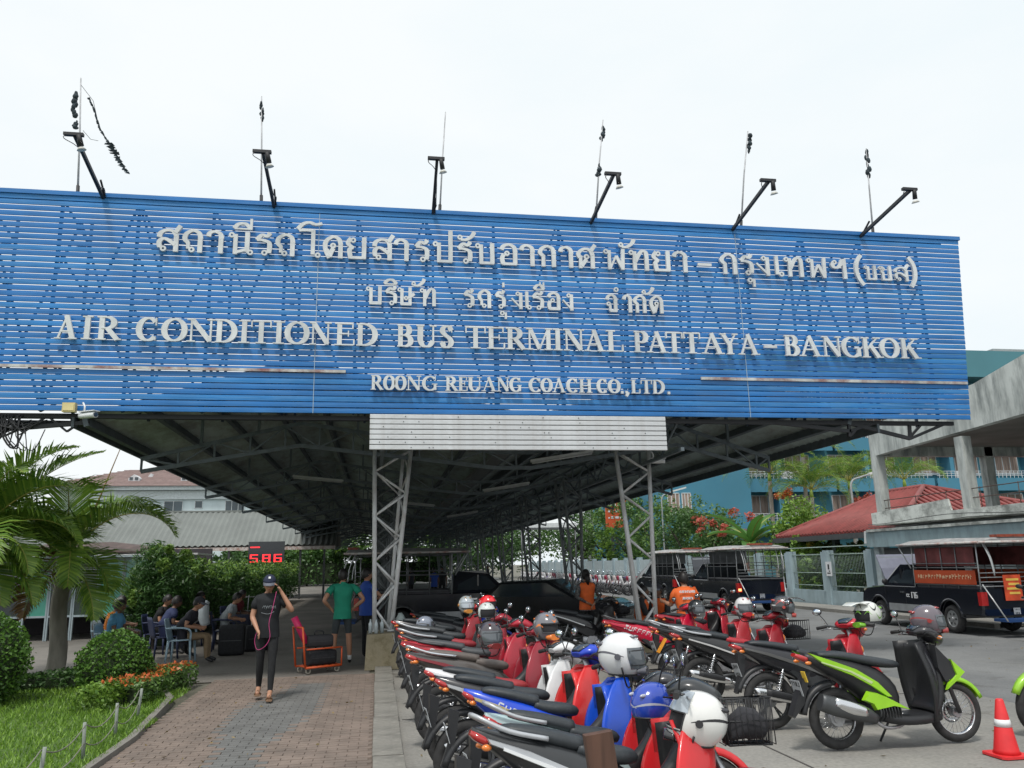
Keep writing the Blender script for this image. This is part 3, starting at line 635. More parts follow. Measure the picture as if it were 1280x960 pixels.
# ================================================================ foliage helpers
import numpy as np
def cards(name, mat_, pos, nrm_up, size, asp=2.2, seed=0, parent=None, droop=0.0, fold=True):
    """leaf-shaped faces (a folded rhombus each) at pos with random orientation"""
    rg = np.random.default_rng(seed); n = len(pos); pos = np.asarray(pos, float)
    d = rg.normal(size=(n, 3)); d[:, 2] = d[:, 2]*.6-droop; d += nrm_up; d /= np.linalg.norm(d, axis=1)[:, None]
    a = rg.normal(size=(n, 3)); s = np.cross(d, a); s /= np.linalg.norm(s, axis=1)[:, None]+1e-9
    nn = np.cross(d, s)
    L = size*rg.uniform(.6, 1.3, n)[:, None]; w = L/asp/2
    v = np.empty((n, 4, 3)); v[:, 0] = pos-d*L/2; v[:, 1] = pos+s*w+nn*w*.35; v[:, 2] = pos+d*L/2; v[:, 3] = pos-s*w+nn*w*.35
    me = bpy.data.meshes.new(name); me.vertices.add(n*4); me.vertices.foreach_set("co", v.reshape(-1))
    me.loops.add(n*4); me.loops.foreach_set("vertex_index", np.arange(n*4, dtype=np.int32))
    me.polygons.add(n); me.polygons.foreach_set("loop_start", np.arange(0, n*4, 4, dtype=np.int32)); me.polygons.foreach_set("loop_total", np.full(n, 4, dtype=np.int32))
    me.materials.append(mat_); me.update(calc_edges=True); me.validate()
    o = bpy.data.objects.new(name, me); C.objects.link(o)
    if parent is not None: o.parent = parent
    return o
def clump_pts(n, c, r, nc, seed, shell=.5, cr_=.35):
    """points in clumps spread through an ellipsoid of centre c, radii r"""
    rg = np.random.default_rng(seed); c = np.array(c, float); r = np.array(r, float)
    cc = rg.normal(size=(nc, 3)); cc /= np.linalg.norm(cc, axis=1)[:, None]; cc *= (rg.uniform(shell, 1, nc)[:, None])
    k = rg.integers(0, nc, n); p = rg.normal(size=(n, 3)); p /= np.linalg.norm(p, axis=1)[:, None]; p *= rg.uniform(.3, 1, n)[:, None]**.5*cr_*rg.uniform(.6, 1.3, nc)[k][:, None]
    return c+(cc[k]+p)*r
G1 = leafmat("leaf_mid", (.05, .12, .025), (.15, .27, .06)); G2 = leafmat("leaf_dark", (.03, .08, .022), (.08, .17, .04))
G3 = leafmat("leaf_bright", (.09, .19, .025), (.22, .36, .05)); GR = leafmat("leaf_red", (.4, .07, .05), (.6, .16, .1)); GO = leafmat("leaf_orange", (.5, .2, .04), (.65, .12, .04))
GP = leafmat("palm_green", (.09, .2, .03), (.27, .4, .06), .35); GB = leafmat("palm_brown", (.13, .07, .03), (.28, .17, .07)); GH = leafmat("hedge_top", (.09, .2, .03), (.24, .38, .07))
bark = mat("bark", (.27, .25, .22), .9, var=.3, scale=8, bump=.6, stretch=(1, 1, .3)); barkd = mat("bark_dark", (.07, .055, .045), .9, var=.3, scale=8, bump=.5)
def tree(name, x, y, h, r, lab, cat="tree", group=None, m=G1, n=2600, sz=.22, seed=1, trunk_h=None, rz=None, m2=None, nc=34, asp=2.0, droop=0):
    t = thing(name, (x, y, 0), lab, cat, group); th_ = trunk_h or h*.4; rg = random.Random(seed)
    mb = MB(); P = [(0, 0, -.1), (rg.uniform(-.1, .1), 0, th_*.5), (rg.uniform(-.2, .2), .1, th_), (0, 0, h*.72)]
    mb.tube(cr_pts(P, 4), [max(.03, h*.03*(1-i/14)) for i in range(13)], 8)
    for k in range(6):
        a = k*1.05+rg.uniform(-.3, .3); q = r*.75
        mb.tube([(0, 0, th_*(.8+.08*k)), (q*.5*math.cos(a), q*.5*math.sin(a), th_+(h-th_)*.3), (q*math.cos(a), q*math.sin(a), th_+(h-th_)*rg.uniform(.35, .75))], [h*.014, h*.009, .02], 6)
    mb.build("trunk", barkd, t)
    hz = rz or (h-th_)*.56
    p = clump_pts(n, (0, 0, h-hz*.92), (r, r, hz), nc, seed)
    cards("crown", m, p, np.array([0, 0, .15]), sz, asp, seed, t, droop)
    if m2: cards("blossom" if m2 in (GR, GO) else "young_leaves", m2, clump_pts(n//4, (0, 0, h-hz*.85), (r*1.02, r*1.02, hz*1.02), max(6, nc//3), seed+9, .9, .16), np.array([0, 0, .3]), sz*.9, asp, seed+5, t)
    return t
def frond(mb, base, az, el, L, droop, lw, ll, n=26, mi=0, twist=0, rng=None, vshape=.5):
    """one palm frond: arching rib with folded leaflets on both sides"""
    rng = rng or R; P = []; p = Vector(base); e = el; st = L/n
    for i in range(n+1):
        P.append(p.copy()); d = Vector((math.cos(az)*math.cos(e), math.sin(az)*math.cos(e), math.sin(e))); p = p+d*st; e -= droop/n*(.35+1.3*i/n)
    mb.tube(P, [max(.004, .022*(1-i/(n+1))) for i in range(n+1)], 5, 1)
    side0 = Vector((-math.sin(az), math.cos(az), 0))
    for i in range(3, n+1):
        t = (P[i]-P[i-1]).normalized(); u = i/n; l = ll*math.sin(PI*min(1, .12+.86*u**.8))*rng.uniform(.72, 1.12)+.05
        side = side0; upv = side.cross(t); upv = upv if upv.z > 0 else -upv
        for s in (-1, 1):
            for sub in (0, .5):
                q0 = P[i]-t*st*sub; dd = (side*s*(.9)+t*.75+upv*(vshape+rng.uniform(-.15, .15))).normalized()
                q1 = q0+dd*l*.55; q2 = q1+(dd+Vector((0, 0, -.6+rng.uniform(-.4, .35)))).normalized()*l*.5
                w = t*lw*rng.uniform(.7, 1.15)
                mb.add([q0-w*.4, q0+w*.4, q1+w, q1-w, q2], [(0, 1, 2, 3), (3, 2, 4)], mi)
# ================================================================ lawn
lawnz = .03
lm_ = ground_mat("lawn_soil", (.1, .17, .035), (.035, .07, .02), 8)
tag(MB().add([(-16, -3, lawnz), (-2.5, -3, lawnz), (-2.5, 9.5, lawnz), (-2.75, 12.2, lawnz), (-3.3, 13.7, lawnz), (-3.6, 14.4, lawnz), (-16, 16.4, lawnz)], [(0, 1, 2, 3, 4, 5, 6)]).build("lawn", lm_), kind='structure')
MB_ = MB(); 
for i, (a, b) in enumerate(zip([(-2.5, -3), (-2.5, 9.5), (-2.75, 12.2), (-3.3, 13.7)], [(-2.5, 9.5), (-2.75, 12.2), (-3.3, 13.7), (-3.6, 14.4)])): MB_.beam((a[0], a[1], .03), (b[0], b[1], .03), .08, .1)
tag(MB_.build("lawn_edging", mat("edging", (.2, .19, .17), .9)), kind='structure')
rg = np.random.default_rng(5); n = 60000
gx = -2.5-7.5*rg.uniform(0, 1, n)**1.3; gy = 5.5+10.2*rg.uniform(0, 1, n)**.8
k = ~((gx > -3.7) & (gy > 13)) & ~((gx > -2.65) & (gy > 10.5)); gx, gy = gx[k], gy[k]
clr = np.sin(gx*3.1+np.sin(gy*1.7)*2)*np.cos(gy*2.3+gx)
pos = np.stack([gx, gy, lawnz+.02+.012*clr], 1)
def grass(name, pos, m, h, seed, kind='stuff'):
    rg = np.random.default_rng(seed); n = len(pos); a = rg.uniform(0, 2*PI, n); hh = h*rg.uniform(.5, 1.3, n); ln = rg.normal(size=(n, 2))*h*.45
    v = np.empty((n, 3, 3)); w = .008; v[:, 0] = pos+np.stack([np.cos(a)*w, np.sin(a)*w, np.zeros(n)], 1); v[:, 1] = pos-np.stack([np.cos(a)*w, np.sin(a)*w, np.zeros(n)], 1); v[:, 2] = pos+np.stack([ln[:, 0], ln[:, 1], hh], 1)
    me = bpy.data.meshes.new(name); me.vertices.add(n*3); me.vertices.foreach_set("co", v.reshape(-1)); me.loops.add(n*3); me.loops.foreach_set("vertex_index", np.arange(n*3, dtype=np.int32))
    me.polygons.add(n); me.polygons.foreach_set("loop_start", np.arange(0, n*3, 3, dtype=np.int32)); me.polygons.foreach_set("loop_total", np.full(n, 3, dtype=np.int32)); me.materials.append(m); me.update(calc_edges=True)
    o = bpy.data.objects.new(name, me); C.objects.link(o); return tag(o, kind=kind)
gl = grass("grass", pos, leafmat("grass_blade", (.085, .19, .02), (.24, .4, .05)), .05, 3)
# ================================================================ palms at the left
def palm(x, y, h, lab, seed, trunk_r, fr, shaft=True, group=None, ll=.85, nlf=38):
    rg = random.Random(seed); t = thing("palm_tree", (x, y, 0), lab, "palm tree", group)
    mb = MB(); n = 16; rs = []
    mb.tube([(.03*math.sin(i*.4), 0, h*i/n) for i in range(n+1)], [trunk_r*(1.12-.2*i/n+(.03 if i % 2 else 0)+(.35*max(0, 1-i/2)**2)) for i in range(n+1)], 14)
    mb.build("trunk", bark, t)
    if shaft: MB().tube([(0, 0, h-.02), (0, 0, h+.25), (0, 0, h+.5)], [trunk_r*.92, trunk_r*.8, trunk_r*.45], 12).build("crown_shaft", mat("crown_shaft_green", (.28, .4, .06), .4), t)
    top = h+(.45 if shaft else 0)
    for (az, el, L, dr, brown) in fr:
        m = MB(); frond(m, (0, 0, top+rg.uniform(-.05, .05)), math.radians(az), math.radians(el), L, math.radians(dr), .022, ll*(.85 if brown else 1), nlf, rng=rg)
        m.build("frond", [GB if brown else GP, mat("rib_yellow", (.35, .33, .08), .5)], t)
    return t
palm(-5.45, 15.6, 1.62, "palm tree with thick grey ringed trunk and yellow green crown shaft on the lawn", 3, .135,
     [(-12, 52, 2.35, 118, 0), (178, 35, 2.4, 90, 0), (250, 40, 2.4, 120, 0), (292, 30, 1.9, 140, 0), (205, 62, 2.3, 110, 0), (320, -25, 1.5, 60, 0), (335, -5, 1.3, 80, 0), (225, 5, 2.0, 75, 1), (40, 60, 2.1, 110, 0), (150, 50, 2.2, 110, 0), (262, -20, 1.6, 60, 1), (285, 75, 2.0, 110, 0)])
palm(-6.3, 14.2, 1.9, "leafy palm at the left edge with fronds reaching up beside the dark cables", 8, .14,
     [(25, 58, 2.3, 45, 0), (-20, 48, 2.0, 75, 0), (180, 50, 2.0, 90, 0), (90, 50, 2, 90, 0), (270, 55, 2.0, 110, 0), (300, 20, 1.9, 110, 0), (240, 40, 1.9, 120, 0), (330, 5, 1.5, 90, 0), (210, 20, 1.9, 110, 0), (45, 20, 1.8, 100, 0), (280, -15, 1.6, 70, 0), (320, -30, 1.4, 50, 0), (10, 75, 2.1, 70, 0), (60, 35, 2.0, 100, 0), (350, 30, 1.9, 100, 0), (310, 60, 2.1, 90, 0), (290, 5, 1.8, 90, 0), (340, -20, 1.6, 60, 0), (20, 10, 1.7, 90, 0)], ll=.7)
t = thing("young_frond_spear", (-5.3, 15.5, 2.2), "thin unopened yellow brown palm spear pointing up towards the canopy corner", "palm spear")
MB().tube([(0, 0, 0), (.32, 0, .75), (.66, 0, 1.85)], [.022, .016, .006], 6).build("stem", mat("spear_brown", (.3, .2, .07), .6), t)
# clipped shrubs, border hedge
def ball(x, y, r, lab, zc, m=G1, n=5200, name="clipped_bush"):
    t = thing(name, (x, y, 0), lab, "bush"); rg = np.random.default_rng(int(abs(x*100)))
    d = rg.normal(size=(n, 3)); d /= np.linalg.norm(d, axis=1)[:, None]; rr = r*(1+.05*np.sin(d[:, 0]*7+1)*np.cos(d[:, 2]*6+d[:, 1]*5))*rg.uniform(.88, 1.04, n)+.05*(rg.uniform(0, 1, n) > .97)
    p = d*rr[:, None]*np.array([1, 1, .95])+np.array([0, 0, zc]); p = p[p[:, 2] > .03]
    cards("leaves", m, p, np.array([0, 0, .3]), .055, 1.7, 4, t)
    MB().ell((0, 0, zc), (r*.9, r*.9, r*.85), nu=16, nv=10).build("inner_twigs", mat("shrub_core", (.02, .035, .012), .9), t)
    MB().tube([(0, 0, -.02), (.02, 0, zc*.5), (0, 0, zc)], .04, 6).build("stem", barkd, t); return t
ball(-3.72, 12.95, .5, "round clipped green bush behind the lawn, in front of the pale blue plastic chair", .44, leafmat("bush_green", (.045, .12, .02), (.13, .26, .04)))
ball(-5.4, 12.3, .74, "large round clipped bush at the left edge of the lawn below the palm", .62, leafmat("bush_green", (.045, .12, .02), (.13, .26, .04)), 8000)
ball(-6.7, 13.6, .8, "bright green clipped bush at the photo's left edge beside the palm trunk", 1.0, G3, 6000)
def border(x0, y0, x1, y1, w, h, lab, m, m2, seed, name="border_hedge", n=5000, sz=.06):
    t = thing(name, (0, 0, 0), lab, "hedge"); rg = np.random.default_rng(seed); u = rg.uniform(0, 1, n); 
    L = math.hypot(x1-x0, y1-y0); nx, ny = -(y1-y0)/L, (x1-x0)/L; s = rg.uniform(-1, 1, n)*w/2; z = h*rg.uniform(.05, 1, n)*(1+.08*np.sin(u*L*5))
    k = (np.abs(s) > w*.32) | (z > h*.75); u, s, z = u[k], s[k], z[k]
    p = np.stack([x0+(x1-x0)*u+nx*s, y0+(y1-y0)*u+ny*s, z], 1)
    cards("leaves", m, p, np.array([0, 0, .4]), sz, 1.8, seed, t)
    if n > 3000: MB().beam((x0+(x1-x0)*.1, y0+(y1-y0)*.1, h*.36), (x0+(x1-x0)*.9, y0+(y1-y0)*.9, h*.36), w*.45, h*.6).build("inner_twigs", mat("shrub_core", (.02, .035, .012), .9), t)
    if m2:
        k = z > h*.8; p2 = p[k][:len(p[k])//3]+np.array([0, 0, .02]); cards("blossom" if m2 in (GR, GO) else "young_leaves", m2, p2, np.array([0, 0, .6]), sz*1.1, 1.6, seed+2, t)
    return t
border(-6.2, 13.55, -3.95, 14.0, .5, .3, "low dark green clipped hedge at the back of the lawn", G2, None, 2)
border(-3.25, 11.6, -3.0, 14.0, .5, .36, "low flowering hedge with orange blossom at the lawn corner beside the pavement", G1, GO, 3)
border(-3.55, 11.3, -3.3, 12.3, .42, .34, "low bright yellow green hedge patch in front of the flowering hedge", G3, None, 4, n=2500)
# rope fence of short posts along the lawn
t = thing("rope_fence", (0, 0, 0), "low fence of short grey posts and sagging rope along the lawn edge", "rope fence")
pts = [(-2.62, 6.4), (-2.66, 7.5), (-2.68, 8.6), (-2.72, 9.7), (-2.8, 10.8)]
pm = MB().tube([(0, 0, 0), (0, 0, .36)], [.018, .016], 8).mesh("post", mat("post_grey", (.25, .28, .25), .8, var=.2))
for x, y in pts: link("post", pm, t, (x, y, .02), (R.uniform(-.05, .05), R.uniform(-.08, .08), 0))
m = MB()
for (a, b) in zip(pts, pts[1:]):
    for z in (.36, .2): m.tube([(a[0]+(b[0]-a[0])*u, a[1]+(b[1]-a[1])*u, z-.1*4*u*(1-u)) for u in [i/8 for i in range(9)]], .006, 5)
m.build("rope", mat("rope", (.2, .2, .16), .9), t)
# tall hedge with a fence behind the seats
t = thing("tall_hedge", (0, 0, 0), "tall dense green hedge with bright tips along the left side of the waiting area", "hedge")
rg = np.random.default_rng(11)
n = 26000; u = rg.uniform(0, 1, n)**1.4; yy = 21+27*u; top = 1.68+.15*np.sin(yy*1.1)+.12*np.sin(yy*2.7)+.2*rg.uniform(0, 1, n)
z = .25+(top-.25)*rg.uniform(0, 1, n)**.7; xx = -5.35+.55*rg.uniform(-1, 1, n)+.02*(yy-21)
cards("leaves", leafmat("hedge_dark", (.03, .085, .022), (.075, .17, .04)), np.stack([xx, yy, z], 1), np.array([.2, -.1, -.1]), .16, 3.2, 12, t, droop=.3)
k = z > top-.35; cards("young_leaves", GH, np.stack([xx[k], yy[k], z[k]+.08], 1), np.array([0, 0, .5]), .15, 3, 13, t)
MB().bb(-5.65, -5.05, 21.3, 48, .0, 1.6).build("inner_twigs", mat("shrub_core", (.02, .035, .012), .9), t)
tree("weeping_shrub", -5.05, 20.6, 2.15, .8, "large drooping shrub with pale tips at the near end of the tall hedge", "shrub", None, leafmat("hedge_dark", (.03, .085, .022), (.075, .17, .04)), 16000, .14, 21, .4, .95, GH, 60, 4.5, .9)
# ================================================================ left buildings
def window(parent, x0, x1, z0, z1, y, dark=True, mull=1, fm=None, gm=None, ax='x'):
    fm = fm or mat("window_frame_white", (.62, .66, .68), .5); gm = gm or mat("window_pane", (.045, .07, .085), .12, coat=.5, var=.3, scale=.7)
    m = MB(); w = .05
    def b(a0, a1, c0, c1, d0, d1):
        if ax == 'x': m.bb(a0, a1, y+d0, y+d1, c0, c1)
        else: m.bb(y+d0, y+d1, a0, a1, c0, c1)
    b(x0, x1, z0, z0+w, -.05, .02); b(x0, x1, z1-w, z1, -.05, .02); b(x0, x0+w, z0, z1, -.05, .02); b(x1-w, x1, z0, z1, -.05, .02)
    for k in range(1, mull+1): xm = x0+(x1-x0)*k/(mull+1); b(xm-w/2, xm+w/2, z0, z1, -.045, .015)
    o = m.build("window", fm, parent); m = MB()
    b(x0+w, x1-w, z0+w, z1-w, -.012, .012); m.build("pane", gm, o); return o
t = thing("tiled_roof_building", (0, 90, 0), "far long white building with brown tiled hip roof and small dormers", "building")
wl = mat("pale_wall", (.62, .72, .75), .8, var=.1, scale=.5, dirt=((.3, .38, .4), .3, .6, (1, 1, .3)))
MB().bb(-33, -9, 0, 12, 0, 10.1).build("wall", wl, t); MB().bb(-34.3, -8, -.9, 13, 10.1, 10.5).build("eave", mat("eave_white", (.58, .64, .66), .7), t)
MB().bb(-33, -9, -.3, 0, 9.15, 10.05).build("fascia", mat("eave_white", (.58, .64, .66), .7), t)
rm = MB(); rm.add([(-34.6, -1.2, 10.5), (-7.7, -1.2, 10.5), (-7.7, 13.3, 10.5), (-34.6, 13.3, 10.5), (-27.7, 6, 13.0), (-14, 6, 13.0)], [(0, 1, 5, 4), (1, 2, 5), (2, 3, 4, 5), (3, 0, 4)])
roofm = mat("brown_tiles", (.21, .145, .135), .8, var=.2, scale=2, bump=.2, dirt=((.3, .24, .22), .4, 3, (1, 1, 1)))
rf = rm.build("roof", roofm, t)
tr = MB()
for i in range(13):
    z = 10.5+2.5*i/13; yy = -1.2+7.2*i/13; xl = -34.6+6.9*i/13; xr = -7.7-6.3*i/13
    tr.box(((xl+xr)/2, yy+.25, z+.1), (xr-xl, .06, .05), rx=.33)
tr.build("tile_course", roofm, rf)['kind'] = 'stuff'
for x, dz in ((-25.7, 0), (-20.4, 0), (-15, 0), (-24.6, .55), (-17.6, .6)):
    m = MB(); m.prism([(-.55, 0), (.55, 0), (.55, .35), (0, .75), (-.55, .35)], -.5, 1.5) if dz == 0 else m.prism([(-.3, 0), (.3, 0), (.1, .5), (0, .5)], -.2, .8)
    o = m.build("dormer", mat("dormer_white", (.55, .56, .58), .7), rf); o.location = (x, 1.2+dz*3, 11.15+dz)
    if dz == 0:
        for s in (-.27, .27): MB().bb(x+s-.17, x+s+.17, .66, .69, 11.3, 11.6).build("pane", glassm, rf)
for i in range(7):
    x = -31.6+i*3.1; w = (.8, 2.0, .7, 1.9)[i % 4]; h0 = (8.2, 7.7, 8.2, 7.5)[i % 4]
    window(t, x, x+w, h0, 9.0, -.02, mull=(0, 2, 0, 1)[i % 4])
t = thing("grey_roof_hall", (0, 50, 0), "long low hall with a big grey corrugated roof behind the hedge", "building")
grm = mat("grey_corrugated", (.175, .19, .18), .75, var=.1, scale=.6, dirt=((.13, .14, .135), .35, 1.5, (1, .3, 1)))
m = MB(); n = 150; vs = []; fs = []
for i in range(n+1):
    x = -27+24.5*i/n; dz = .09 if i % 2 else 0; vs += [(x, 0, 3.1+dz), (x+2.6*1.0 if False else x, 3.9, 5.35+dz), (x, 8, 3.1+dz)]
for i in range(n): fs += [(3*i, 3*i+3, 3*i+4, 3*i+1), (3*i+1, 3*i+4, 3*i+5, 3*i+2)]
m.add(vs, fs).build("roof", grm, t); MB().bb(-27, -2.5, 3.8, 4.0, 5.36, 5.46).build("ridge_cap", grm, t)
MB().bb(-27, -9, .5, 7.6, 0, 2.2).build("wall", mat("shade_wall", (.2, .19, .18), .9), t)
m = MB(); m.bb(-14, -2.5, .05, .12, 2.85, 3.05).build("gutter", mat("rust_white", (.5, .47, .45), .8, dirt=((.25, .1, .06), .9, 8, (1, 1, 1))), t)
for x in (-14, -11, -8.7, -6.1, -4.6, -3.2): MB().bb(x, x+.12, .3, .42, 0, 3.05).build("post", dkmetal, t)
# red digital board
t = thing("digital_board", (-5.95, 46, 2.32), "black electronic board with glowing red digits under the grey roof's edge", "display board")
MB().bb(-.95, .95, 0, .12, -.35, .9).build("housing", blackgl, t)
ledm = mat("led_red", (1, .03, .04), .5, emit=1.3, var=.02)
def seg(mb, ch, x, z, w, h):
    S = {'1': 'bc', '5': 'afgcd', '0': 'abcdef', '6': 'afgedc', '7': 'abc', '8': 'abcdefg', '-': 'g'}[ch]; T = .07
    for s, (a0, a1, b0, b1) in dict(a=(0, 1, .88, 1), g=(0, 1, .44, .56), d=(0, 1, 0, .12), f=(0, .22, .5, 1), b=(.78, 1, .5, 1), e=(0, .22, 0, .5), c=(.78, 1, 0, .5)).items():
        if s in S: mb.bb(x+a0*w, x+a1*w, -.012-.001*ord(s)/100, 0, z+b0*h, z+b1*h)
m = MB(); seg(m, '-', -.85, .35, .5, .5); seg(m, '5', -.85, -.2, .42, .42); seg(m, '8', -.2, -.2, .42, .42); seg(m, '6', .4, -.2, .42, .42); m.build("digits", ledm, t); t.scale = (1.0, 1, 1.0)
# small shed roofs and green panel behind the seats
t = thing("lean_to_shed", (0, 0, 0), "low shed with rusty brown tin roof and pale boards behind the seated travellers", "shed")
rust = mat("rust_tin", (.08, .055, .05), .8, var=.4, scale=3)
MB().add([(-13, 33, 2.7), (-8.0, 33, 2.5), (-8.9, 35, 2.75), (-10.5, 35, 2.95), (-13, 35, 2.9), (-13, 33, 2.62), (-8.0, 33, 2.42), (-8.9, 35, 2.67), (-10.5, 35, 2.87), (-13, 35, 2.82)], [(0, 1, 2, 3, 4), (9, 8, 7, 6, 5), (0, 5, 6, 1), (1, 6, 7, 2), (2, 7, 8, 3), (3, 8, 9, 4), (4, 9, 5, 0)]).build("roof", rust, t)
MB().bb(-12, -6.2, 30.0, 33, 2.3, 2.36).build("awning", mat("awning_white", (.5, .5, .5), .6, var=.2), t); MB().bb(-11, -6.5, 31.5, 31.6, 1.6, 2.2).build("board", white, t)
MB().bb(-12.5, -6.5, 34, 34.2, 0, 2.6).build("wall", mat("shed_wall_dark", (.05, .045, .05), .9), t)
t = thing("glass_booth", (0, 0, 0), "ticket booth with green glass panels and grey frame behind the seated travellers", "booth")
gp = mat("green_pane", (.06, .28, .22), .15, coat=.6, var=.2, scale=1); fr_ = mat("booth_frame", (.28, .34, .37), .5)
for i in range(13):
    x = -13.68+i*.62; f = MB(); 
    for q in (x, x+.58): f.bb(q, q+.05, 24, 24.08, 0, 2.15)
    f.bb(x+.05, x+.58, 24, 24.06, 2.08, 2.14); f.bb(x+.05, x+.58, 24, 24.06, .6, .65); o = f.build("frame", fr_, t)
    MB().bb(x+.05, x+.58, 24.02, 24.04, .65, 2.08).build("pane", gp if i in (10, 11, 7, 3) else glassm, o)
MB().bb(-13.8, -5.4, 23.4, 26.5, 2.15, 2.2).build("roof", fr_, t); MB().bb(-5.6, -5.35, 23.9, 24.1, 0, 2.15).build("post", fr_, t)
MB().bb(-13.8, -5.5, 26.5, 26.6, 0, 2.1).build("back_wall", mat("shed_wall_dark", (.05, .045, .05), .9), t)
# ================================================================ right side buildings
teal = mat("teal_wall", (.055, .21, .31), .75, var=.1, scale=.25, dirt=((.06, .2, .28), .5, .5, (1, 1, .3)))
teald = mat("teal_band", (.05, .2, .26), .75, var=.12, scale=.3); tealr = mat("teal_roof_band", (.07, .21, .25), .7, var=.1, scale=.2)
t = thing("teal_apartment_block", (0, 0, 0), "large teal blue apartment building with balconies and curtained windows beyond the fence", "building")
YB = 58
MB().bb(19.5, 26.3, 54, 72, 0, 15.0).build("front_wing", teal, t)
MB().bb(26.3, 92, YB, YB+14, 0, 16.6).build("main_wall", teald, t)
MB().bb(26.35, 94, YB-2.2, YB+15, 15.7, 17.9).build("roof_band", tealr, t)
MB().bb(50.5, 53.5, YB-.8, YB+2, 17.9, 18.5).build("roof_tank", mat("tank_grey", (.3, .32, .32), .6), t)
cur = mat("curtain", (.32, .24, .2), .8, var=.5, scale=3, stretch=(3, 1, .2)); wfr = mat("window_frame_white", (.62, .66, .68), .5)
def bwin(x0, x1, z0, z1, y):
    o = window(t, x0, x1, z0, z1, y, mull=2, gm=cur)
    MB().bb(x0-.1, x1+.1, y-.16, y, z0-.12, z0-.03).build("sill", wfr, o)
for zf in (4.1, 7.25, 10.4, 13.5):
    for x in [27.2+3.7*q for q in range(10)]:
        bwin(x+.3, x+2.4, zf+.9, zf+2.4, YB-.02)
    for x in (26.4, 34.8, 43.2, 51.6):
        MB().bb(x+.05, x+8.2, YB-1.35, YB-.06, zf-.15, zf+.02).build("balcony_slab", teal, t)
        MB().bb(x+.05, x+8.2, YB-1.4, YB-1.28, zf-.6, zf+.4).build("balcony_wall", teal, t)
        rl = MB(); q = x+.3
        while q < x+8: rl.bb(q, q+.03, YB-1.36, YB-1.33, zf+.4, zf+.95); q += .35
        for zz in (.6, .78, .95): rl.bb(x+.1, x+8.1, YB-1.35, YB-1.32, zf+zz-.015, zf+zz+.015)
        rl.build("balcony_rail", wfr, t)
    for x in (29.9, 37.3, 44.7, 52.1):
        MB().bb(x, x+.35, YB-1.2, YB, zf-.1, zf+3.1).build("pier", teal, t)
        a = MB(); a.bb(x+.6, x+1.4, YB-1.0, YB-.7, zf+.45, zf+1.0); o = a.build("air_conditioner", mat("ac_white", (.55, .57, .58), .5), t); MB().torus((x+1.0, YB-1.02, zf+.72), (0, 1, 0), .19, .02, 16, 5).build("fan_grille", dkmetal, o)
for x, z in ((20.0, 5.0), (22.2, 8.5)): 
    bwin(x, x+.9, z, z+1.4, 53.98); bwin(x+1.05, x+1.75, z, z+1.4, 53.98)
# ---- unfinished concrete building
cm = mat("raw_concrete", (.52, .55, .53), .85, var=.16, scale=1.2, bump=.25, dirt=((.13, .15, .15), .8, 1.7, (1.2, 1.2, .25)))
cmw = mat("whitewashed_concrete", (.6, .63, .6), .85, var=.15, scale=2, dirt=((.12, .13, .12), .8, 2.4, (1, .6, .8)))
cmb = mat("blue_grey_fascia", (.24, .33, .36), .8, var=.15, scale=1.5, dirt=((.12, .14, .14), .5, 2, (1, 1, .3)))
t = thing("concrete_building", (0, 0, 0), "weathered open concrete building with columns, stained parapet and balcony at the right edge", "building")
X0 = 16
# parapet wall with a rising top edge (front, facing the street)
def yz_prism(P, x0, x1, mi=0, mb=None):
    mb = mb or MB(); n = len(P); vs = [(x0, p[0], p[1]) for p in P]+[(x1, p[0], p[1]) for p in P]
    return mb.add(vs, [(i, (i+1) % n, n+(i+1) % n, n+i) for i in range(n)]+[tuple(range(n))[::-1], tuple(range(n, 2*n))], mi)
yz_prism([(24.0, 4.95), (24.0, 5.95), (21, 6.15), (19, 6.3), (17, 6.68), (12, 7.6), (4, 8), (4, 5.1), (17, 5.2)], X0, X0+.25).build("parapet", cm, t)
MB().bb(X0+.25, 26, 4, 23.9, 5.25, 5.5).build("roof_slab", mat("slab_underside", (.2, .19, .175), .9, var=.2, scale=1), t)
MB().bb(X0+.25, 26, 23.7, 24.0, 4.95, 5.9).build("side_parapet", cm, t)
for k, (x, y) in enumerate([(X0, 23.7), (X0, 19.75), (X0, 15.4), (X0, 11), (X0+4, 23.7), (X0+4, 19.7), (X0+8.5, 19.7), (X0+8.5, 23.7), (X0+4, 15.4)]):
    MB().bb(x+.001, x+.3, y, y+.3, 2.95, 5.25 if x > X0 else 4.98).build("column", cm, t)
MB().bb(X0-.05, 26, 4, 24.1, 2.72, 2.95).build("balcony_slab", cmw, t)
yz_prism([(24.15, 2.74), (24.15, 3.12), (20.5, 3.3), (20.4, 2.97), (4, 3.05), (4, 2.74)], X0-.12, X0-.055).build("balcony_fascia", cmw, t)
MB().bb(X0-.35, X0-.12, 4, 24.2, 2.52, 2.6).build("drip_ledge", cmw, t)
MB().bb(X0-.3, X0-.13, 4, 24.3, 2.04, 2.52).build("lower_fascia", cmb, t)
sh = mat("shutter_grey", (.3, .33, .35), .6, var=.15, scale=1)
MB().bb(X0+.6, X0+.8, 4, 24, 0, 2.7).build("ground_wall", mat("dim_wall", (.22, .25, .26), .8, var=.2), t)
m = MB(); z = .1
while z < 2.0: m.bb(X0+.52, X0+.58, 12, 18.6, z, z+.085); z += .1
m.build("roller_shutter", sh, t)['kind'] = 'stuff'
for y in (24.0, 21.8, 18.8, 11.8): MB().bb(X0-.1, X0+.3, y, y+.25, 0, 2.04).build("pillar", mat("pillar_grey", (.36, .42, .44), .8, var=.15), t)
MB().bb(X0-.05, X0+.2, 22.2, 23.8, .9, 2.0).build("grille_panel", dkmetal, t)
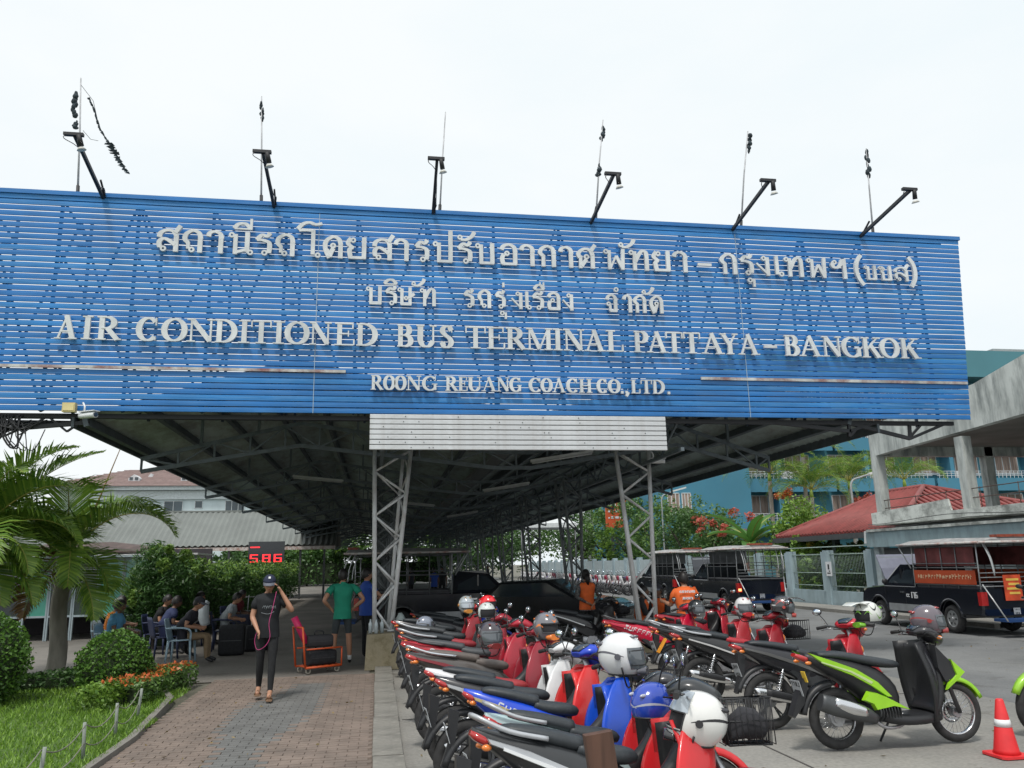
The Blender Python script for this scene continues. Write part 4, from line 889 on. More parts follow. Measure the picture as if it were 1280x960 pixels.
# thin rail above the balcony
m = MB()
for z in (3.25, 3.5): m.tube([(X0+.1, 23.7, z), (X0+.1, 4, z+.08)], .014, 5)
for k in range(14): m.tube([(X0+.1, 23.5-k*1.35, 2.95), (X0+.1, 23.5-k*1.35, 3.55)], .012, 5)
m.build("hand_rail", mat("rusty_rail", (.1, .07, .06), .8), t)
m = MB(); rn = random.Random(2)
for k in range(2): m.tube([(X0-.37, 24-.9*i, 2.68+.12*k-.06*math.sin(i*.9+k)) for i in range(22)], .009, 4)
m.build("wires", black, t)
m = MB(); m.box((X0-.15, 24.35, 2.35), (.25, .2, .4), ry=.1); tag(m.build("flood_light", mat("lamp_grey", (.5, .52, .52), .5)), "grey box shaped light on the corner of the concrete building above the fence", "light")
# ---- red roofed pavilion
t = thing("red_roof_pavilion", (0, 0, 0), "open pavilion with a red tiled hip roof and dark gutter behind the street fence", "pavilion")
rt_ = mat("red_tile", (.25, .055, .05), .6, var=.22, scale=3, dirt=((.2, .06, .05), .5, 5, (1, 1, 1)))
# hip roof with real tile rolls
xa, xb, ya, yb, ze, zr = 17.2, 27.5, 24.8, 33.3, 2.62, 4.35
ap1, ap2 = (21.2, 28.6), (21.2, 31)
m = MB(); m.add([(xa, ya, ze), (xb, ya, ze), (xb, yb, ze), (xa, yb, ze), (ap1[0], ap1[1], zr), (ap2[0], ap2[1], zr)], [(0, 1, 4), (1, 2, 5, 4), (2, 3, 5), (3, 0, 4, 5)])
rf = m.build("roof", rt_, t)
m = MB(); n = 34
for i in range(n): # rolls on the street side (x = xa face)
    y = ya+(yb-ya)*(i+.5)/n
    s = min(1, (y-ya)/(ap1[1]-ya)) if y < ap1[1] else min(1, (yb-y)/(yb-ap2[1]))
    if s < .04: continue
    m.tube([(xa-.02, y, ze+.03), (xa+(ap1[0]-xa)*s, y, ze+(zr-ze)*s+.03)], .075, 5)
for i in range(n):
    x = xa+(xb-xa)*(i+.5)/n; s = min(1, (x-xa)/(ap1[0]-xa)) if x < ap1[0] else (xb-x)/(xb-ap1[0])
    if s < .04: continue
    m.tube([(x, ya-.02, ze+.03), (x, ya+(ap1[1]-ya)*s, ze+(zr-ze)*s+.03)], .075, 5)
m.build("tile_rolls", rt_, t)['kind'] = 'stuff'
m = MB(); 
for a, b in (((xa, ya, ze), (ap1[0], ap1[1], zr)), ((xa, yb, ze), (ap2[0], ap2[1], zr)), ((ap1[0], ap1[1], zr), (ap2[0], ap2[1], zr)), ((xb, ya, ze), (ap1[0], ap1[1], zr))): m.tube([Vector(a)+Vector((0, 0, .06)), Vector(b)+Vector((0, 0, .06))], .1, 6)
m.build("ridge_cap", rt_, t)
m = MB(); m.bb(xa-.12, xa+.05, ya-.1, yb+.1, ze-.22, ze-.02); m.bb(xa+.05, xb, ya-.12, ya+.05, ze-.22, ze-.02); m.build("gutter", dkmetal, t)
for x, y in ((17.7, 25.3), (17.7, 29.5), (17.7, 34), (22, 25.3), (26.8, 25.3), (26.8, 34)): MB().bb(x, x+.22, y, y+.22, 0, 2.7).build("post", mat("post_dark_green", (.04, .07, .06), .6), t)
# ---- street fence of pale blue grey piers, base wall and mesh
fm = mat("fence_blue_grey", (.33, .43, .47), .8, var=.12, scale=2, dirt=((.2, .25, .26), .5, 1.5, (1, 1, .3)))
t = thing("street_fence", (0, 0, 0), "pale blue grey fence with piers, low base wall and wire mesh along the street", "fence")
y = 24.6; i = 0
mesh_m = mat("mesh_wire", (.25, .33, .3), .6)
while y < 86:
    L = 2.7
    MB().bb(16.0, 16.28, y, y+.28, 0, 2.0).build("pier", fm, t); MB().bb(16.0, 16.05, y+.29, y+.42, .55, 1.95).build("pier_trim", fm, t)
    MB().bb(16.06, 16.22, y+.28, y+L, 0, .58 if y < 36 else 1.85).build("base_wall" if y < 36 else "wall_panel", fm if y < 36 else mat("fence_panel_white", (.42, .5, .52), .8, var=.1), t)
    if y < 36:
        m = MB(); q = y+.45
        while q < y+L: m.tube([(16.12, q, .58), (16.12, q, 1.9)], .006, 3); q += .09
        for z in (.75, 1.2, 1.85): m.tube([(16.12, y+.28, z), (16.12, y+L, z)], .016, 4)
        m.build("mesh", mesh_m, t)
    y += L; i += 1
m = MB(); m.tube([(16.1, 24.6, 2.12), (16.1, 36, 2.12)], .02, 5); m.build("top_wire", mesh_m, t)
s = thing("fence_notice", (15.98, 27.2, 1.35), "small white paper notice with black marks fixed to the street fence", "notice"); MB().bb(-.012, 0, -.18, .18, -.25, .25).build("sheet", white, s)
m = MB(); m.bb(-.016, -.0125, -.05, .05, -.02, .16); m.bb(-.016, -.0125, -.11, .11, -.17, -.13); m.bb(-.016, -.0125, -.08, .0, -.1, -.06); m.build("print", black, s)
# pavement along the fence
sheet("far_pavement", 14.9, 16.0, 18, 100, .1, lotm); kbx = MB().bb(14.75, 14.9, 18, 100, -.02, .1).build("far_kerb", lotm); tag(kbx, kind='structure')
# ---- vegetation behind the fence
rg_ = random.Random(4)
def lowpalm(x, y, h, lab, seed, n=22, L=3.3, ll=1.0):
    rr = random.Random(seed); return palm(x, y, h, lab, seed, .13, [(k*360/n+rr.uniform(-12, 12), rr.uniform(20, 70), L*rr.uniform(.85, 1.1), rr.uniform(100, 150), 0) for k in range(n)], True, "palms in front of the teal building", ll, 18)
lowpalm(23.7, 46, 6.4, "tall drooping palm in front of the teal building, nearest the flat blue wall", 31)
lowpalm(25.8, 45, 5.3, "drooping palm before the teal building, second from the flat blue wall", 32)
lowpalm(29.0, 46, 5.9, "full drooping palm before the teal building, left of the concrete column", 33)
lowpalm(32.8, 46, 6.0, "wide palm seen between the columns of the concrete building", 34, 15)
lowpalm(26.6, 47, 8.0, "tallest palm whose crown stands just below the canopy edge before the teal building", 35)
for x, y, zc, m_, lab in ((23.9, 45, 5.6, GO, "hanging cluster of orange palm fruit on the palm nearest the flat blue wall"), (29.2, 45.2, 5.3, GR, "hanging cluster of red palm fruit on the palm beside the concrete column")):
    o = cards("palm_fruit", m_, clump_pts(260, (x, y, zc), (.5, .5, .65), 8, 3), np.array([0, 0, -.5]), .14, 1.3, 2); tag(o, lab, "fruit cluster")
# banana plant
t = thing("banana_plant", (17.6, 36.6, 0), "banana plant with large upright and arching leaves behind the dark pickups", "banana plant")
MB().tube([(0, 0, 0), (0, 0, 2.6)], [.16, .1], 10).build("stem", mat("banana_stem", (.2, .26, .09), .6), t)
for k, (az, el, L) in enumerate([(200, 35, 2.9), (170, 62, 2.6), (350, 40, 2.5), (300, 48, 2.2), (240, 15, 2.2), (20, 65, 2.4), (100, 50, 2.2), (275, 72, 1.9)]):
    m = MB(); az = math.radians(az); e = math.radians(el); p = Vector((0, 0, 2.4)); P = []; n = 12
    for i in range(n+1): P.append(p.copy()); p = p+Vector((math.cos(az)*math.cos(e), math.sin(az)*math.cos(e), math.sin(e)))*L/n; e -= .085
    sd_ = Vector((-math.sin(az), math.cos(az), 0)); vs = []; fs = []
    for i, q in enumerate(P):
        w = .33*math.sin(PI*(.08+.92*i/n))**.6; vs += [q-sd_*w+Vector((0, 0, .1)), q, q+sd_*w+Vector((0, 0, .1))]
    for i in range(n): fs += [(3*i, 3*i+1, 3*i+4, 3*i+3), (3*i+1, 3*i+2, 3*i+5, 3*i+4)]
    m.add(vs, fs, 0, True); m.tube(P, .025, 5, 1); m.build("leaf", [leafmat("banana_leaf", (.08, .2, .04), (.1, .24, .05), .4), mat("rib_yellow", (.35, .33, .08), .5)], t)
veg = [  # x, y, h, r, material, second, label
 (17.6, 40, 3.4, 1.6, G2, GR, "bougainvillea bush with red blossom nearest the dark pickups behind the fence"),
 (18.5, 41.5, 4.3, 2.0, G1, GR, "tall bougainvillea with scattered red flowers behind the white fence panels"),
 (18.0, 33.8, 3.0, 1.0, G3, None, "bright yellow green bush between the banana plant and the red roof"),
 (19.0, 35.0, 4.3, 1.5, G3, None, "rounded bright green tree left of the red pavilion roof"),
 (17.9, 44, 4.8, 2.2, G2, G1, "dark green bushy tree in front of the teal wall's left end"),
 (18.2, 50, 5.6, 2.3, G1, None, "mid green tree behind the fence beside the front lattice column"),
 (18.6, 58, 6.2, 2.4, G1, G3, "leafy tree with light tips seen through the right lattice column"),
 (19, 66, 6.4, 2.7, G1, G3, "yellowish green drooping tree left of the right lattice column"),
 (19.5, 76, 9.0, 4.2, G2, G1, "large rounded dark tree beyond the row of parked motorbikes"),
 (17.5, 31.4, 2.3, .8, G3, leafmat("leaf_yellow", (.5, .45, .05), (.6, .5, .1)), "yellow leaved shrub under the red pavilion roof"),
 (18.3, 29, 2.2, .9, G1, G3, "green shrub behind the mesh of the street fence"),
 (19, 33, 2.4, 1.1, G1, G3, "bushy green shrub seen under the left end of the red roof"),
]
for i, (x, y, h, r, m_, m2, lab) in enumerate(veg): tree("garden_tree", x, y, h, r, lab, "tree" if h > 4 else "bush", "garden plants behind the street fence", m_, int(1500+r*900), .2 if y < 50 else .26, 50+i, h*.25, None, m2, 30)

for i, (x, y, h, r, m_) in enumerate([(-13, 89, 4.5, 3, G2), (-8, 93, 8, 5.5, G1), (0, 90, 7, 5, G1), (5.5, 93, 8.5, 5.5, G2), (11.5, 96, 8, 5.5, G2), (17, 110, 10, 6, G2), (24, 100, 13, 7, G1), (-7, 86, 4.5, 3, G1)]):
    tree("far_tree", x, y, h, r, "dense green tree beyond the far end of the canopy, %s" % ("far left", "left of the middle", "behind the left column row", "between the two column rows", "behind the right column row", "right of the columns", "tallest, beside the white building", "low, at the left end")[i], "tree", "trees beyond the far end of the canopy", m_, 4200, .5, 80+i, h*.2, None, G3 if i % 2 else None, 40)
t = thing("white_far_building", (0, 0, 0), "pale white building with an orange and white advertising board, beyond the garden trees", "building")
MB().bb(26, 34, 88, 100, 0, 13).build("wall", mat("far_white", (.55, .58, .6), .8), t)
b = thing("orange_billboard", (19.4, 62, 5.0), "orange advertising board with white marks, partly hidden behind the right front lattice column", "advertising board")
om = mat("orange_board", (.6, .1, .03), .6, var=.15, scale=.8); MB().bb(-1.6, 1.6, 0, .15, -.6, 2.6).build("panel", om, b)
m = MB(); rn = random.Random(5)
for k in range(5):
    x = -1.4
    while x < 1.2: w = rn.uniform(.1, .35); m.bb(x, x+w, -.02, -.002, 2.1-k*.5, 2.3-k*.5-rn.uniform(0, .08)); x += w+rn.uniform(.06, .15)
m.build("print", white, b); MB().bb(-1.2, -1.05, .05, .15, -5, -.6).build("post", dkmetal, b); MB().bb(1.05, 1.2, .05, .15, -5, -.6).build("post", dkmetal, b)
# pale tent roof and street lights
t = thing("white_canopy_roof", (0, 0, 0), "small white shade roof on posts beyond the column rows", "shade roof")
MB().rings([[(10.2, 58, 4.3), (14.4, 58, 4.3), (14.4, 62, 4.3), (10.2, 62, 4.3)], [(10.2, 58, 4.62), (14.4, 58, 4.62), (14.4, 62, 4.62), (10.2, 62, 4.62)], [(12.2, 59.9, 5.7), (12.4, 59.9, 5.7), (12.4, 60.1, 5.7), (12.2, 60.1, 5.7)]], 0, False).build("roof", mat("tent_white", (.6, .62, .63), .6), t)
for x, y in ((10.3, 58.1), (14.3, 58.1), (14.3, 61.9)): MB().cyl((x, y, 0), (x, y, 4.35), .06).build("post", dkmetal, t)
def street_light(x, y, h, a, lab):
    t = thing("street_light", (x, y, 0), lab, "street light"); MB().tube(cr_pts([(0, 0, 0), (0, 0, h*.8), (.05, 0, h), (a*.5, 0, h+.25), (a, 0, h+.4)], 4), .045, 6).build("pole", mat("lamp_post_grey", (.3, .33, .33), .6), t)
    MB().box((a+.3, 0, h+.5), (.9, .2, .09), ry=-.25).build("lamp_head", mat("lamp_head_white", (.6, .63, .62), .5), t)
street_light(21.5, 34, 5.1, 1.1, "street light with long white head in front of the teal building")
street_light(17.4, 48, 5.6, .9, "thin street light with a slanting head before the teal wall's left end")

border(-20, 83, 10, 84.5, 1.4, 3.3, "long low hedge closing off the far end of the terminal ground", G2, None, 40, "far_hedge", 9000, .4)
rg = np.random.default_rng(77); n = 260; x_ = np.concatenate([rg.uniform(.4, 15, n), rg.uniform(-2.4, -.1, 60)]); y_ = np.concatenate([rg.uniform(4, 26, n), rg.uniform(5, 14, 60)]); z_ = np.where(x_ < 0, .045, .002)
o = cards("fallen_leaves", leafmat("dry_leaf", (.12, .09, .03), (.28, .2, .08), .1), np.stack([x_, y_, z_+.004], 1), np.array([0, 0, 0]), .05, 2, 3); 
for v in o.data.vertices: v.co.z = max(-.004 if v.co.x > .2 else .04, min(v.co.z, (.012 if v.co.x > .2 else .055)))
tag(o, kind='stuff')

o = MB().torus((0, 0, 0), (1, .3, 0), .24, .1, 28, 8).build("hanging_tyre", rubber); o.location = (15.2, 15.35, 2.45); tag(o, "old black tyre hanging at the right edge of the photo above the pickup", "tyre")
o = MB().tube([(15.2, 15.35, 2.8), (15.95, 15.4, 2.85)], .03, 6).build("tyre_bracket", dkmetal); tag(o, "short dark bracket holding the hanging tyre to the concrete building", "bracket")
# ================================================================ motorbikes
def arc_strip(mb, c, r0, r1, a0, a1, w0, w1, mi=0, n=14, th=.006):
    """curved guard around a wheel: angles in degrees, x forward, z up"""
    rs = []
    for i in range(n+1):
        u = i/n; a = math.radians(a0+(a1-a0)*u); r = r0+(r1-r0)*u; w = w0+(w1-w0)*u
        f = lambda rr, y: (c[0]+rr*math.cos(a), y, c[1]+rr*math.sin(a))
        rs.append([f(r-.045, -w), f(r-.008, -w*.8), f(r, 0), f(r-.008, w*.8), f(r-.045, w), f(r-.05, w-th*1.5), f(r-.014, w*.76), f(r-.01, 0), f(r-.014, -w*.76), f(r-.05, -w+th*1.5)])
    return mb.rings(rs, mi, True)
def wheel(parent, x, rad, tr, kind, front, rimm, parts=True):
    w = bpy.data.objects.new("wheel", None); C.objects.link(w); w.parent = parent; w.location = (x, 0, rad)
    R1 = rad-tr; MB().torus((0, 0, 0), (0, 1, 0), R1, tr, 36, 10, rw=tr*.85).build("tyre", rubber, w)
    m = MB(); rr = R1-tr*.75
    m.torus((0, 0, 0), (0, 1, 0), rr, .011, 36, 6, rw=.026); m.build("rim", rimm, w)
    m = MB()
    if kind == 'cast':
        for k in range(5):
            a = 2*PI*k/5+.3
            for s in (-1, 1):
                m.beam((.03*math.cos(a), s*.022, .03*math.sin(a)), ((rr)*math.cos(a+.09*s), 0, (rr)*math.sin(a+.09*s)), .02, .016)
    else:
        for k in range(28):
            a = 2*PI*k/28; b = a+(.35 if k % 2 else -.35); s = .03 if k % 4 < 2 else -.03
            m.tube([(.035*math.cos(b), s, .035*math.sin(b)), (rr*math.cos(a), 0, rr*math.sin(a))], .0022, 3)
    m.build("spokes", rimm if kind != 'cast' else rimm, w)
    h = MB(); h.cyl((0, -.045, 0), (0, .045, 0), .045 if kind != 'drum' else .075, n=14)
    if not front: h.cyl((0, -.03, 0), (0, .07, 0), .07, n=16)
    h.build("hub", alu, w)
    if front:
        d = MB(); d.torus((0, .05, 0), (0, 1, 0), .085, .022, 24, 4, rw=.002); d.build("brake_disc", chrome, w)
    return w
def mirror(parent, s, m_=black, stemc=black, x=.33, z=1.02, col=None):
    m = MB(); m.tube(cr_pts([(x, s*.2, z), (x+.01, s*.25, z+.08), (x+.03, s*.32, z+.15)], 4), .0055, 6); o = m.build("mirror", [stemc], parent)
    MB().ell((x+.04, s*.35, z+.18), (.018, .06, .038), nu=14, nv=8).build("mirror_shell", m_, o)
    MB().ell((x+.03, s*.35, z+.18), (.011, .052, .032), nu=14, nv=8).build("mirror_glass", mirgl, o)
def plate(parent, x, z, tilt, m_=None, text=True):
    m = MB().box((0, 0, 0), (.004, .17, .14)); o = m.build("number_plate", m_ or mat("plate_dull", (.38, .4, .42), .6), parent); o.location = (x, 0, z); o.rotation_euler = (0, tilt, 0)
    q = MB(); rn = random.Random(int(x*1000+z*999)); 
    for row, n, h in ((.035, 4, .04), (-.045, 3, .045)):
        for k in range(n):
            y = (k-(n-1)/2)*.04
            q.bb(-.0045, -.0032, y-.012, y-.004, row-h/2, row+h/2); q.bb(-.0047, -.0033, y-.004, y+.011, row+(h/2-.01 if rn.random() > .5 else -h/2), row+(h/2 if rn.random() > .5 else -h/2+.01))
    q.build("digits", black, o)
def decal_strokes(parent, m_, x0, z0, dx, dz, n, h, y, name="lettering", seed=1):
    rn = random.Random(seed); m = MB(); L = math.hypot(dx, dz); ux, uz = dx/L, dz/L
    for k in range(n):
        a = L*k/n; w = L/n*.62
        for s in (-1, 1):
            yy = y*s
            def p(u, v): return (x0+ux*(a+u*w)-uz*v*h+.3*v*h, yy, z0+uz*(a+u*w)+ux*v*h)
            for (u0_, v0, u1_, v1, t) in (((0, 0, 0, 1, 1), (0, 1, 1, 1, 0), (0, .5, .8, .5, 0)) if rn.random() < .4 else (((0, 0, 0, 1, 1), (1, 0, 1, 1, 1), (0, 0, 1, 0, 0)) if rn.random() < .5 else ((0, 0, 1, 1, 1), (0, 1, 1, 0, 1), (0, 1, 1, 1, 0)))):
                a0 = Vector(p(u0_, v0)); a1 = Vector(p(u1_, v1)); tt = (a1-a0).normalized(); nn = Vector((-tt.z, 0, tt.x))*h*.11
                m.add([a0-nn, a1-nn, a1+nn, a0+nn], [(0, 1, 2, 3)])
    m.build(name, m_, parent)
def bike(name, loc, lab, rz=0, lean=.11, style='wave', col=(.5, .02, .02), col2=None, shield=None, seat=None, seat2=None, tail=None, rim='cast', rimcol=None, group=None, basket=False, grab=chrome, steer=.25, cowl=None, plate_m=None, mirrors=(1, 1), decal=None, tag_orange=False, fr=.285, fend=None, stripe=None, exhc=None, tk=1.0, sc=1.0):
    t = thing(name, loc, lab, "motorbike", group, rz); t.rotation_euler = (-lean, 0, rz); t.scale = (sc, sc, sc)
    body = mat("paint_%.2f_%.2f_%.2f" % col, col, .32, 0, .12, 5, coat=.45)
    c2 = mat("paint_%.2f_%.2f_%.2f" % col2, col2, .32, 0, .12, 5, coat=.45) if col2 else black
    shm_ = mat("paint_%.2f_%.2f_%.2f" % shield, shield, .32, 0, .12, 5, coat=.45) if shield else body
    cwm = mat("paint_%.2f_%.2f_%.2f" % cowl, cowl, .32, 0, .12, 5, coat=.45) if cowl else shm_
    sm = mat("seat_%.2f_%.2f_%.2f" % seat, seat, .5, var=.12, scale=30, bump=.1) if seat else seatm
    s2 = mat("seat_%.2f_%.2f_%.2f" % seat2, seat2, .5, var=.12, scale=30, bump=.1) if seat2 else None
    rimm = rimcol or dkmetal; scoot = style == 'scooter'; r = fr
    xr, xf = -.62, .62
    wheel(t, xr, r, .048 if not scoot else .05, rim, False, rimm)
    # steering group as a child of the bike
    st = bpy.data.objects.new("steering", None); C.objects.link(st); st.parent = t; st.location = (.42, 0, 0); st.rotation_euler = (0, 0, steer)
    wheel_parent = st
    w = wheel(t, xf, r, .042, rim, True, rimm); w.location = (.42+.2*math.cos(steer), .2*math.sin(steer), r); w.rotation_euler = (0, 0, steer)
    m = MB()
    for s in (-1, 1): m.tube([(.2, s*.075, r), (.11, s*.075, r+.3), (.02, s*.06, r+.5)], [.022, .019, .02], 8)
    m.cyl((.03, 0, .72), (-.06, 0, .98), .025); m.box((.02, 0, .76), (.06, .17, .03)); m.build("fork", alu if not scoot else dkmetal, st)
    m = MB(); arc_strip(m, (.2, r), r+.06, r+.045, 22, 148, .035, .07); m.build("front_fender", mat("paint_%.2f_%.2f_%.2f" % fend, fend, .32, 0, .12, 5, coat=.45) if fend else shm_, st)
    # handlebar, cowl, headlight, mirrors
    hz = 1.0
    m = MB(); m.tube(cr_pts([(-.12, -.34, hz), (-.1, -.2, hz+.02), (-.06, 0, hz-.02), (-.1, .2, hz+.02), (-.12, .34, hz)], 5), .011, 8); m.build("handlebar", dkmetal, st)
    for s in (-1, 1):
        o = MB().tube([(-.125, s*.34, hz), (-.11, s*.23, hz+.015)], .018, 10).build("grip", rubber, st)
        MB().tube([(-.06, s*.2, hz-.005), (-.055, s*.33, hz-.02)], .006, 5).build("brake_lever", alu, st)
        if mirrors[0 if s < 0 else 1]: mirror(st, s, x=-.1, z=hz)
    m = MB(); m.loft([(-.15, 0, hz+.01, .06, .02), (-.1, 0, hz+.03, .13, .045), (-.02, 0, hz+.03, .15, .065), (.07, 0, hz-.03, .13, .075), (.13, 0, hz-.08, .075, .05)], n=16, e=2.3)
    m.build("handlebar_cowl", cwm, st)
    MB().loft([(-.155, 0, hz+.04, .05, .012), (-.1, 0, hz+.075, .085, .014), (-.04, 0, hz+.09, .06, .01)], n=12).build("dashboard", glassm, st)
    MB().ell((.1, 0, hz-.06), (.05, .085, .05), nu=14, nv=8).build("headlight", lens, st)
    for s in (-1, 1): MB().ell((.06, s*.125, hz-.03), (.035, .025, .02), nu=8, nv=6).build("indicator", orlens, st)
    # front body / leg shield: curved sheet
    def shield_sheet(z0, z1, x0, x1, W, back, th=.02):
        outer = []; nz, ny = 9, 12
        for i in range(nz+1):
            u = i/nz; z = z0+(z1-z0)*u; xc = x0+(x1-x0)*u; w = W(u); ring = []
            for j in range(ny+1):
                v = -1+2*j/ny; ring.append((xc-back*abs(v)**2.2+.02*math.sin(PI*u), w*v, z-.02*abs(v)))
            for j in range(ny, -1, -1):
                v = -1+2*j/ny; ring.append((xc-back*abs(v)**2.2+.02*math.sin(PI*u)-th, w*v*.97, z-.02*abs(v)))
            outer.append(ring)
        return MB().rings(outer, 0, True)
    if scoot:
        shield_sheet(.24, .95, .46, .36, lambda u: .17+.07*math.sin(PI*min(1, u*1.05))+.0, .16, .03).build("leg_shield", black, t)
        shield_sheet(.42, .93, .475, .40, lambda u: .1+.1*math.sin(PI*(.15+.8*u)), .13, .02).build("front_panel", shm_, t)
        for s in (-1, 1): # angular side wing with the coloured chevron
            MB().pillow([(.36, .92), (.47, .82), (.62, .66), (.56, .6), (.42, .56), (.35, .7)], s*.13, s*.2, .02).build("front_wing", black, t)
            MB().pillow([(.5, .78), (.64, .655), (.57, .595), (.42, .5), (.45, .56), (.54, .635)], s*.185, s*.215, .008).build("green_chevron", c2, t)
        # inner leg panel and floor
        MB().loft([(.4, 0, .9, .12, .05), (.4, 0, .7, .17, .045), (.38, 0, .45, .19, .04), (.3, 0, .3, .19, .045)], n=14, e=3.5).build("inner_panel", black, t)
        MB().loft([(.36, 0, .27, .16, .05), (.2, 0, .245, .175, .05), (-.05, 0, .25, .17, .05), (-.2, 0, .3, .15, .06)], n=14, e=4).build("floorboard", black, t)
        MB().loft([(-.9, 0, .84, .05, .03), (-.75, 0, .78, .11, .07), (-.5, 0, .69, .145, .12), (-.28, 0, .58, .15, .16), (-.12, 0, .45, .13, .15), (-.06, 0, .33, .11, .06)], n=16, e=2.8).build("tail_body", black, t)
        for s in (-1, 1):
            MB().pillow([(-.92, .88), (-.7, .81), (-.45, .72), (-.25, .6), (-.12, .46), (-.17, .46), (-.3, .55), (-.5, .66), (-.75, .76)], s*.13, s*.168, .006).build("sweep_stripe", c2, t)
            MB().pillow([(-.36, .52), (-.26, .5), (-.18, .47), (.05, .34), (-.12, .37), (-.3, .345), (-.33, .4), (-.42, .44)], s*.13, s*.175, .012).build("side_flash", c2, t)
            MB().pillow([(-.8, .8), (-.5, .705), (-.3, .6), (-.32, .58), (-.52, .69), (-.8, .785)], s*.165, s*.172, .003).build("pin_stripe", mat("pin_pale", (.5, .62, .3), .3), t)
        MB().loft([(-.78, 0, .85, .09, .025), (-.55, 0, .835, .125, .04), (-.3, 0, .785, .14, .045), (-.1, 0, .75, .135, .045), (.02, 0, .735, .1, .035), (.06, 0, .72, .06, .02)], n=16, e=2.6).build("seat", sm, t)
        # engine, belt case, silencer, air box
        MB().loft([(-.66, .09, .3, .04, .07), (-.45, .1, .29, .045, .085), (-.2, .1, .3, .045, .1), (-.1, .1, .31, .04, .07)], n=12, e=3).build("belt_case", alu, t)
        m = MB(); m.cyl((-.28, -.1, .33), (-.02, -.02, .36), .07, .055, 12)
        for k in range(7): m.cyl((-.24+k*.03, -.1, .33), (-.235+k*.03, -.1, .33), .085, n=12)
        m.build("engine", dkmetal, t)
        e = MB(); e.loft([(-.86, -.17, .45, .055, .075), (-.7, -.17, .4, .065, .085), (-.45, -.165, .33, .06, .075), (-.3, -.15, .27, .035, .04)], n=14, e=2.5); eo = e.build("exhaust", dkmetal, t)
        MB().loft([(-.74, -.215, .44, .02, .05), (-.55, -.222, .38, .02, .055), (-.42, -.21, .34, .018, .04)], n=10).build("heat_shield", chrome if exhc is None else exhc, eo)
        MB().tube(cr_pts([(-.32, -.15, .26), (-.2, -.13, .19), (0, -.08, .2), (.03, -.05, .3)], 4), .016, 8).build("exhaust_pipe", alu, eo)
        MB().cyl((-.52, .13, .3), (-.42, .13, .62), .028, .024, 8).build("shock_absorber", alu, t)
        ms = MB(); arc_strip(ms, (xr, r), r+.07, r+.09, 95, 172, .06, .05); ms.build("rear_fender", black, t)
        m = MB(); m.prism([(-.92, .68), (-.86, .7), (-.95, .42), (-1.06, .3), (-1.08, .32)], -.05, .05); m.build("mud_flap", black, t)
        plate(t, -.985, .56, -.25, plate_m)
        MB().box((-.93, -.06, .66), (.01, .05, .1), rz=.2, ry=-.3).build("tax_sticker", mat("sticker_yellow", (.75, .5, .05), .5), t)
    else:
        shield_sheet(.34, .9, .40, .37, lambda u: .12+.115*math.sin(PI*min(1, .12+.8*u)), .15).build("leg_shield", shm_, t)
        shield_sheet(.37, .88, .375, .345, lambda u: .1+.1*math.sin(PI*min(1, .12+.8*u)), .12, .012).build("inner_shield", black, t)
        for s in (-1, 1):
            vl = MB(); vl.vloft([(.38, s*.1, .93, .06, .012), (.345, s*.15, .83, .115, .02), (.31, s*.195, .69, .15, .024), (.285, s*.215, .54, .15, .024), (.3, s*.19, .42, .11, .022), (.34, s*.14, .33, .05, .015)], -s*.45); vl.build("shield_wing", shm_, t)
            vl = MB(); vl.vloft([(.31, s*.18, .8, .02, .01), (.27, s*.215, .68, .055, .014), (.25, s*.232, .55, .055, .014), (.28, s*.205, .44, .02, .01)], -s*.45); vl.build("wing_inlay", c2, t)
            MB().ell((.44, s*.1, .76), (.03, .03, .05), nu=10, nv=6).build("indicator", orlens, t)
        MB().loft([(.38, 0, .86, .09, .04), (.28, 0, .66, .06, .06), (.14, 0, .52, .055, .07), (-.02, 0, .5, .07, .07)], n=12, e=2.8).build("centre_tunnel", black, t)
        # tail body rising to the rear
        tm = body
        MB().loft([(-.98, 0, .865, .03, .02), (-.84, 0, .815, .085, .055), (-.62, 0, .735, .13, .1), (-.35, 0, .65, .148, .13), (-.12, 0, .555, .14, .135), (.04, 0, .48, .1, .09), (.12, 0, .43, .06, .03)], n=16, e=2.9).build("tail_body", tm, t)
        for s in (-1, 1):
            MB().pillow([(-.9, .83), (-.62, .765), (-.3, .66), (0, .53), (-.02, .5), (-.32, .62), (-.64, .73), (-.88, .8)], s*.11, s*.15, .005).build("side_stripe", c2 if col2 else black, t)
            MB().pillow([(-.34, .64), (-.1, .53), (.06, .46), (.02, .36), (-.12, .36), (-.3, .45), (-.42, .56)], s*.1, s*.135, .015).build("side_cover", black if not tail else mat("paint_%.2f_%.2f_%.2f" % tail, tail, .25, 0, .04, 3, coat=.8), t)
        if stripe: 
            for s in (-1, 1): MB().pillow([(-.8, .79), (-.5, .7), (-.15, .57), (-.16, .548), (-.5, .675), (-.8, .77)], s*.14, s*.156, .003).build("pin_stripe", stripe, t)
        if decal: decal_strokes(t, decal, -.68, .735, .46, -.15, 7, .055, .15, seed=int(abs(loc[1]*10)))
        so_ = MB().loft([(-.8, 0, .865, .07, .02), (-.72, 0, .862, .1, .034), (-.55, 0, .838, .118, .042), (-.4, 0, .81, .122, .046), (-.27, 0, .785, .115, .046)], n=16, e=2.6).build("seat", sm, t)
        MB().loft([(-.3, 0, .768, .118, .045), (-.2, 0, .738, .13, .05), (-.08, 0, .722, .125, .05), (.0, 0, .71, .095, .042), (.035, 0, .695, .06, .025)], n=16, e=2.6).build("rider_seat" if s2 else "seat_front", s2 or sm, t)
        # engine
        m = MB(); m.loft([(-.2, 0, .3, .09, .1), (-.02, 0, .28, .11, .12), (.12, 0, .29, .09, .1)], n=14, e=3); m.cyl((-.02, -.12, .28), (-.02, .12, .28), .1, n=18); m.build("engine", alu, t)
        m = MB()
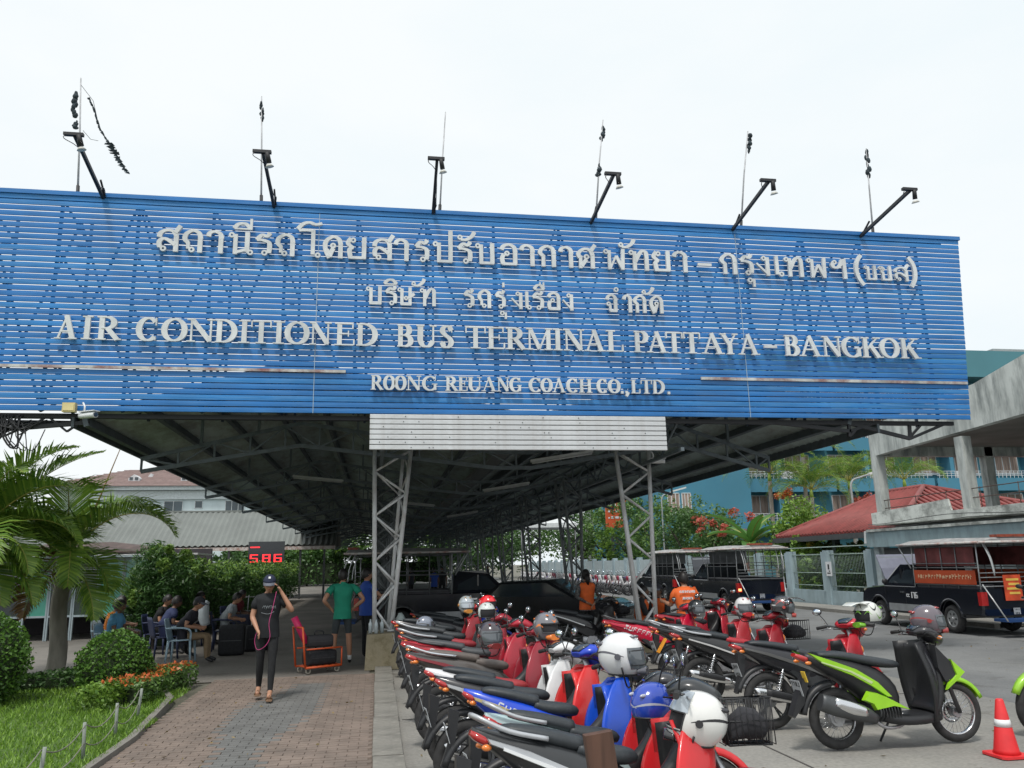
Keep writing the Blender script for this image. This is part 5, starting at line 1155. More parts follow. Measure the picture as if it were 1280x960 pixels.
        for k in range(8): m.bb(.13+k*.022, .139+k*.022, -.065, .065, .255, .375)
        m.build("cylinder_fins", dkmetal, t)
        m = MB()
        for s in (-1, 1): m.tube([(xr, s*.085, r), (-.35, s*.08, .34), (-.15, s*.06, .36)], [.02, .018, .018], 8)
        m.bb(-.6, -.2, .085, .115, .25, .37); m.build("swing_arm", dkmetal, t)
        for s in (-1, 1):
            m = MB(); m.cyl((-.57, s*.105, r+.03), (-.45, s*.105, .66), .014, n=8)
            for k in range(8): m.torus((-.56+.075*k/8*1.2, s*.105, r+.1+.2*k/8), (.3, 0, 1), .024, .006, 12, 4)
            m.build("shock_absorber", chrome, t)
        e = MB(); e.loft([(-.82, -.145, .38, .035, .04), (-.78, -.145, .375, .048, .052), (-.5, -.145, .315, .05, .054), (-.3, -.14, .27, .035, .035)], n=14, e=2.2); eo = e.build("exhaust", exhc or chrome, t)
        MB().loft([(-.72, -.185, .375, .014, .034), (-.5, -.19, .325, .014, .036), (-.4, -.185, .3, .012, .026)], n=10).build("heat_shield", black, eo)
        MB().tube(cr_pts([(-.3, -.14, .265), (-.1, -.13, .2), (.1, -.1, .19), (.24, -.05, .25)], 4), .015, 8).build("exhaust_pipe", alu, eo)
        ms = MB(); arc_strip(ms, (xr, r), r+.075, r+.095, 60, 165, .05, .06); ms.build("rear_fender", black, t)
        m = MB(); m.prism([(-.93, .77), (-.85, .74), (-.89, .5), (-.97, .36), (-.99, .38), (-.93, .54)], -.045, .045); m.build("mud_flap", black, t)
        plate(t, -.945, .6, -.28, plate_m)
        if grab: MB().tube(cr_pts([(-.5, -.13, .82), (-.75, -.125, .86), (-.95, -.08, .93), (-.98, 0, .94), (-.95, .08, .93), (-.75, .125, .86), (-.5, .13, .82)], 4), .013, 8).build("grab_rail", grab, t)
        m = MB(); m.cyl((-.02, -.22, .22), (-.02, .22, .22), .012, n=8); o = m.build("foot_bar", dkmetal, t)
        for s in (-1, 1): MB().cyl((-.02, s*.16, .225), (-.02, s*.27, .225), .02, n=8).build("foot_peg", rubber, o)
    MB().loft([(-.99, 0, .855, .04, .016), (-.95, 0, .835, .065, .026), (-.88, 0, .81, .075, .03)], n=12, e=2.6).build("tail_light", redlens, t)
    for s in (-1, 1): MB().ell((-.9, s*.11, .785), (.035, .018, .017), nu=8, nv=6).build("indicator", orlens, t)
    MB().tube([(.0, .1, .24), (-.06, .22, .01 - .0)], .011, 6).build("side_stand", dkmetal, t)
    m = MB(); 
    for k in range(4): s = (-1, 1)[k % 2]; m.tube(cr_pts([(.3, s*.18, .99), (.46, s*.1, .95), (.44, s*.05, .8), (.38, s*.04, .66)], 4), .005, 4)
    m.build("cables", black, st if False else t)
    if tk != 1:
        for o in bpy.data.objects:
            if o.parent == t and o.type == 'MESH' and o.name.split('.')[0] in ('tail_body', 'side_stripe', 'pin_stripe', 'lettering', 'seat', 'grab_rail', 'tail_light', 'indicator'):
                for v in o.data.vertices:
                    if v.co.x < -.3: v.co.x = -.3+(v.co.x+.3)*tk; v.co.z += .03*(-.3-v.co.x)
    if tag_orange:
        MB().box((-.86, -.13, .6), (.03, .07, .22), ry=.6).build("orange_plate", mat("orange_plate", (.8, .33, .03), .4), t)
    if basket:
        b_ = MB(); x0, x1, y0, y1, z0, z1 = .12, .38, -.17, .17, .74, .97
        for zz in (z0, (z0+z1)/2, z1):
            k = 0 if zz == z1 else .02; b_.tube([(x0+k, y0+k, zz), (x1-k, y0+k, zz), (x1-k, y1-k, zz), (x0+k, y1-k, zz)], .006, 4, closed=True)
        for q in range(9):
            y = y0+(y1-y0)*q/8; b_.tube([(x0, y, z1), (x0+.02, y*.9, z0), (x1-.02, y*.9, z0), (x1, y, z1)], .0035, 3)
            x = x0+(x1-x0)*q/8; b_.tube([(x, y0, z1), (x, y0+.02, z0), (x, y1-.02, z0), (x, y1, z1)], .0035, 3)
        bo = b_.build("basket", black, st)
        MB().loft([(x0+.03, 0, z0+.03, .13, .02), (.25, 0, z0+.1, .14, .09), (x1-.03, 0, z0+.06, .12, .05)], n=12).build("rain_cape", mat("dark_cloth", (.03, .03, .035), .95), bo)
    return t
def helmet(loc, rz, kind, col, col2, lab, visor=True, s=1.0, tilt=0, roll=0, accent=None):
    t = thing("helmet", loc, lab, "helmet"); t.rotation_euler = (roll, tilt, rz)
    m1 = mat("helmet_%.2f_%.2f_%.2f" % col, col, .2, 0, .04, coat=.8); m2 = mat("helmet_%.2f_%.2f_%.2f" % col2, col2, .25, 0, .04, coat=.6)
    a, b, c = .135*s, .115*s, .13*s
    nu, nv = 36, 20; vs = []; fs = []; mi = []
    def P(th, ph, k=1): 
        st_ = math.sin(ph); z = math.cos(ph)
        x = a*abs(st_)**.9*math.cos(th)*k*(1.0 if math.cos(th) > 0 else 1.06); y = b*abs(st_)**.85*math.sin(th)*k*(1-.08*max(0, -z)); zz = c*z*k
        if zz < -.3*c: x *= 1-.12*(-zz/c-.3); 
        if x > 0 and zz < 0 and kind == 'full': x += .028*s*min(1, -zz/c*1.5)
        return (x, y, zz)
    phb = PI*.80 if kind == 'full' else PI*.64
    vs = [P(0, 0)]
    for i in range(1, nv+1):
        for j in range(nu): vs.append(P(2*PI*j/nu, phb*i/nv))
    def openf(th, ph):
        thn = (th+PI) % (2*PI)-PI
        if kind == 'full': return abs(thn) < 1.05 and PI*.42 < ph < PI*.62
        return abs(thn) < 1.05 and ph > PI*.40
    m = MB(); f = []; 
    for j in range(nu): f.append((0, 1+j, 1+(j+1) % nu))
    for i in range(1, nv):
        for j in range(nu):
            if openf(2*PI*(j+.5)/nu, phb*(i+.5)/nv): continue
            f.append((1+(i-1)*nu+j, 1+i*nu+j, 1+i*nu+(j+1) % nu, 1+(i-1)*nu+(j+1) % nu))
    m.add(vs, f, 0, True); m.build("shell", m1, t)
    MB().add([tuple(q*.93 for q in v) for v in vs], [tuple(reversed(x)) for x in [(0, 1+j, 1+(j+1) % nu) for j in range(nu)]]+[(1+(i-1)*nu+j, 1+(i-1)*nu+(j+1) % nu, 1+i*nu+(j+1) % nu, 1+i*nu+j) for i in range(1, nv) for j in range(nu)], 0, True).build("lining", mat("helmet_lining", (.025, .025, .028), .95), t)
    if visor: # strip of sphere
        rs = []; lift = 0 if visor is True else visor
        for i in range(7):
            ph = PI*(.38+.30*i/6)-lift; rs.append([tuple(q*1.03 for q in P(-1.15+2.3*j/16, ph)) for j in range(17)])
        vv = [p for r_ in rs for p in r_]; ff = [(i*17+j, (i+1)*17+j, (i+1)*17+j+1, i*17+j+1) for i in range(6) for j in range(16)]
        MB().add(vv, ff, 0, True).build("visor", mat("visor_smoke", (.10, .115, .13), .06, 0, .05, coat=1) if lift == 0 else mat("visor_pale", (.42, .47, .52), .05, .2, .1, coat=1), t)
        for s_ in (-1, 1): MB().cyl((0, s_*b*.98, .0), (0, s_*(b+.012), .0), .018*s, n=12).build("visor_hinge", m2, t)
    def trim(pts, r, mm, nm, closed=True): MB().tube(pts, r, 6, closed=closed).build(nm, mm, t)
    trim([tuple(q*1.005 for q in P(2*PI*j/40, phb)) for j in range(40)], .006*s, black, "edge_trim")
    if kind == 'full': ed = [P(-1.05+2.1*j/12, PI*.42) for j in range(13)]+[P(1.05-2.1*j/12, PI*.62) for j in range(13)]
    else: ed = None
    if ed: trim([tuple(q*1.008 for q in p) for p in ed], .005*s, black, "edge_trim")
    for s_ in (-1, 1):
        MB().ell(P(s_*.5, PI*.2), (.028*s, .01*s, .008*s), nu=8, nv=6).build("vent", m2, t); MB().ell(P(PI-s_*.5, PI*.33), (.03*s, .012*s, .012*s), nu=8, nv=6).build("vent", m2, t)
    def swirl(th, ph, dth, dph, w, mm, k):
        L_, R_ = [], []
        for q in range(11):
            u = q/10; a_1 = th+dth*u; p_1 = ph+dph*math.sin(u*PI*1.2)*.6+dph*.3*u; ww = w*math.sin(PI*(.08+.84*u))
            L_.append(tuple(c_*k for c_ in P(a_1, p_1-ww))); R_.append(tuple(c_*k for c_ in P(a_1, min(phb*.99, p_1+ww))))
        MB().add(L_+R_, [(i, i+1, 12+i, 11+i) for i in range(10)], 0, True).build("painted_swirl", mm, t)
    if not accent:
        swirl(1.3, PI*.5, 2.0, -.25, .05, m2, 1.006); swirl(-1.3, PI*.5, -2.0, -.25, .05, m2, 1.006)
    else:
        am = mat("helmet_%.2f_%.2f_%.2f" % accent, accent, .25, 0, .04, coat=.6); rn = random.Random(int(abs(loc[0]*100)))
        for k in range(16):
            th = 2*PI*k/16+rn.uniform(-.15, .15)
            if abs((th+.5+PI) % (2*PI)-PI) < 1.2 and kind == 'full' and k % 2: continue
            swirl(th, rn.uniform(PI*.15, phb*.8), rn.uniform(.4, .9)*rn.choice((-1, 1)), rn.uniform(-.6, .6), rn.uniform(.03, .09), am if k % 2 else m2, 1.006+.001*(k % 5))
    if kind == 'cross':
        MB().loft([(.06*s, 0, .1*s, .09*s, .01), (.16*s, 0, .12*s, .085*s, .008), (.25*s, 0, .09*s, .06*s, .006)], n=12, e=3).build("peak", m1, t)
    if kind == 'full' or kind == 'cross':
        MB().loft([(.1*s, 0, -.085*s, .075*s, .03), (.15*s, 0, -.085*s, .05*s, .028)], n=10).build("chin_vent", m2, t)
    m = MB(); m.tube(cr_pts([(.02, b*.9, -.06*s), (.04, b*.5, -.17*s), (.04, -b*.5, -.17*s), (.02, -b*.9, -.06*s)], 4), .006, 4); m.build("chin_strap", black, t)
    return t
# ---- left row beside the kerb (near to far)
GL = "motorbikes parked in a row against the left kerb"; GM = "motorbikes parked in a row in the middle of the ground"
def lb_(y, lab, **k):
    k.setdefault('sc', R.uniform(.96, 1.03)); k.setdefault('lean', R.uniform(.07, .15))
    return bike("motorbike", (1.27+k.pop('dx', R.uniform(-.05, .07)), y, 0), lab, group=GL, rz=k.pop('rz', R.uniform(-.09, .09)), **k)
lb_(4.45, "nearest black motorbike with silver rail and red leg shield, cut by the bottom edge", dx=.1, tk=.8, rz=.02, col=(.025, .027, .03), col2=(.45, .47, .5), shield=(.62, .015, .02), seat=None, cowl=(.03, .03, .03), steer=-.3, basket=True, grab=mat("rail_silver", (.5, .52, .55), .3, .3), stripe=white, mirrors=(1, 1))
lb_(5.15, "silver motorbike with red and gold lettering on its tail and a long black seat", dx=.2, tk=.78, rz=.03, col=(.42, .56, .58), col2=(.5, .03, .04), shield=(.62, .015, .02), cowl=(.03, .03, .035), decal=mat("gold_print", (.75, .5, .1), .4), grab=mat("rail_silver", (.5, .52, .55), .3, .3), steer=-.15)
lb_(6.05, "bright blue motorbike with a gold inlay on its leg shield and white tail lettering", dx=.16, tk=.76, rz=-.02, col=(.008, .06, .55), col2=(.5, .42, .2), shield=(.008, .08, .6), cowl=(.05, .055, .06), decal=white, stripe=white, grab=None, basket=True, steer=.1)
lb_(6.7, "black motorbike with thin side line, between the blue one and the white one", dx=.08, tk=.85, rz=.05, col=(.03, .032, .036), col2=(.5, .52, .54), shield=(.7, .03, .03), cowl=(.01, .05, .5), grab=None, steer=.35)
lb_(7.45, "white and black motorbike with a red rider seat and white front", dx=.04, tk=.9, rz=-.04, col=(.62, .63, .65), col2=(.03, .03, .03), shield=(.68, .69, .7), cowl=(.7, .71, .72), seat2=(.32, .03, .035), grab=None, fend=(.65, .66, .68), decal=None)
lb_(8.55, "dark motorbike with a flat brown seat and a red bar along its frame", col=(.09, .08, .075), col2=(.25, .02, .03), seat=(.12, .1, .09), seat2=(.13, .11, .1), shield=(.3, .015, .03), grab=chrome, steer=.2)
lb_(9.8, "deep red motorbike with white script lettering on its tail and a grey seat", col=(.42, .01, .025), col2=(.5, .015, .03), shield=(.4, .012, .03), decal=white, grab=dkmetal, seat=(.06, .065, .07), rim='spoke', rimcol=chrome)
lb_(11.1, "black motorbike with a dark red rider seat, behind the deep red one", col=(.025, .025, .03), col2=(.35, .02, .03), seat2=(.3, .03, .04), shield=(.3, .015, .025), grab=mat("rail_silver", (.5, .52, .55), .3, .3))
lb_(12.4, "black motorbike with silver grab rail, second behind the deep red one at the kerb", col=(.03, .03, .035), col2=(.4, .42, .45), shield=(.05, .05, .055), stripe=white, grab=mat("rail_silver", (.5, .52, .55), .3, .3), seat=(.05, .055, .06))
lb_(13.7, "dark motorbike with a red headlamp cowl and round mirror, at the edge of the shade", col=(.02, .02, .025), col2=(.3, .3, .3), shield=(.3, .01, .02), cowl=(.4, .01, .02), grab=None)
lb_(15.1, "dark motorbike with blue and white front beside the left lattice column", col=(.02, .02, .03), shield=(.01, .04, .35), cowl=(.01, .04, .35), grab=None, dx=.4)
lb_(16.5, "small grey motorbike with light front in the shade behind the left lattice column", col=(.03, .03, .03), shield=(.3, .33, .3), cowl=(.35, .38, .36), grab=None, dx=.35)
# ---- middle row
def mb_(x, y, lab, **k): return bike("motorbike", (x, y, 0), lab, group=GM, rz=k.pop('rz', R.uniform(-.09, .09)), **k)
bike("motorbike", (4.9, 7.42, 0), "lime green and black scooter with wire wheels parked beside the traffic cone", style='scooter', col=(.02, .02, .022), col2=(.3, .62, .02), shield=(.02, .022, .025), fend=(.28, .6, .02), rim='spoke', rimcol=chrome, fr=.275, lean=.03, steer=.0, mirrors=(0, 1), cowl=(.03, .032, .035), group=GM)
mb_(4.75, 8.4, "black motorbike with red leg shield and white mirror behind the lime green scooter", col=(.022, .022, .025), col2=(.1, .1, .1), shield=(.5, .012, .025), cowl=(.5, .012, .025), tail=(.03, .03, .03), steer=.55, fend=(.5, .012, .025), grab=None, rz=-.05)
mb_(4.65, 9.95, "black motorbike with a red rider seat, dark red front and chrome silencer", col=(.02, .02, .022), col2=(.03, .03, .032), shield=(.3, .01, .02), cowl=(.3, .01, .02), seat2=(.38, .025, .035), stripe=mat("pin_grey", (.5, .5, .5), .4), grab=mat("rail_silver", (.5, .52, .55), .3, .3), basket=True, tail=(.02, .02, .02))
mb_(4.75, 11.1, "dark motorbike with an orange tag plate and wire wheels, half hidden in the middle row", col=(.03, .03, .035), shield=(.4, .02, .03), rim='spoke', rimcol=chrome, tag_orange=True, grab=mat("rail_silver", (.5, .52, .55), .3, .3))
mb_(4.45, 12.4, "bright crimson motorbike with white side graphics in front of the right lattice column", col=(.5, .008, .04), col2=(.55, .01, .05), shield=(.5, .008, .04), decal=white, grab=dkmetal, rim='spoke', rimcol=dkmetal, rz=-.08)
mb_(5.6, 13.6, "red motorbike whose rider in an orange vest sits with back to the camera", col=(.3, .01, .03), shield=(.4, .01, .03), cowl=(.35, .01, .03), grab=None, rz=.3)
mb_(4.1, 15.6, "black motorbike with a pale side line beside the standing woman in an orange vest", col=(.015, .015, .018), col2=(.03, .03, .03), shield=(.02, .02, .02), stripe=white, grab=None, basket=True, rz=-.05)
# ---- right edge bikes
bike("motorbike", (7.12, 7.6, 0), "green motorbike cut by the right edge, its front wheel behind the traffic cone", rz=PI+.12, col=(.25, .5, .03), shield=(.28, .55, .03), rim='spoke', rimcol=mat("rim_pink", (.5, .12, .14), .4, .4), steer=0, cowl=(.03, .03, .03), mirrors=(0, 0))
bike("motorbike", (11.0, 12.2, 0), "yellow green motorbike at the right edge beyond the cone, beside the black pickup", rz=PI+.5, col=(.3, .5, .04), shield=(.45, .55, .05), fend=(.6, .6, .05), rim='spoke', rimcol=mat("rim_pink", (.5, .12, .14), .4, .4), steer=0, cowl=(.3, .6, .05))
# ---- helmets (resting on mirrors, seats, baskets)
helmet((1.63, 5.45, 1.14), -.5, 'full', (.72, .73, .74), (.1, .1, .12), "big white full face helmet with grey visor perched on the blue motorbike's handlebar", s=1.12)
helmet((1.74, 4.45, .9), PI-.3, 'full', (.74, .74, .72), (.03, .03, .035), "white helmet with raised pale visor sitting on the black front basket of the nearest motorbike", visor=.85, s=1.15, tilt=-.15)
helmet((1.66, 4.95, .9), .4, 'open', (.02, .06, .42), (.4, .42, .5), "blue half helmet hanging beside the white helmet in front", visor=None, s=1.02)
helmet((1.60, 7.8, 1.16), -1.2, 'full', (.16, .16, .18), (.75, .2, .03), "helmet with orange flame drawing and dark stripes on the white motorbike's mirror", s=1.02, accent=(.75, .55, .12), visor=None)
helmet((1.12, 8.25, 1.06), -1.3, 'full', (.06, .05, .06), (.2, .02, .02), "dark helmet with red glints standing over the red bikes of the left row", s=1.05)
helmet((1.42, 10.75, 1.14), -1.5, 'open', (.6, .64, .62), (.3, .32, .3), "pale green white open helmet on a mirror, below the red helmet", visor=None)
helmet((1.55, 11.6, 1.2), -1.0, 'open', (.75, .02, .03), (.6, .02, .02), "bright red helmet at the top of the left row of bikes", visor=None)
helmet((1.3, 12.1, 1.18), -1.4, 'full', (.35, .38, .38), (.6, .25, .05), "silver helmet with clear visor and orange trim, left of the red helmet", visor=.3)
helmet((5.05, 7.95, 1.155), PI+.2, 'cross', (.68, .7, .66), (.18, .45, .03), "white and lime green off road helmet with a long peak on the red handlebar", s=1.08, accent=(.03, .03, .03), visor=None)
helmet((5.35, 7.42, 1.13), -.5, 'full', (.13, .11, .13), (.3, .03, .03), "dark purple brown helmet standing on the lime green scooter's handlebar", s=1.12)
helmet((5.1, 9.85, 1.15), -.4, 'cross', (.05, .05, .055), (.45, .06, .05), "black and red peaked helmet on the dark red handlebar", s=1.05, tilt=.1, accent=(.5, .5, .5))
helmet((4.8, 10.35, 1.13), -1.6, 'full', (.68, .68, .68), (.5, .02, .03), "white helmet with red stripes over the crown beside the peaked helmet", s=1.0, accent=(.5, .02, .03))
helmet((4.9, 10.65 + 1.6, 1.02), -1.4, 'full', (.03, .035, .04), (.1, .1, .1), "black helmet hanging behind the seated vest rider", s=1.05)
helmet((.75, 13.0, .86), .3, 'full', (.25, .28, .35), (.1, .1, .1), "grey blue helmet lying on a seat near the left lattice column", s=1.0)
# ---- distant row along the white fence: small, simple bikes
def far_bike_mesh(c, c2, k):
    m = MB()
    for x in (-.6, .6): m.torus((x, 0, .28), (0, 1, 0), .235, .045, 14, 5, 0)
    m.loft([(-.92, 0, .86, .05, .03), (-.6, 0, .74, .12, .08), (-.2, 0, .6, .13, .12), (.05, 0, .45, .1, .1)], 1, 8, 2)
    m.loft([(-.75, 0, .86, .1, .03), (-.3, 0, .79, .13, .04), (.08, 0, .72, .08, .03)], 0, 8, 2)
    m.loft([(.44, 0, 1.0, .12, .06), (.42, 0, .8, .17, .07), (.34, 0, .55, .2, .05), (.28, 0, .35, .14, .04)], 2, 8, 2)
    m.ell((.02, 0, .3), (.17, .12, .11), 3, 8, 6); m.tube([(.3, -.33, 1.02), (.36, 0, 1.0), (.3, .33, 1.02)], .018, 5, 0)
    for s in (-1, 1): m.ell((.36, s*.34, 1.22), (.03, .06, .045), 4, 6, 4); m.tube([(.33, s*.25, 1.0), (.36, s*.33, 1.22)], .008, 3, 0)
    m.tube([(.62, -.08, .28), (.42, -.06, .85)], .025, 5, 3); m.tube([(.62, .08, .28), (.42, .06, .85)], .025, 5, 3); m.cyl((-.8, -.15, .36), (-.3, -.14, .26), .045, .035, 6, 3)
    m.ell((-.93, 0, .82), (.04, .07, .03), 5, 6, 4)
    return m.mesh("far_bike", [black, c, c2, alu, mirgl, redlens])
cs = [(.45, .01, .04), (.6, .6, .62), (.03, .03, .035), (.25, .02, .05), (.02, .05, .3), (.5, .45, .45)]
fb = [far_bike_mesh(mat("far_paint_%d" % i, c, .3, coat=.5), mat("far_paint_%d" % ((i*2+1) % 6), cs[(i*2+1) % 6], .3, coat=.5), i) for i, c in enumerate(cs)]
for i in range(52):
    y = 37.5+i*.84
    o = link("parked_motorbike", fb[R.randrange(6)], None, (13.55+R.uniform(-.12, .12)+.02*i, y, 0), (.1, 0, PI+R.uniform(-.12, .12)+.15))
    tag(o, ("crimson", "white", "black", "dark red", "blue", "pale")[fb.index(o.data)]+" motorbike in the %s of the far row along the white street fence" % ("near part" if i < 17 else "middle part" if i < 34 else "far end"), "motorbike", "far row of motorbikes along the white fence")
# ================================================================ pickups with passenger cages (forward +x, left side +y)
navy = mat("navy_paint", (.005, .007, .014), .18, coat=.9, var=.05); pip = mat("pipe_white", (.5, .52, .53), .35, .4, var=.15); cagem = mat("cage_steel", (.2, .21, .22), .45, .5, var=.2)
rimw = mat("truck_rim", (.4, .41, .42), .4, .7)
def truck(name, loc, lab, rz=PI/2, hood=False, banner=None, number=False, lit=False, roofc=None):
    t = thing(name, loc, lab, "pickup truck", "dark pickups with passenger cages", rz)
    W_ = .84
    # lower body with wheel arches, side outline in (x, z)
    def arch(cx, r, n=10): return [(cx+r*math.cos(PI*k/n), .36+r*math.sin(PI*k/n)) for k in range(n+1)]
    P = [(-2.45, .45)]+[(-1.78, .45)]+arch(-1.35, .42)[::-1]+[(-.9, .36), (1.2, .36)]+arch(1.66, .42)[::-1]+[(2.12, .4), (2.42, .42), (2.48, .62), (2.42, .86), (2.2, .98), (1.35, 1.06), (.35, 1.06), (-2.5, 1.06), (-2.5, .6)]
    b = MB()
    # central hull and two bevelled sides
    b.prism(P, -W_+.06, W_-.06)
    b.build("body", navy, t)
    for s in (-1, 1):
        m = MB(); n = len(P); cx, cz = 0, .7
        Q = [(p[0]*.992, .7+(p[1]-.7)*.93) for p in P]
        vs = [(p[0], s*(W_-.06), p[1]) for p in P]+[(q[0], s*W_, q[1]) for q in Q]
        m.add(vs, [(i, (i+1) % n, n+(i+1) % n, n+i) for i in range(n)]+[tuple(range(n, 2*n))]); m.build("side_panel", navy, t)
        MB().bb(-.82, 1.18, s*(W_+.004)-.004, s*(W_+.004)+.004, .42, .6).build("silver_stripe", mat("silver_band", (.42, .44, .46), .3, .5), t)
        MB().bb(.38, .39, s*W_-.002, s*(W_+.003), .42, 1.04).build("door_gap", black, t); MB().bb(1.3, 1.31, s*W_-.002, s*(W_+.003), .6, 1.04).build("door_gap", black, t)
        MB().bb(.45, .6, s*W_, s*(W_+.02), .88, .92).build("door_handle", chrome, t)
        m = MB(); arc_strip(m, (-1.35, .36), .45, .45, 5, 175, .05, .05); o = m.build("wheel_arch", navy, t); o.location = (0, s*(W_-.03), 0)
        m = MB(); arc_strip(m, (1.66, .36), .45, .45, 5, 175, .05, .05); o = m.build("wheel_arch", navy, t); o.location = (0, s*(W_-.03), 0)
    # cab
    C_ = [(-.02, 1.06), (1.42, 1.06), (.92, 1.52), (.72, 1.6), (.1, 1.6), (0, 1.52)]
    m = MB(); n = 6; vs = [(p[0], -.8+(.12 if p[1] > 1.1 else 0), p[1]) for p in C_]+[(p[0], .8-(.12 if p[1] > 1.1 else 0), p[1]) for p in C_]
    m.add(vs, [(i, (i+1) % n, n+(i+1) % n, n+i) for i in range(n)]+[tuple(range(n))[::-1], tuple(range(n, 2*n))]); m.build("cab", navy, t)
    for s in (-1, 1):
        G = [(.1, 1.12), (1.2, 1.12), (.86, 1.47), (.12, 1.47)]
        f = lambda p, d: (p[0], s*(.8-.12*(p[1]-1.06)/.46+d), p[1])
        MB().add([f(p, .006) for p in G]+[f(p, -.004) for p in G], [(0, 1, 2, 3), (7, 6, 5, 4), (0, 4, 5, 1), (1, 5, 6, 2), (2, 6, 7, 3), (3, 7, 4, 0)]).build("side_window", glassm, t)
        MB().ell((1.12, s*.93, 1.16), (.05, .09, .08), nu=10, nv=6).build("side_mirror", black, t)
        MB().bb(.61, .65, s*.74, s*.765, 1.1, 1.5).build("window_pillar", navy, t)
    MB().add([(1.38, -.66, 1.09), (1.38, .66, 1.09), (.94, .6, 1.51), (.94, -.6, 1.51), (1.36, -.66, 1.07), (1.36, .66, 1.07), (.92, .6, 1.49), (.92, -.6, 1.49)], [(0, 1, 2, 3), (7, 6, 5, 4), (0, 4, 5, 1), (1, 5, 6, 2), (2, 6, 7, 3), (3, 7, 4, 0)]).build("windscreen", glassm, t)
    # bonnet
    hb = MB(); hb.rings([[(0, -.7, 0), (0, .7, 0), (0, .7, .025), (0, -.7, .025)], [(.5, -.7, .03), (.5, .7, .03), (.5, .7, .06), (.5, -.7, .06)], [(.98, -.62, -.06), (.98, .62, -.06), (.98, .62, -.03), (.98, -.62, -.03)]], 0, False)
    o = hb.build("bonnet", [mat("bonnet_sky_sheen", (.2, .21, .27), .35, 0, .1, coat=.3) if number else navy], t); o.location = (1.38, 0, 1.05); o.rotation_euler = (0, -1.02 if hood else 0, 0)  # numbered pickup: sky reflection on the bonnet painted in as lighter grey-violet
    if hood: MB().box((.5, 0, -.012), (.8, 1.2, .01)).build("bonnet_lining", mat("lining_grey", (.2, .22, .25), .7), o); MB().bb(1.4, 2.3, -.6, .6, .9, 1.02).build("engine", dkmetal, t)
    for s in (-1, 1): MB().ell((2.36, s*.62, .78), (.1, .17, .09), nu=12, nv=8).build("headlight", lens, t)
    MB().bb(2.42, 2.5, -.4, .4, .62, .82).build("grille", black, t); MB().bb(2.4, 2.56, -.82, .82, .42, .58).build("bumper", cagem, t)
    for x in (-1.35, 1.66):
        for s in (-1, 1):
            w = bpy.data.objects.new("wheel", None); C.objects.link(w); w.parent = t; w.location = (x, s*.74, .33)
            MB().torus((0, 0, 0), (0, 1, 0), .25, .08, 28, 8, rw=.1).build("tyre", rubber, w)
            m = MB(); m.tube([(0, s*.02, 0), (0, s*.065, 0)], [.19, .17], 20); m.torus((0, s*.06, 0), (0, 1, 0), .185, .016, 24, 6)
            for k in range(6): m.box((.12*math.cos(k*PI/3), s*.068, .12*math.sin(k*PI/3)), (.05, .01, .035), ry=-k*PI/3, mi=1)
            m.cyl((0, s*.06, 0), (0, s*.1, 0), .05, n=10); m.build("rim", [rimw, black], w)
    # rear: lights, step, ladder bars, plate
    for s in (-1, 1): MB().bb(-2.52, -2.4, s*.77-.08, s*.77+.08, .68, .98).build("tail_light", redlens, t)
    if lit: MB().bb(-2.53, -2.52, .72, .82, .72, .8).build("lit_lamp", mat("lit_lamp", (1, .35, .12), .4, emit=3), t)
    MB().bb(-2.95, -2.5, -.6, .6, .34, .4).build("rear_step", mat("step_blue", (.02, .07, .22), .5, .2), t)
    for s in (-1, 1):
        MB().tube([(-2.55, s*.8, 1.15), (-2.98, s*.62, .36)], .016, 6).build("step_bar", pip, t)
        MB().tube(cr_pts([(-2.6, s*.72, 2.1), (-2.78, s*.7, 1.75), (-2.84, s*.68, 1.35)], 4), .016, 6).build("grab_bar", pip, t)
        MB().tube(cr_pts([(-2.5, s*.6, 2.12), (-2.66, s*.58, 1.75), (-2.7, s*.56, 1.4)], 4), .016, 6).build("grab_bar", pip, t)
    m = MB(); 
    for z in (1.1, 1.2, 1.3, 1.4): m.tube([(-2.52, -.82, z), (-2.52, .82, z)], .014, 5)
    m.build("rear_rails", cagem, t)
    plate(t, -2.53, .55, 0)
    # seats and side benches inside, cage posts and rails
    m = MB()
    for s in (-1, 1): m.bb(-2.4, -.1, s*.6-.2, s*.6+.2, 1.0, 1.14)
    m.build("bench", mat("bench_dark", (.05, .05, .06), .6), t)
    for s in (-1, 1):
        for x in (-2.5, -1.75, -1.2, -.62, -.05): MB().tube([(x, s*.82, 1.04), (x, s*.8, 2.1)], .016, 6).build("cage_post", pip if x in (-2.5, -.05) else cagem, t)
        m = MB()
        for z in (1.12, 1.52, 1.62, 2.02): m.tube([(-2.5, s*.82, z), (-.05, s*.82, z)], .012, 5)
        m.build("cage_rail", cagem, t)
        if banner:
            bo = MB().bb(-2.4, -.1, s*.835-.006, s*.835+.006, 1.14, 1.46).build("banner", banner, t)
            q = MB(); rn = random.Random(3); x = -.25
            while x > -2.3:
                w = rn.uniform(.04, .1); a = 1.26; q.bb(x-w*.3, x-w*.12, s*.845-.004, s*.845+.004, a, a+rn.uniform(.06, .12)); q.bb(x-w, x-w*.3, s*.846-.004, s*.846+.004, a+rn.uniform(0, .07), a+rn.uniform(.07, .1)); x -= w+.035
            q.build("lettering", mat("letter_cream", (.6, .4, .25), .6), bo)
            MB().bb(-2.35, -.15, s*.78-.01, s*.78+.01, 1.56, 2.0).build("back_curtain", mat("curtain_dark_red", (.17, .045, .045), .8, var=.4, scale=4), t)
    # roof
    rf = MB(); rs = []
    for x, dz in ((-2.75, 0), (-2.7, .03), (-1.2, .06), (.3, .03), (.38, 0)):
        rs.append([(x, -.92, 2.1+dz*.4), (x, -.6, 2.16+dz), (x, .6, 2.16+dz), (x, .92, 2.1+dz*.4), (x, .9, 2.07), (x, -.9, 2.07)])
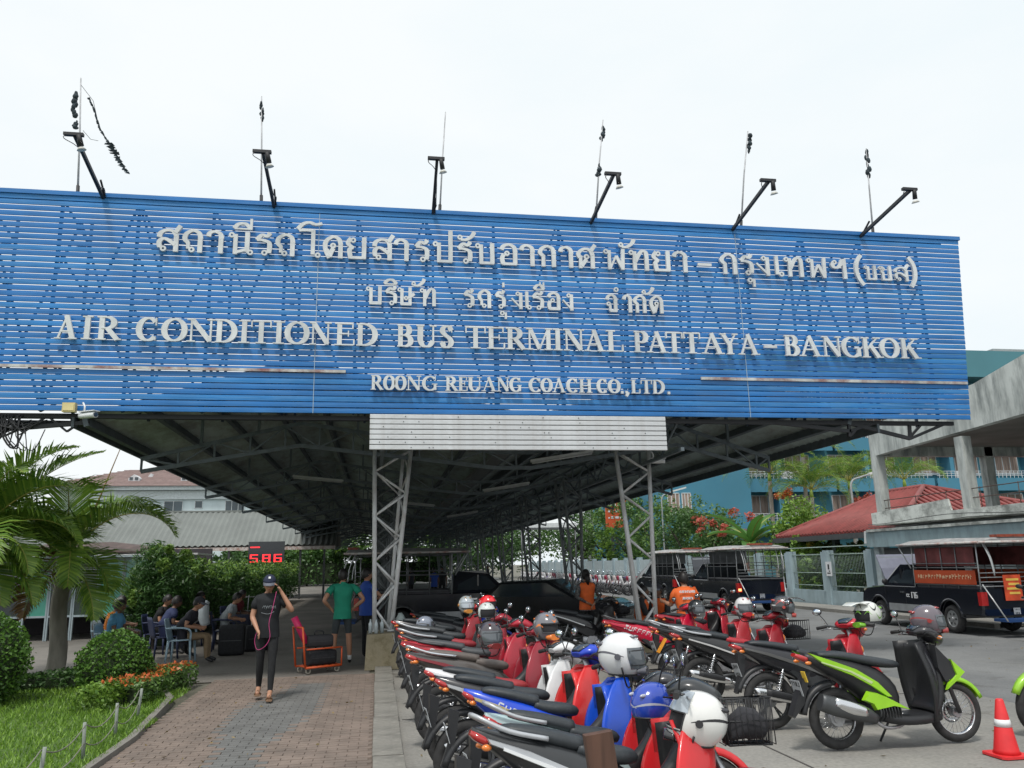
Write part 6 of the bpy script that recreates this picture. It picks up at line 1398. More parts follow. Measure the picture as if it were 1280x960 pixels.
    rf.rings(rs, 0, False); ro = rf.build("roof", mat("truck_roof", (.3, .3, .3), .6, var=.3), t)
    m = MB()
    for s in (-1, 1): m.tube([(-2.76, s*.93, 2.09), (.4, s*.93, 2.09)], .03, 6)
    m.tube([(-2.77, -.93, 2.09), (-2.77, .93, 2.09)], .03, 6); m.tube([(.4, -.93, 2.09), (.4, .93, 2.09)], .03, 6); m.build("roof_edge", mat("edge_white", (.62, .62, .6), .5, dirt=((.3, .08, .05), .7, 6, (1, 1, 1))), ro)
    MB().bb(-2.75, -2.5, -.4, .4, 2.2, 2.26).build("roof_sign", mat("roof_sign_red", (.3, .07, .04), .5, var=.5, scale=8), ro)
    for s in (-1, 1): MB().tube([(.38, s*.9, 2.08), (.04, s*.82, 1.5)], .016, 6).build("front_brace", pip, t)
    MB().bb(-.06, -.02, -.7, .7, 1.6, 2.05).build("front_lattice", cagem, t)
    if number:
        m = MB()
        for k, ch in enumerate("176"): seg(m, ch, .02+k*.11, .76, .08, .15)
        for v in range(len(m.v)): x, y_, z = m.v[v]; m.v[v] = (-x+.2, W_+.003-y_, z)
        m.build("number", white, t)
        m = MB(); m.bb(.22, .34, W_+.002, W_+.007, .78, .8); m.bb(.22, .34, W_+.002, W_+.007, .84, .86); m.bb(.33, .35, W_+.002, W_+.007, .8, .86); m.bb(.26, .28, W_+.002, W_+.007, .8, .84); m.build("lettering", white, t)
        MB().bb(-2.54, -2.53, -.2, .25, .78, 1.35).build("rear_notice", mat("notice_red", (.6, .08, .03), .5, var=.3, scale=6), t)
        q = MB()
        for k in range(4): q.bb(-2.546, -2.541, -.14, .18-.05*(k % 2), 1.22-k*.1, 1.27-k*.1)
        q.build("notice_print", mat("notice_gold", (.75, .5, .1), .5), t)
    return t
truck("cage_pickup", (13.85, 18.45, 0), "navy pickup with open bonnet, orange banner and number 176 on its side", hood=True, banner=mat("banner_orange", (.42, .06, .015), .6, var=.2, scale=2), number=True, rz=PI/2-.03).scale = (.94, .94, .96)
truck("cage_pickup", (12.6, 28.2, 0), "dark pickup with lit tail lamp and open bonnet, in front of the fence", hood=True, lit=True, rz=PI/2+.0)
truck("cage_pickup", (13.0, 35.2, 0), "dark pickup farther up the street, its white roof edge just right of the lattice column", rz=PI/2)
truck("cage_pickup", (2.0, 22.0, 0), "dark pickup under the canopy, side on, between the left lattice column and the red helmet", rz=-.06)
# black car bonnet in the shade
t = thing("black_car", (4.4, 20.8, 0), "glossy black saloon car in the shade behind the red helmet", "car", rz=-.5)
P = [(-2.1, .45), (-2.15, .8), (-1.6, .92), (-1.1, 1.32), (.2, 1.36), (.85, .98), (1.75, .86), (2.1, .68), (2.12, .35), (1.6, .25), (-1.9, .25)]
m = MB(); n = len(P); rs = [[(p[0]*k, y, .3+(p[1]-.3)*k2) for p in P] for y, k, k2 in ((-.84, .96, .9), (-.8, 1, .97), (-.5, 1, 1), (.5, 1, 1), (.8, 1, .97), (.84, .96, .9))]
m.rings(rs, 0, False); m.build("body", blackgl, t)
for s in (-1, 1): MB().ell((1.85, s*.6, .72), (.2, .15, .07), nu=10, nv=6).build("headlight", lens, t); MB().prism([(-1.35, .95), (-1.05, 1.25), (.15, 1.28), (.65, .95)], s*.845, s*.835).build("side_window", glassm, t)
for x in (-1.3, 1.3):
    for s in (-1, 1): 
        w = bpy.data.objects.new("wheel", None); C.objects.link(w); w.parent = t; w.location = (x, s*.78, .31); MB().torus((0, 0, 0), (0, 1, 0), .22, .09, 24, 8, rw=.09).build("tyre", rubber, w); MB().cyl((0, -.08, 0), (0, .08, 0), .17, n=18).build("rim", rimw, w)
# ================================================================ people
def headmesh(mb, c, mi_skin, mi_lip, mi_eye, M, s=1.0):
    nu, nv = 24, 18; rs = []; 
    def P(th, ph):
        x = .098*math.sin(ph)*math.cos(th); y = .075*math.sin(ph)*math.sin(th); z = .118*math.cos(ph)
        f = max(0, math.cos(th))
        if z < -.02: x *= 1-.25*(-z-.02)/.1 if math.cos(th) < 0 else 1-.05*(-z-.02)/.1; y *= 1-.35*(-z-.02)/.1
        x += .028*math.exp(-((z+.012)/.02)**2-(y/.013)**2)*(f > .3)          # nose
        x += .008*math.exp(-((z+.055)/.012)**2-(y/.03)**2)*(f > .3)          # lips
        x += .012*math.exp(-((z+.1)/.02)**2-(y/.03)**2)*(f > .3)             # chin
        x -= .012*(math.exp(-((z-.018)/.014)**2-((y-.03)/.018)**2)+math.exp(-((z-.018)/.014)**2-((y+.03)/.018)**2))*(f > .3)
        return (x*s, y*s, z*s)
    vs = [M @ Vector(P(0, 0))]
    for i in range(1, nv):
        for j in range(nu): vs.append(M @ Vector(P(2*PI*j/nu, PI*i/nv)))
    vs.append(M @ Vector(P(0, PI))); fs = [(0, 1+j, 1+(j+1) % nu) for j in range(nu)]
    for i in range(1, nv-1):
        for j in range(nu): fs.append((1+(i-1)*nu+j, 1+i*nu+j, 1+i*nu+(j+1) % nu, 1+(i-1)*nu+(j+1) % nu))
    k = 1+(nv-2)*nu; fs += [(k+nu, k+(j+1) % nu, k+j) for j in range(nu)]
    mb.add(vs, fs, mi_skin, True)
    for sgn in (-1, 1):
        mb.ell(M @ Vector((.078*s, sgn*.03*s, .018*s)), (.011*s, .014*s, .008*s), mi_eye, 8, 6, M.to_3x3().to_4x4()); mb.ell(M @ Vector((0, sgn*.077*s, 0)), (.02*s, .009*s, .032*s), mi_skin, 8, 6, M.to_3x3().to_4x4())
    mb.ell(M @ Vector((.094*s, 0, -.055*s)), (.008*s, .022*s, .006*s), mi_lip, 8, 6, M.to_3x3().to_4x4())
lipm = mat("lips", (.3, .1, .08), .5); eyem = mat("eye_dark", (.02, .015, .015), .2)
def person(loc, rz, lab, J, top, legs, shoe=black, sk=skin, hair='short', sleeve=.5, shorts=None, head_yaw=0, head_pitch=0, group=None, s=1.0, vest=None, cap=None, shirt=True, hand_l=None, hand_r=None, longhair=0):
    t = thing("person", loc, lab, "person", group, rz); t.scale = (s, s, s)
    D = dict(pel=(0, 0, .93), sp=(0, 0, 1.1), ch=(.0, 0, 1.27), nk=(.0, 0, 1.42), hd=(.01, 0, 1.56), ls=(0, .16, 1.36), rs=(0, -.16, 1.36), le=(-.02, .22, 1.09), re=(-.02, -.22, 1.09), lh=(.05, .23, .86), rh=(.05, -.23, .86),
             lp=(0, .09, .88), rp=(0, -.09, .88), lk=(.02, .1, .48), rk=(.02, -.1, .48), la=(0, .1, .08), ra=(0, -.1, .08), lt=(.14, .11, .035), rt=(.14, -.11, .035))
    D.update(J); V = {k: Vector(v) for k, v in D.items()}
    names = []; co = []; rad = []; edges = []
    def av(n_, p, r): names.append(n_); co.append(tuple(p)); rad.append(r); return len(co)-1
    idx = {}
    for k, r in dict(pel=.115, sp=.105, ch=.115, nk=.052, ls=.062, rs=.062, le=.04, re=.04, lh=.026, rh=.026, lp=.088, rp=.088, lk=.055, rk=.055, la=.036, ra=.036, lt=.034, rt=.034).items(): idx[k] = av(k, V[k], r)
    idx['hdb'] = av('hdb', V['nk'].lerp(V['hd'], .6), .05)
    def mid(a, b, u, r, nm): i = av(nm, V[a].lerp(V[b], u), r); idx[nm] = i; return i
    mid('ls', 'le', .45, .048, 'lu'); mid('rs', 're', .45, .048, 'ru'); mid('le', 'lh', .35, .04, 'lf'); mid('re', 'rh', .35, .04, 'rf'); mid('lp', 'lk', .4, .078, 'lth'); mid('rp', 'rk', .4, .078, 'rth'); mid('lk', 'la', .35, .055, 'lc'); mid('rk', 'ra', .35, .055, 'rc')
    E_ = [('pel', 'sp'), ('sp', 'ch'), ('ch', 'nk'), ('nk', 'hdb'), ('ch', 'ls'), ('ls', 'lu'), ('lu', 'le'), ('le', 'lf'), ('lf', 'lh'), ('ch', 'rs'), ('rs', 'ru'), ('ru', 're'), ('re', 'rf'), ('rf', 'rh'), ('pel', 'lp'), ('lp', 'lth'), ('lth', 'lk'), ('lk', 'lc'), ('lc', 'la'), ('la', 'lt'), ('pel', 'rp'), ('rp', 'rth'), ('rth', 'rk'), ('rk', 'rc'), ('rc', 'ra'), ('ra', 'rt')]
    edges = [(idx[a], idx[b]) for a, b in E_]
    # hands: palm + five fingers
    for sd, e, h, curl in (('l', 'le', 'lh', hand_l), ('r', 're', 'rh', hand_r)):
        d = (V[h]-V[e]).normalized(); side = d.cross(Vector((0, 1, 0))); side = (Vector((1, 0, 0)) if side.length < .2 else side).normalized(); nrm = d.cross(side).normalized()
        pm_ = av(sd+'palm', V[h]+d*.05, .026); edges.append((idx[h], pm_))
        for k, (off, L) in enumerate(((-.026, .058), (-.009, .07), (.009, .066), (.025, .052))):
            a = av(sd+'f', co[pm_] if False else V[h]+d*.085+side*off, .0095); b = av(sd+'f', V[h]+d*(.085+L*.55)+side*off*1.1+nrm*L*.18, .0085); c = av(sd+'f', V[h]+d*(.085+L*.85)+side*off*1.1+nrm*L*.5, .0075); edges += [(pm_, a), (a, b), (b, c)]
        a = av(sd+'f', V[h]+d*.04-side*.035, .011); b = av(sd+'f', V[h]+d*.075-side*.05+nrm*.012, .0095); edges += [(pm_, a), (a, b)]
    me = bpy.data.meshes.new("body_graph"); me.from_pydata(co, edges, []); o = bpy.data.objects.new("body_tmp", me); C.objects.link(o)
    sk_ = o.modifiers.new("skin", 'SKIN'); sk_.use_smooth_shade = True; sk_.branch_smoothing = .3
    if not me.skin_vertices: me.skin_vertices.new()
    for i, r in enumerate(rad): me.skin_vertices[0].data[i].radius = (r, r)
    me.skin_vertices[0].data[0].use_root = True
    o.modifiers.new("sub", 'SUBSURF').levels = 1; o.modifiers["sub"].render_levels = 1
    dg = bpy.context.evaluated_depsgraph_get(); bm_ = bpy.data.meshes.new_from_object(o.evaluated_get(dg)); bpy.data.objects.remove(o); 
    # gather to builder with colours by nearest bone
    bones = [('pel', 'sp', 1, 0), ('sp', 'ch', 1, 0), ('ch', 'nk', 1, 0), ('nk', 'hdb', 0, 0), ('ch', 'ls', 1, 0), ('ch', 'rs', 1, 0), ('ls', 'le', 3, 0), ('rs', 're', 3, 0), ('le', 'lh', 5, 0), ('re', 'rh', 5, 0), ('pel', 'lp', 2, 0), ('pel', 'rp', 2, 0), ('lp', 'lk', 2, 0), ('rp', 'rk', 2, 0), ('lk', 'la', 4, 0), ('rk', 'ra', 4, 0), ('la', 'lt', 6, 0), ('ra', 'rt', 6, 0)]
    pos_ = {k: Vector(co[idx[k]]) for k in idx}
    mb = MB(); mb.v = [tuple(v.co) for v in bm_.vertices]
    for p in bm_.polygons:
        c = p.center; best = None
        for a, b, kd, _ in bones:
            A, B = pos_[a], pos_[b]; d = B-A; u = max(0, min(1, (c-A).dot(d)/d.dot(d))); q = (c-(A+d*u)).length
            if best is None or q < best[0]: best = (q, kd, u)
        kd, u = best[1], best[2]
        mi = {0: 0, 1: 1, 2: 2, 6: 3}.get(kd, 0)
        if kd == 3: mi = 1 if u < sleeve else 0
        if kd == 5: mi = 1 if sleeve > 1 and u < .92 else 0
        if kd == 2 and shorts and u > .85: mi = 0
        if kd == 4: mi = 0 if (shorts and u < .85) else (2 if not shorts else 4)
        mb.f.append(list(p.vertices)); mb.m.append(mi); mb.sm.append(True)
    Mh = Matrix.Translation(V['hd']) @ Matrix.Rotation(head_yaw, 4, 'Z') @ Matrix.Rotation(head_pitch, 4, 'Y')
    headmesh(mb, None, 0, 5, 6, Mh)
    mb.build("body", [sk, top, legs, shoe, white, lipm, eyem], t)
    bpy.data.meshes.remove(bm_); bpy.data.meshes.remove(me)
    if hair:
        h = MB(); nu, nv = 20, 9; vs = [Mh @ Vector((-.005, 0, .126))]; fs = [(0, 1+j, 1+(j+1) % nu) for j in range(nu)]
        for i in range(1, nv+1):
            for j in range(nu):
                th = 2*PI*j/nu; back = (1-math.cos(th))/2; ph = i/nv*(PI*(.3+(.42 if not longhair else .62)*back**.6)); r_ = 1+.02*math.sin(j*5+i*3)
                vs.append(Mh @ Vector((.108*math.sin(ph)*math.cos(th)*r_-.006, .087*math.sin(ph)*math.sin(th)*r_, .127*math.cos(ph)*r_)))
        for i in range(1, nv):
            for j in range(nu): fs.append((1+(i-1)*nu+j, 1+i*nu+j, 1+i*nu+(j+1) % nu, 1+(i-1)*nu+(j+1) % nu))
        h.add(vs, fs, 0, True)
        if longhair: h.tube([Mh @ Vector((-.09, 0, .02)), Mh @ Vector((-.12, 0, -.1)), Mh @ Vector((-.11, 0, -.1-longhair))], [.05, .055, .02], 10)
        h.build("hair", hairm, t)
    if cap:
        c_ = MB(); rs = []
        for i in range(7):
            ph = PI*.5*(1-i/6*.97); rs.append([Mh @ Vector((.112*math.sin(ph)*math.cos(2*PI*j/20)-.002, .09*math.sin(ph)*math.sin(2*PI*j/20), .035+.1*math.cos(ph))) for j in range(20)])
        c_.rings(rs, 0, True); co_ = c_.build("cap", cap, t)
        vz = MB(); L = []
        for j in range(11):
            a = -1.25+2.5*j/10; L.append(((.108*math.cos(a), .088*math.sin(a), .04), (.108*math.cos(a)+.085*math.cos(a*.75), .082*math.sin(a)*1.02, .024-.02*abs(a)**2*.6)))
        vs = [Mh @ Vector(p) for q in L for p in q]+[Mh @ (Vector(p)+Vector((0, 0, -.008))) for q in L for p in q]
        vz.add(vs, [(2*i, 2*i+1, 2*i+3, 2*i+2) for i in range(10)]+[(22+2*i, 22+2*i+2, 22+2*i+3, 22+2*i+1) for i in range(10)]+[(2*i+1, 22+2*i+1, 22+2*i+3, 2*i+3) for i in range(10)], 0, True)
        vz.build("visor", mat("cap_visor_grey", (.12, .13, .16), .8, var=.4, scale=60), co_)
    # loose garment over the torso (shirt or vest)
    def garment(nm, m_, zlo, grow, arms, hi=1.0):
        g = MB(); A = V['pel']; Cc = V['ch']; Nn = V['nk']; rs = []
        sv = (V['ls']-V['rs']).normalized(); up_ = (Nn-A).normalized(); fr = up_.cross(sv).normalized()*-1
        for u, wy, wx in [(q[0], q[1], q[2]) for q in cr_pts([(zlo, .165, .125), (.12, .152, .118), (.3, .148, .115), (.5, .165, .122), (.7, .185, .125), (.84, .19, .112), (.93, .15, .085), (1.0*hi, .078, .066)], 3)]:
            c0 = A.lerp(Nn, u) if u >= 0 else A+(A-V['sp']).normalized()*(-u*.5)
            if 0 <= u <= 1: c0 = A.lerp(V['sp'], u/.35) if u < .35 else (V['sp'].lerp(Cc, (u-.35)/.35) if u < .7 else Cc.lerp(Nn, (u-.7)/.3))
            rs.append([c0+sv*(math.copysign(abs(math.cos(a))**.85, math.cos(a))*wy*grow)+fr*(math.sin(a)*wx*grow*(1+.035*math.sin(5*a+u*9)+.03*math.sin(3*a-u*21)+.02*math.sin(9*a+u*30))) for a in [2*PI*j/20 for j in range(20)]])
        g.rings(rs, 0, True, cap=False)
        if arms:
            for a, b in (('ls', 'le'), ('rs', 're')):
                P_ = [V[a].lerp(V['ch'], .12)-(V[b]-V[a]).normalized()*.0, V[a].lerp(V[b], .3), V[a].lerp(V[b], min(1, arms))]
                g.tube(P_, [.058*grow, .062*grow, .06*grow], 12)
        return g.build(nm, m_, t)
    if shirt: garment("shirt", top, -.25, 1.0, sleeve)
    if vest:
        garment("vest", vest, -.2, 1.09, 0, .97)
    return t, V
blk = mat("black_cloth", (.014, .015, .017), .9, var=.3, scale=20, bump=.2); dkj = mat("dark_denim", (.03, .035, .05), .9, var=.3, scale=20, bump=.2); orv = mat("vest_orange", (.75, .13, .02), .7, var=.12, scale=10, bump=.2)
grn = mat("shirt_green", (.01, .24, .15), .8, var=.12, scale=6, bump=.3); blu = mat("shirt_blue", (.02, .07, .35), .8, var=.15, scale=6, bump=.2); plaid = mat("plaid_shirt", (.1, .1, .1), .85, var=.9, scale=26); ltb = mat("shirt_light_blue", (.1, .3, .5), .8, var=.15, scale=6)
gsh = mat("shorts_grey", (.045, .055, .06), .9, var=.2, scale=12, bump=.2)
# woman walking towards the camera, phone at her ear
w, V = person((-1.47, 11.85, .05), -PI/2+.1, "woman in black clothes and dark cap walking with a phone at her ear",
    dict(le=(.1, .33, 1.14), lh=(.1, .16, 1.42), ls=(0, .15, 1.34), rs=(0, -.15, 1.34), re=(.02, -.21, 1.08), rh=(.17, -.13, .92), lk=(.1, .08, .5), la=(.14, .07, .1), lt=(.28, .06, .045), rk=(-.02, -.08, .48), ra=(-.16, -.09, .13), rt=(-.03, -.1, .05), hd=(.02, 0, 1.52), nk=(0, 0, 1.4)),
    mat("tee_black", (.01, .012, .015), .85, var=.2, scale=12, bump=.2), blk, shoe=skin, cap=mat("cap_navy", (.018, .025, .055), .85, var=.2, scale=30), head_pitch=.22, s=.985, sleeve=.55)
m = MB(); m.box((.1, .115, 1.5), (.075, .012, .15), ry=.15); tag(m.build("mobile_phone", black, None), "black phone held to the walking woman's ear", "phone"); po = bpy.data.objects["mobile_phone"]; po.matrix_world = w.matrix_world; po.location = w.location; po.rotation_euler = w.rotation_euler; po.scale = w.scale
pk = mat("cable_pink", (.5, .05, .2), .5); m = MB(); m.tube(cr_pts([(.13, .1, 1.42), (.17, .06, 1.2), (.19, .02, 1.0), (.2, .04, .82), (.19, -.02, .7), (.17, -.12, .66), (.15, -.16, .78), (.16, -.13, .9)], 5), .0042, 5)
o = tag(m.build("cable", pk), "long pink cable looping from the walking woman's phone to her lower hand", "cable"); o.location = w.location; o.rotation_euler = w.rotation_euler; o.scale = w.scale
m = MB(); rn = random.Random(8)
for k in range(7): # pale print on the shirt front, badge on the cap, sandals
    y = -.08+.025*k; m.tube(cr_pts([(.131, y, 1.2+.02*math.sin(k*2)), (.134, y+.02, 1.23), (.131, y+.03, 1.19)], 3), .003, 4)
m.tube(cr_pts([(.128, -.09, 1.14), (.134, 0, 1.12), (.128, .08, 1.15)], 4), .003, 4); m.build("shirt_print", mat("print_grey", (.25, .28, .3), .7), w)
m = MB(); m.tube(cr_pts([(.07, .05, 1.36), (.12, .01, 1.26), (.07, -.05, 1.36)], 4), .002, 4); m.build("necklace", chrome, w)
MB().box((.125, 0, 1.61), (.006, .03, .028), ry=-.3).build("cap_badge", white, w)
for x, y, z in ((.22, .065, .0), (-.1, -.095, .03)):
    m = MB(); m.loft([(x-.13, y, z+.012, .035, .012), (x, y, z+.012, .045, .012), (x+.12, y, z+.012, .04, .01)], n=10); m.tube([(x+.04, y-.045, z+.02), (x+.05, y, z+.075), (x+.04, y+.045, z+.02)], .01, 5); m.build("sandal", mat("sandal_brown", (.2, .12, .07), .7), w)
# man in green shirt, hands on hips, back to the camera
person((-.62, 15.7, 0), PI/2+.25, "man in green T shirt and dark shorts standing with hands on hips",
    dict(le=(-.12, .36, 1.13), lh=(.02, .2, .98), re=(-.12, -.36, 1.13), rh=(.02, -.2, .98), ls=(0, .19, 1.38), rs=(0, -.19, 1.38), lk=(.03, .13, .5), rk=(.03, -.13, .5), la=(0, .15, .1), ra=(0, -.15, .1), lt=(.15, .18, .05), rt=(.15, -.18, .05)), grn, gsh, shorts=True, shoe=black, s=1.03, sleeve=.55, head_yaw=-.4)
person((-.2, 16.6, 0), .35, "man in a blue shirt reaching out with one arm, standing beyond the man in green",
    dict(re=(.2, -.24, 1.15), rh=(.42, -.2, 1.2), le=(.1, .25, 1.1), lh=(.3, .2, 1.1)), blu, blk, s=1.03, sleeve=.55)
# woman in orange vest, hands behind the back
p, V = person((4.33, 16.8, 0), PI/2+.1, "woman in an orange vest over a plaid shirt standing with her hands behind her back",
    dict(le=(-.1, .27, 1.1), lh=(-.16, .06, .98), re=(-.1, -.27, 1.1), rh=(-.17, -.1, .95)), plaid, blk, vest=orv, s=.96, sleeve=1.2, longhair=.12)
def seated(dx=0): return dict(pel=(0, 0, .52), sp=(-.03, 0, .7), ch=(0, 0, .88), nk=(.02, 0, 1.03), hd=(.05, 0, 1.16), ls=(0, .17, .97), rs=(0, -.17, .97), le=(.08, .23, .72), re=(.08, -.23, .72), lh=(.3, .14, .68), rh=(.3, -.14, .68), lp=(.04, .1, .5), rp=(.04, -.1, .5), lk=(.46, .13, .52), rk=(.46, -.13, .52), la=(.48, .14, .1), ra=(.48, -.14, .1), lt=(.62, .15, .04), rt=(.62, -.15, .04))
def lift(J, dz): return {k: (v[0], v[1], v[2]+dz) for k, v in J.items()}
p, V = person((5.25, 13.6, .28), PI/2-.1, "rider in an orange vest with white lettering on the back, sitting on a red motorbike", dict(seated(), lh=(.4, .3, .78), rh=(.4, -.3, .78)), mat("sleeve_orange", (.65, .12, .02), .8), blk, vest=orv, sleeve=.8)
m = MB(); rn = random.Random(6)
for r_, n_ in ((.93, 9), (.82, 6)):
    for k in range(n_):
        y = (k-(n_-1)/2)*.031; m.bb(-.16-.001, -.15, y-.012, y+.004, r_, r_+.04); m.bb(-.161, -.15, y-.012, y+.013, r_+rn.choice((0, .028)), r_+.012+rn.choice((0, .028)))
m.build("vest_lettering", white, p)
J = seated()
p1, _ = person((5.75, 16.3, .0), PI+.6, "man in an orange vest and cap seated just right of the front lattice column", J, mat("sleeve_dark", (.03, .03, .035), .8), blk, vest=orv, cap=mat("cap_dark", (.03, .03, .04), .8), sleeve=1.2, sk=skind)
p2, _ = person((5.25, 16.0, .0), -.3, "person in an orange vest seated partly behind the front lattice column", J, mat("sleeve_dark", (.03, .03, .035), .8), blk, vest=orv, sleeve=1.2, sk=skind)
for x, y in ((5.75, 16.3), (5.25, 16.0)):
    m = MB(); m.cyl((0, 0, .38), (0, 0, .43), .17, n=16)
    so_ = thing("stool", (x, y, 0), "low round stool under the seated %s" % ("man with the cap beside the lattice column" if y > 16.1 else "person partly behind the lattice column"), "stool"); m.build("seat", dkmetal, so_)
    for k in range(4): a = PI/4+k*PI/2; MB().cyl((.13*math.cos(a), .13*math.sin(a), .38), (.17*math.cos(a), .17*math.sin(a), 0), .014, n=6).build("leg", dkmetal, so_)
# plastic armchairs and waiting travellers at the left
chm = mat("chair_pale_blue", (.36, .5, .6), .4, var=.06); chn = mat("chair_navy", (.02, .03, .08), .5)
def chair(x, y, rz, lab, m_=chm):
    t = thing("plastic_chair", (x, y, 0), lab, "chair", "plastic chairs of the waiting area", rz)
    MB().loft([(-.2, 0, .42, .2, .015), (0, 0, .43, .23, .015), (.22, 0, .44, .22, .015)], n=16, e=5).build("seat", m_, t)
    rs = []
    for i in range(7):
        u = i/6; z = .42+.42*u; x_ = -.2-.1*u; w = .21+.02*math.sin(PI*u)-.05*u*u
        rs.append([(x_-.03*(1-abs(v)**2), w*v, z) for v in [-1+2*j/8 for j in range(9)]]+[(x_-.03*(1-abs(v)**2)-.015, w*v, z) for v in [1-2*j/8 for j in range(9)]])
    MB().rings(rs, 0, True).build("backrest", m_, t)
    for s in (-1, 1):
        MB().tube(cr_pts([(-.26, s*.22, .66), (-.05, s*.25, .67), (.15, s*.25, .65), (.21, s*.24, .58), (.21, s*.23, .43)], 4), .02, 6).build("armrest", m_, t)
        for xx in (-.2, .2): MB().tube([(xx, s*.2, .43), (xx*1.15, s*.24, 0)], [.026, .018], 6).build("leg", m_, t)
    return t
ppl = [  # x, y, rz, label, shirt, skin, legs, cap, chair label
 (-5.05, 17.2, -.2, "person in orange and yellow vest and light cap seated beside the palm trunk", mat("vest_orange_yellow", (.7, .2, .02), .7, var=.5, scale=5), skind, dkj, mat("cap_light", (.3, .32, .3), .8), "pale blue plastic chair of the traveller in the orange and yellow vest"),
 (-4.75, 16.4, -.1, "dark haired traveller in a light blue shirt seated in a pale blue plastic chair", ltb, skind, dkj, None, "pale blue plastic chair under the traveller in light blue"),
 (-4.7, 19.3, -.1, "traveller in a black shirt looking down at his lap, seated farther back", blk, skin, dkj, None, "dark chair under the traveller in black"),
 (-3.75, 17.3, .0, "traveller in a dark shirt with orange bag leaning forward behind the round bush", mat("shirt_dark", (.02, .02, .03), .8), skin, mat("trousers_khaki", (.25, .18, .11), .9), mat("cap_dark", (.03, .03, .04), .8), "pale blue plastic chair behind the round clipped bush"),
 (-3.35, 19.6, .1, "traveller wearing a white and grey rucksack, bent over beside the hedge", mat("shirt_grey", (.3, .33, .35), .8), skin, blk, None, "dark chair beside the hedge under the traveller with the rucksack"),
 (-4.35, 21.2, .1, "traveller in white shirt seated in the shade in front of the hedge", mat("shirt_white", (.4, .42, .42), .8), skin, dkj, None, "dark chair in front of the hedge under the traveller in white"),
 (-3.6, 22.3, -.3, "traveller in dark red shirt seated deepest in the shade by the hedge", mat("shirt_maroon", (.16, .02, .03), .8), skind, blk, None, "dark chair under the traveller in dark red"),
 (-5.5, 19.0, .1, "traveller in grey green shirt seated behind the one in light blue", mat("shirt_olive", (.08, .1, .07), .8), skind, dkj, None, "dark chair under the traveller in grey green"),
 (-4.3, 18.2, .5, "traveller in navy shirt seated between the two pale blue chairs", mat("shirt_navy", (.02, .03, .09), .8), skind, blk, None, "dark chair under the traveller in navy"),
]
for i, (x, y, rz, lab, sh_, sk__, lg, cp, cl_) in enumerate(ppl):
    J = seated(); fwd = (.04, .0, .1, .2, .16, .05, .12, .02, .14)[i]
    for k in ('ch', 'nk', 'hd', 'ls', 'rs'): v = J[k]; J[k] = (v[0]+fwd*(v[2]-.5)*1.6, v[1], v[2]-fwd*.12)
    person((x, y, -.02), rz, lab, J, sh_, lg, sk=sk__, cap=cp, head_pitch=.3, sleeve=.55)
    chair(x-.02, y, rz, cl_, chm if i in (0, 1, 3) else chn)
t = thing("rucksack", (-3.72, 19.4, .78), "white and grey rucksack standing upright behind the bent traveller", "rucksack", rz=.2)
MB().loft([(-.02, 0, -.22, .15, .1), (-.08, 0, 0, .17, .12), (-.06, 0, .2, .13, .1), (0, 0, .3, .06, .04)], n=14).build("bag", mat("bag_white", (.5, .55, .58), .7), t); MB().box((-.2, 0, .12), (.02, .06, .1)).build("pocket", black, t)
# luggage pile and orange trolley
def bag(x, y, z, d, c, lab, rz=0, nm="suitcase"):
    t = thing(nm, (x, y, z), lab, "bag", rz=rz); e = 5
    MB().loft([(-d[0]/2, 0, d[2]/2, d[1]*.42, d[2]*.44), (-d[0]*.4, 0, d[2]/2, d[1]/2, d[2]/2), (d[0]*.4, 0, d[2]/2, d[1]/2, d[2]/2), (d[0]/2, 0, d[2]/2, d[1]*.42, d[2]*.44)], n=16, e=e).build("shell", c, t)
    MB().tube(cr_pts([(-.08, 0, d[2]), (-.06, 0, d[2]+.06), (.06, 0, d[2]+.06), (.08, 0, d[2])], 3), .012, 6).build("handle", black, t)
    for s in (-1, 1): MB().bb(-d[0]*.42, d[0]*.42, s*d[1]/2-.004, s*d[1]/2+.004, d[2]*.48, d[2]*.5).build("zip", dkmetal, t)
    return t
bk_ = mat("bag_black", (.015, .016, .02), .8, var=.3, scale=20)
bag(-3.0, 18.4, 0, (.5, .3, .62), bk_, "black suitcase standing beside the seated travellers nearest the pavement"); bag(-2.6, 19.2, 0, (.6, .35, .55), bk_, "large black bag behind the walking woman's shoulder", .5); bag(-3.3, 20.8, 0, (.6, .4, .7), mat("bag_navy", (.02, .025, .05), .8), "navy bag leaning by the hedge", .2)
t = thing("luggage_trolley", (-.98, 14.9, 0), "orange metal luggage trolley on the floor beside the man in green", "trolley", rz=.5); t.scale = (.85, .85, .9)
otm = mat("trolley_orange", (.6, .09, .02), .5, var=.15)
for s in (-1, 1):
    MB().tube([(-.38, s*.24, .12), (.4, s*.24, .12)], .02, 6).build("frame_bar", otm, t); MB().tube([(-.38, s*.24, .12), (-.46, s*.24, .85)], .02, 6).build("handle_bar", otm, t); MB().tube([(-.36, s*.24, .45), (.4, s*.24, .45)], .016, 6).build("rail", otm, t); MB().tube([(.4, s*.24, .12), (.4, s*.24, .45)], .016, 6).build("upright", otm, t)
for k in range(6): MB().bb(-.36+k*.14, -.3+k*.14, -.24, .24, .125, .14).build("slat", otm, t)
MB().tube([(-.46, -.24, .85), (-.46, .24, .85)], .02, 6).build("push_bar", otm, t)
for x in (-.3, .32):
    for s in (-1, 1): MB().torus((x, s*.2, .06), (0, 1, 0), .045, .016, 16, 6).build("wheel", mat("caster_grey", (.35, .33, .28), .7), t)
bag(-.96, 14.9, .13, (.5, .34, .24), bk_, "black bag lying on the orange trolley", .5, "travel_bag"); bag(-.98, 14.9, .42, (.44, .32, .2), mat("bag_dark", (.03, .03, .035), .8), "dark bag on top of the other on the orange trolley", .3, "travel_bag")
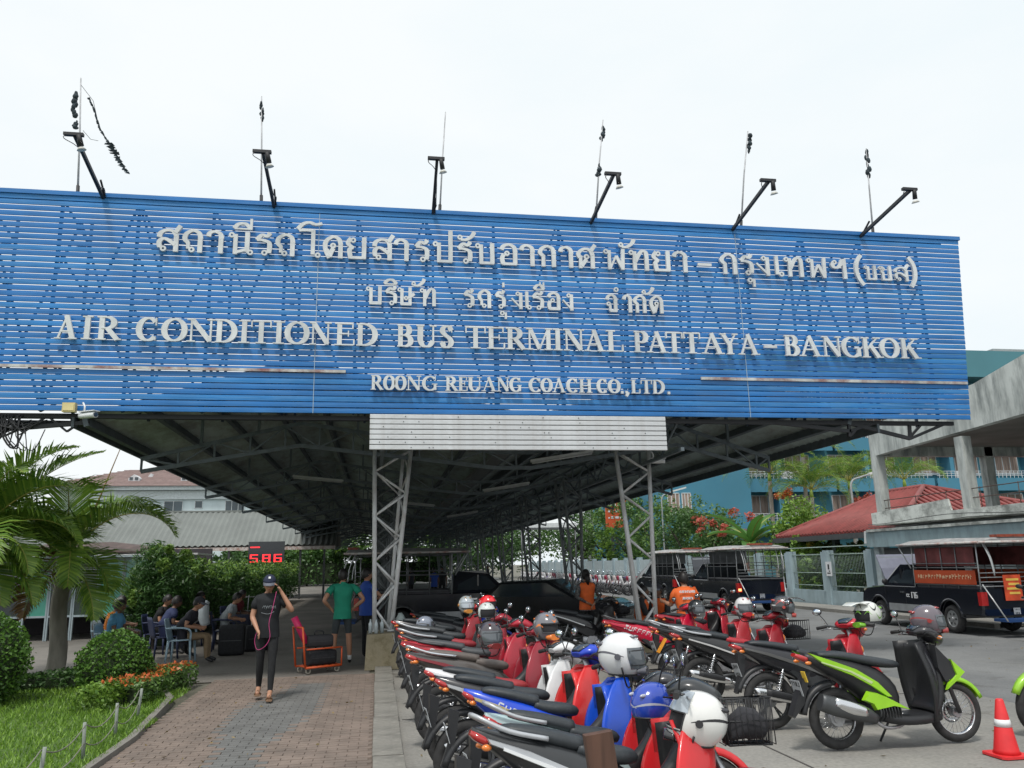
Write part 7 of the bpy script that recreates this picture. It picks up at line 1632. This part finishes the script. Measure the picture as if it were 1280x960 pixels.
m = MB(); m.cyl((-.15, 0, .0), (.1, 0, .42), .055, .06, 14); o = m.build("rolled_mat", mat("pink_roll", (.6, .02, .12), .5)); o.location = (-1.1, 14.8, .62); tag(o, "bright pink rolled mat sticking up from the orange trolley", "roll"); o.rotation_euler = (0, -1.0, .1)
# plastic bottles and bags on the concrete block, bicycle-like rack, dark posts
for k, (x, y) in enumerate(((-.1, 14.95), (.0, 14.9), (.1, 15.0))):
    o = MB().tube([(0, 0, 0), (0, 0, .16), (0, 0, .2), (0, 0, .24)], [.035, .035, .014, .014], 10).build("bottle", mat("bottle_clear", (.45, .52, .55), .1, 0, .1, coat=.8)); o.location = (x, y, .61); tag(o, ("leftmost clear bottle standing on the left concrete block", "middle clear bottle standing on the left concrete block", "rightmost clear bottle standing on the left concrete block")[k], "bottle", "bottles on the concrete block")
t = thing("plastic_sack", (.42, 15.0, .6), "pale grey plastic sack on the block beside the left lattice column", "sack"); MB().loft([(-.02, 0, 0, .1, .09), (0, 0, .1, .12, .1), (.01, 0, .24, .1, .08), (0, 0, .34, .04, .03)], n=12).build("bag", mat("sack_pale", (.3, .35, .35), .5, bump=.5, scale=12), t)
# traffic cones
def cone(x, y, lab, s=1.0):
    t = thing("traffic_cone", (x, y, 0), lab, "traffic cone", "traffic cones"); t.scale = (s*1.1, s*1.1, s); rm_ = mat("cone_red", (.7, .03, .035), .45, var=.1)
    MB().rings([[(q[0]*.2, q[1]*.2, z) for q in ((-1, -.8), (-.8, -1), (.8, -1), (1, -.8), (1, .8), (.8, 1), (-.8, 1), (-1, .8))] for z in (.0, .03)], 0, False).build("base", rm_, t)
    MB().tube([(0, 0, .03), (0, 0, .08), (0, 0, .68), (0, 0, .7)], [.15, .135, .045, .035], 20).build("body", rm_, t)
    MB().tube([(0, 0, .36), (0, 0, .45)], [.0965, .083], 20).build("reflective_band", white, t)
cone(5.55, 6.85, "red traffic cone with a white band beside the green scooter's front wheel", .68)
cone(5.95, 6.55, "second red traffic cone cut by the right edge of the photo", .66)
# wooden plank end in the foreground among the bikes
t = thing("wooden_plank", (1.0, 3.55, 0), "brown wooden plank end standing upright between the nearest bikes", "plank"); MB().box((0, 0, .52), (.12, .05, 1.05), ry=-.12).build("board", mat("plank_brown", (.09, .045, .03), .7, var=.35, scale=6, stretch=(4, 4, .4), bump=.3), t)
# people far off in the shade
for i, (x, y, c) in enumerate(((2.6, 38, blu), (3.2, 41, blk), (1.8, 44, dkj), (8.3, 62, blk))):
    person((x, y, 0), R.uniform(-PI, PI), ("man in blue standing deep under the canopy among the columns", "person in black walking deep under the canopy", "person in dark clothes at the far end of the canopy", "distant person in black on the open street beyond the columns")[i], {}, c, blk, sk=skind)
# lookup fix: side panels of stacked chairs by the hedge are thin metal frames
t = thing("metal_rack", (-3.6, 22.5, 0), "thin silver metal rack standing in front of the tall hedge", "rack"); m = MB()
for k in range(4): m.tube([(k*.25, 0, 0), (k*.25+.05, 0, 1.1)], .012, 5)
for z in (.3, .7, 1.05): m.tube([(0, 0, z), (.8, 0, z)], .01, 5)
m.build("frame", pip, t)
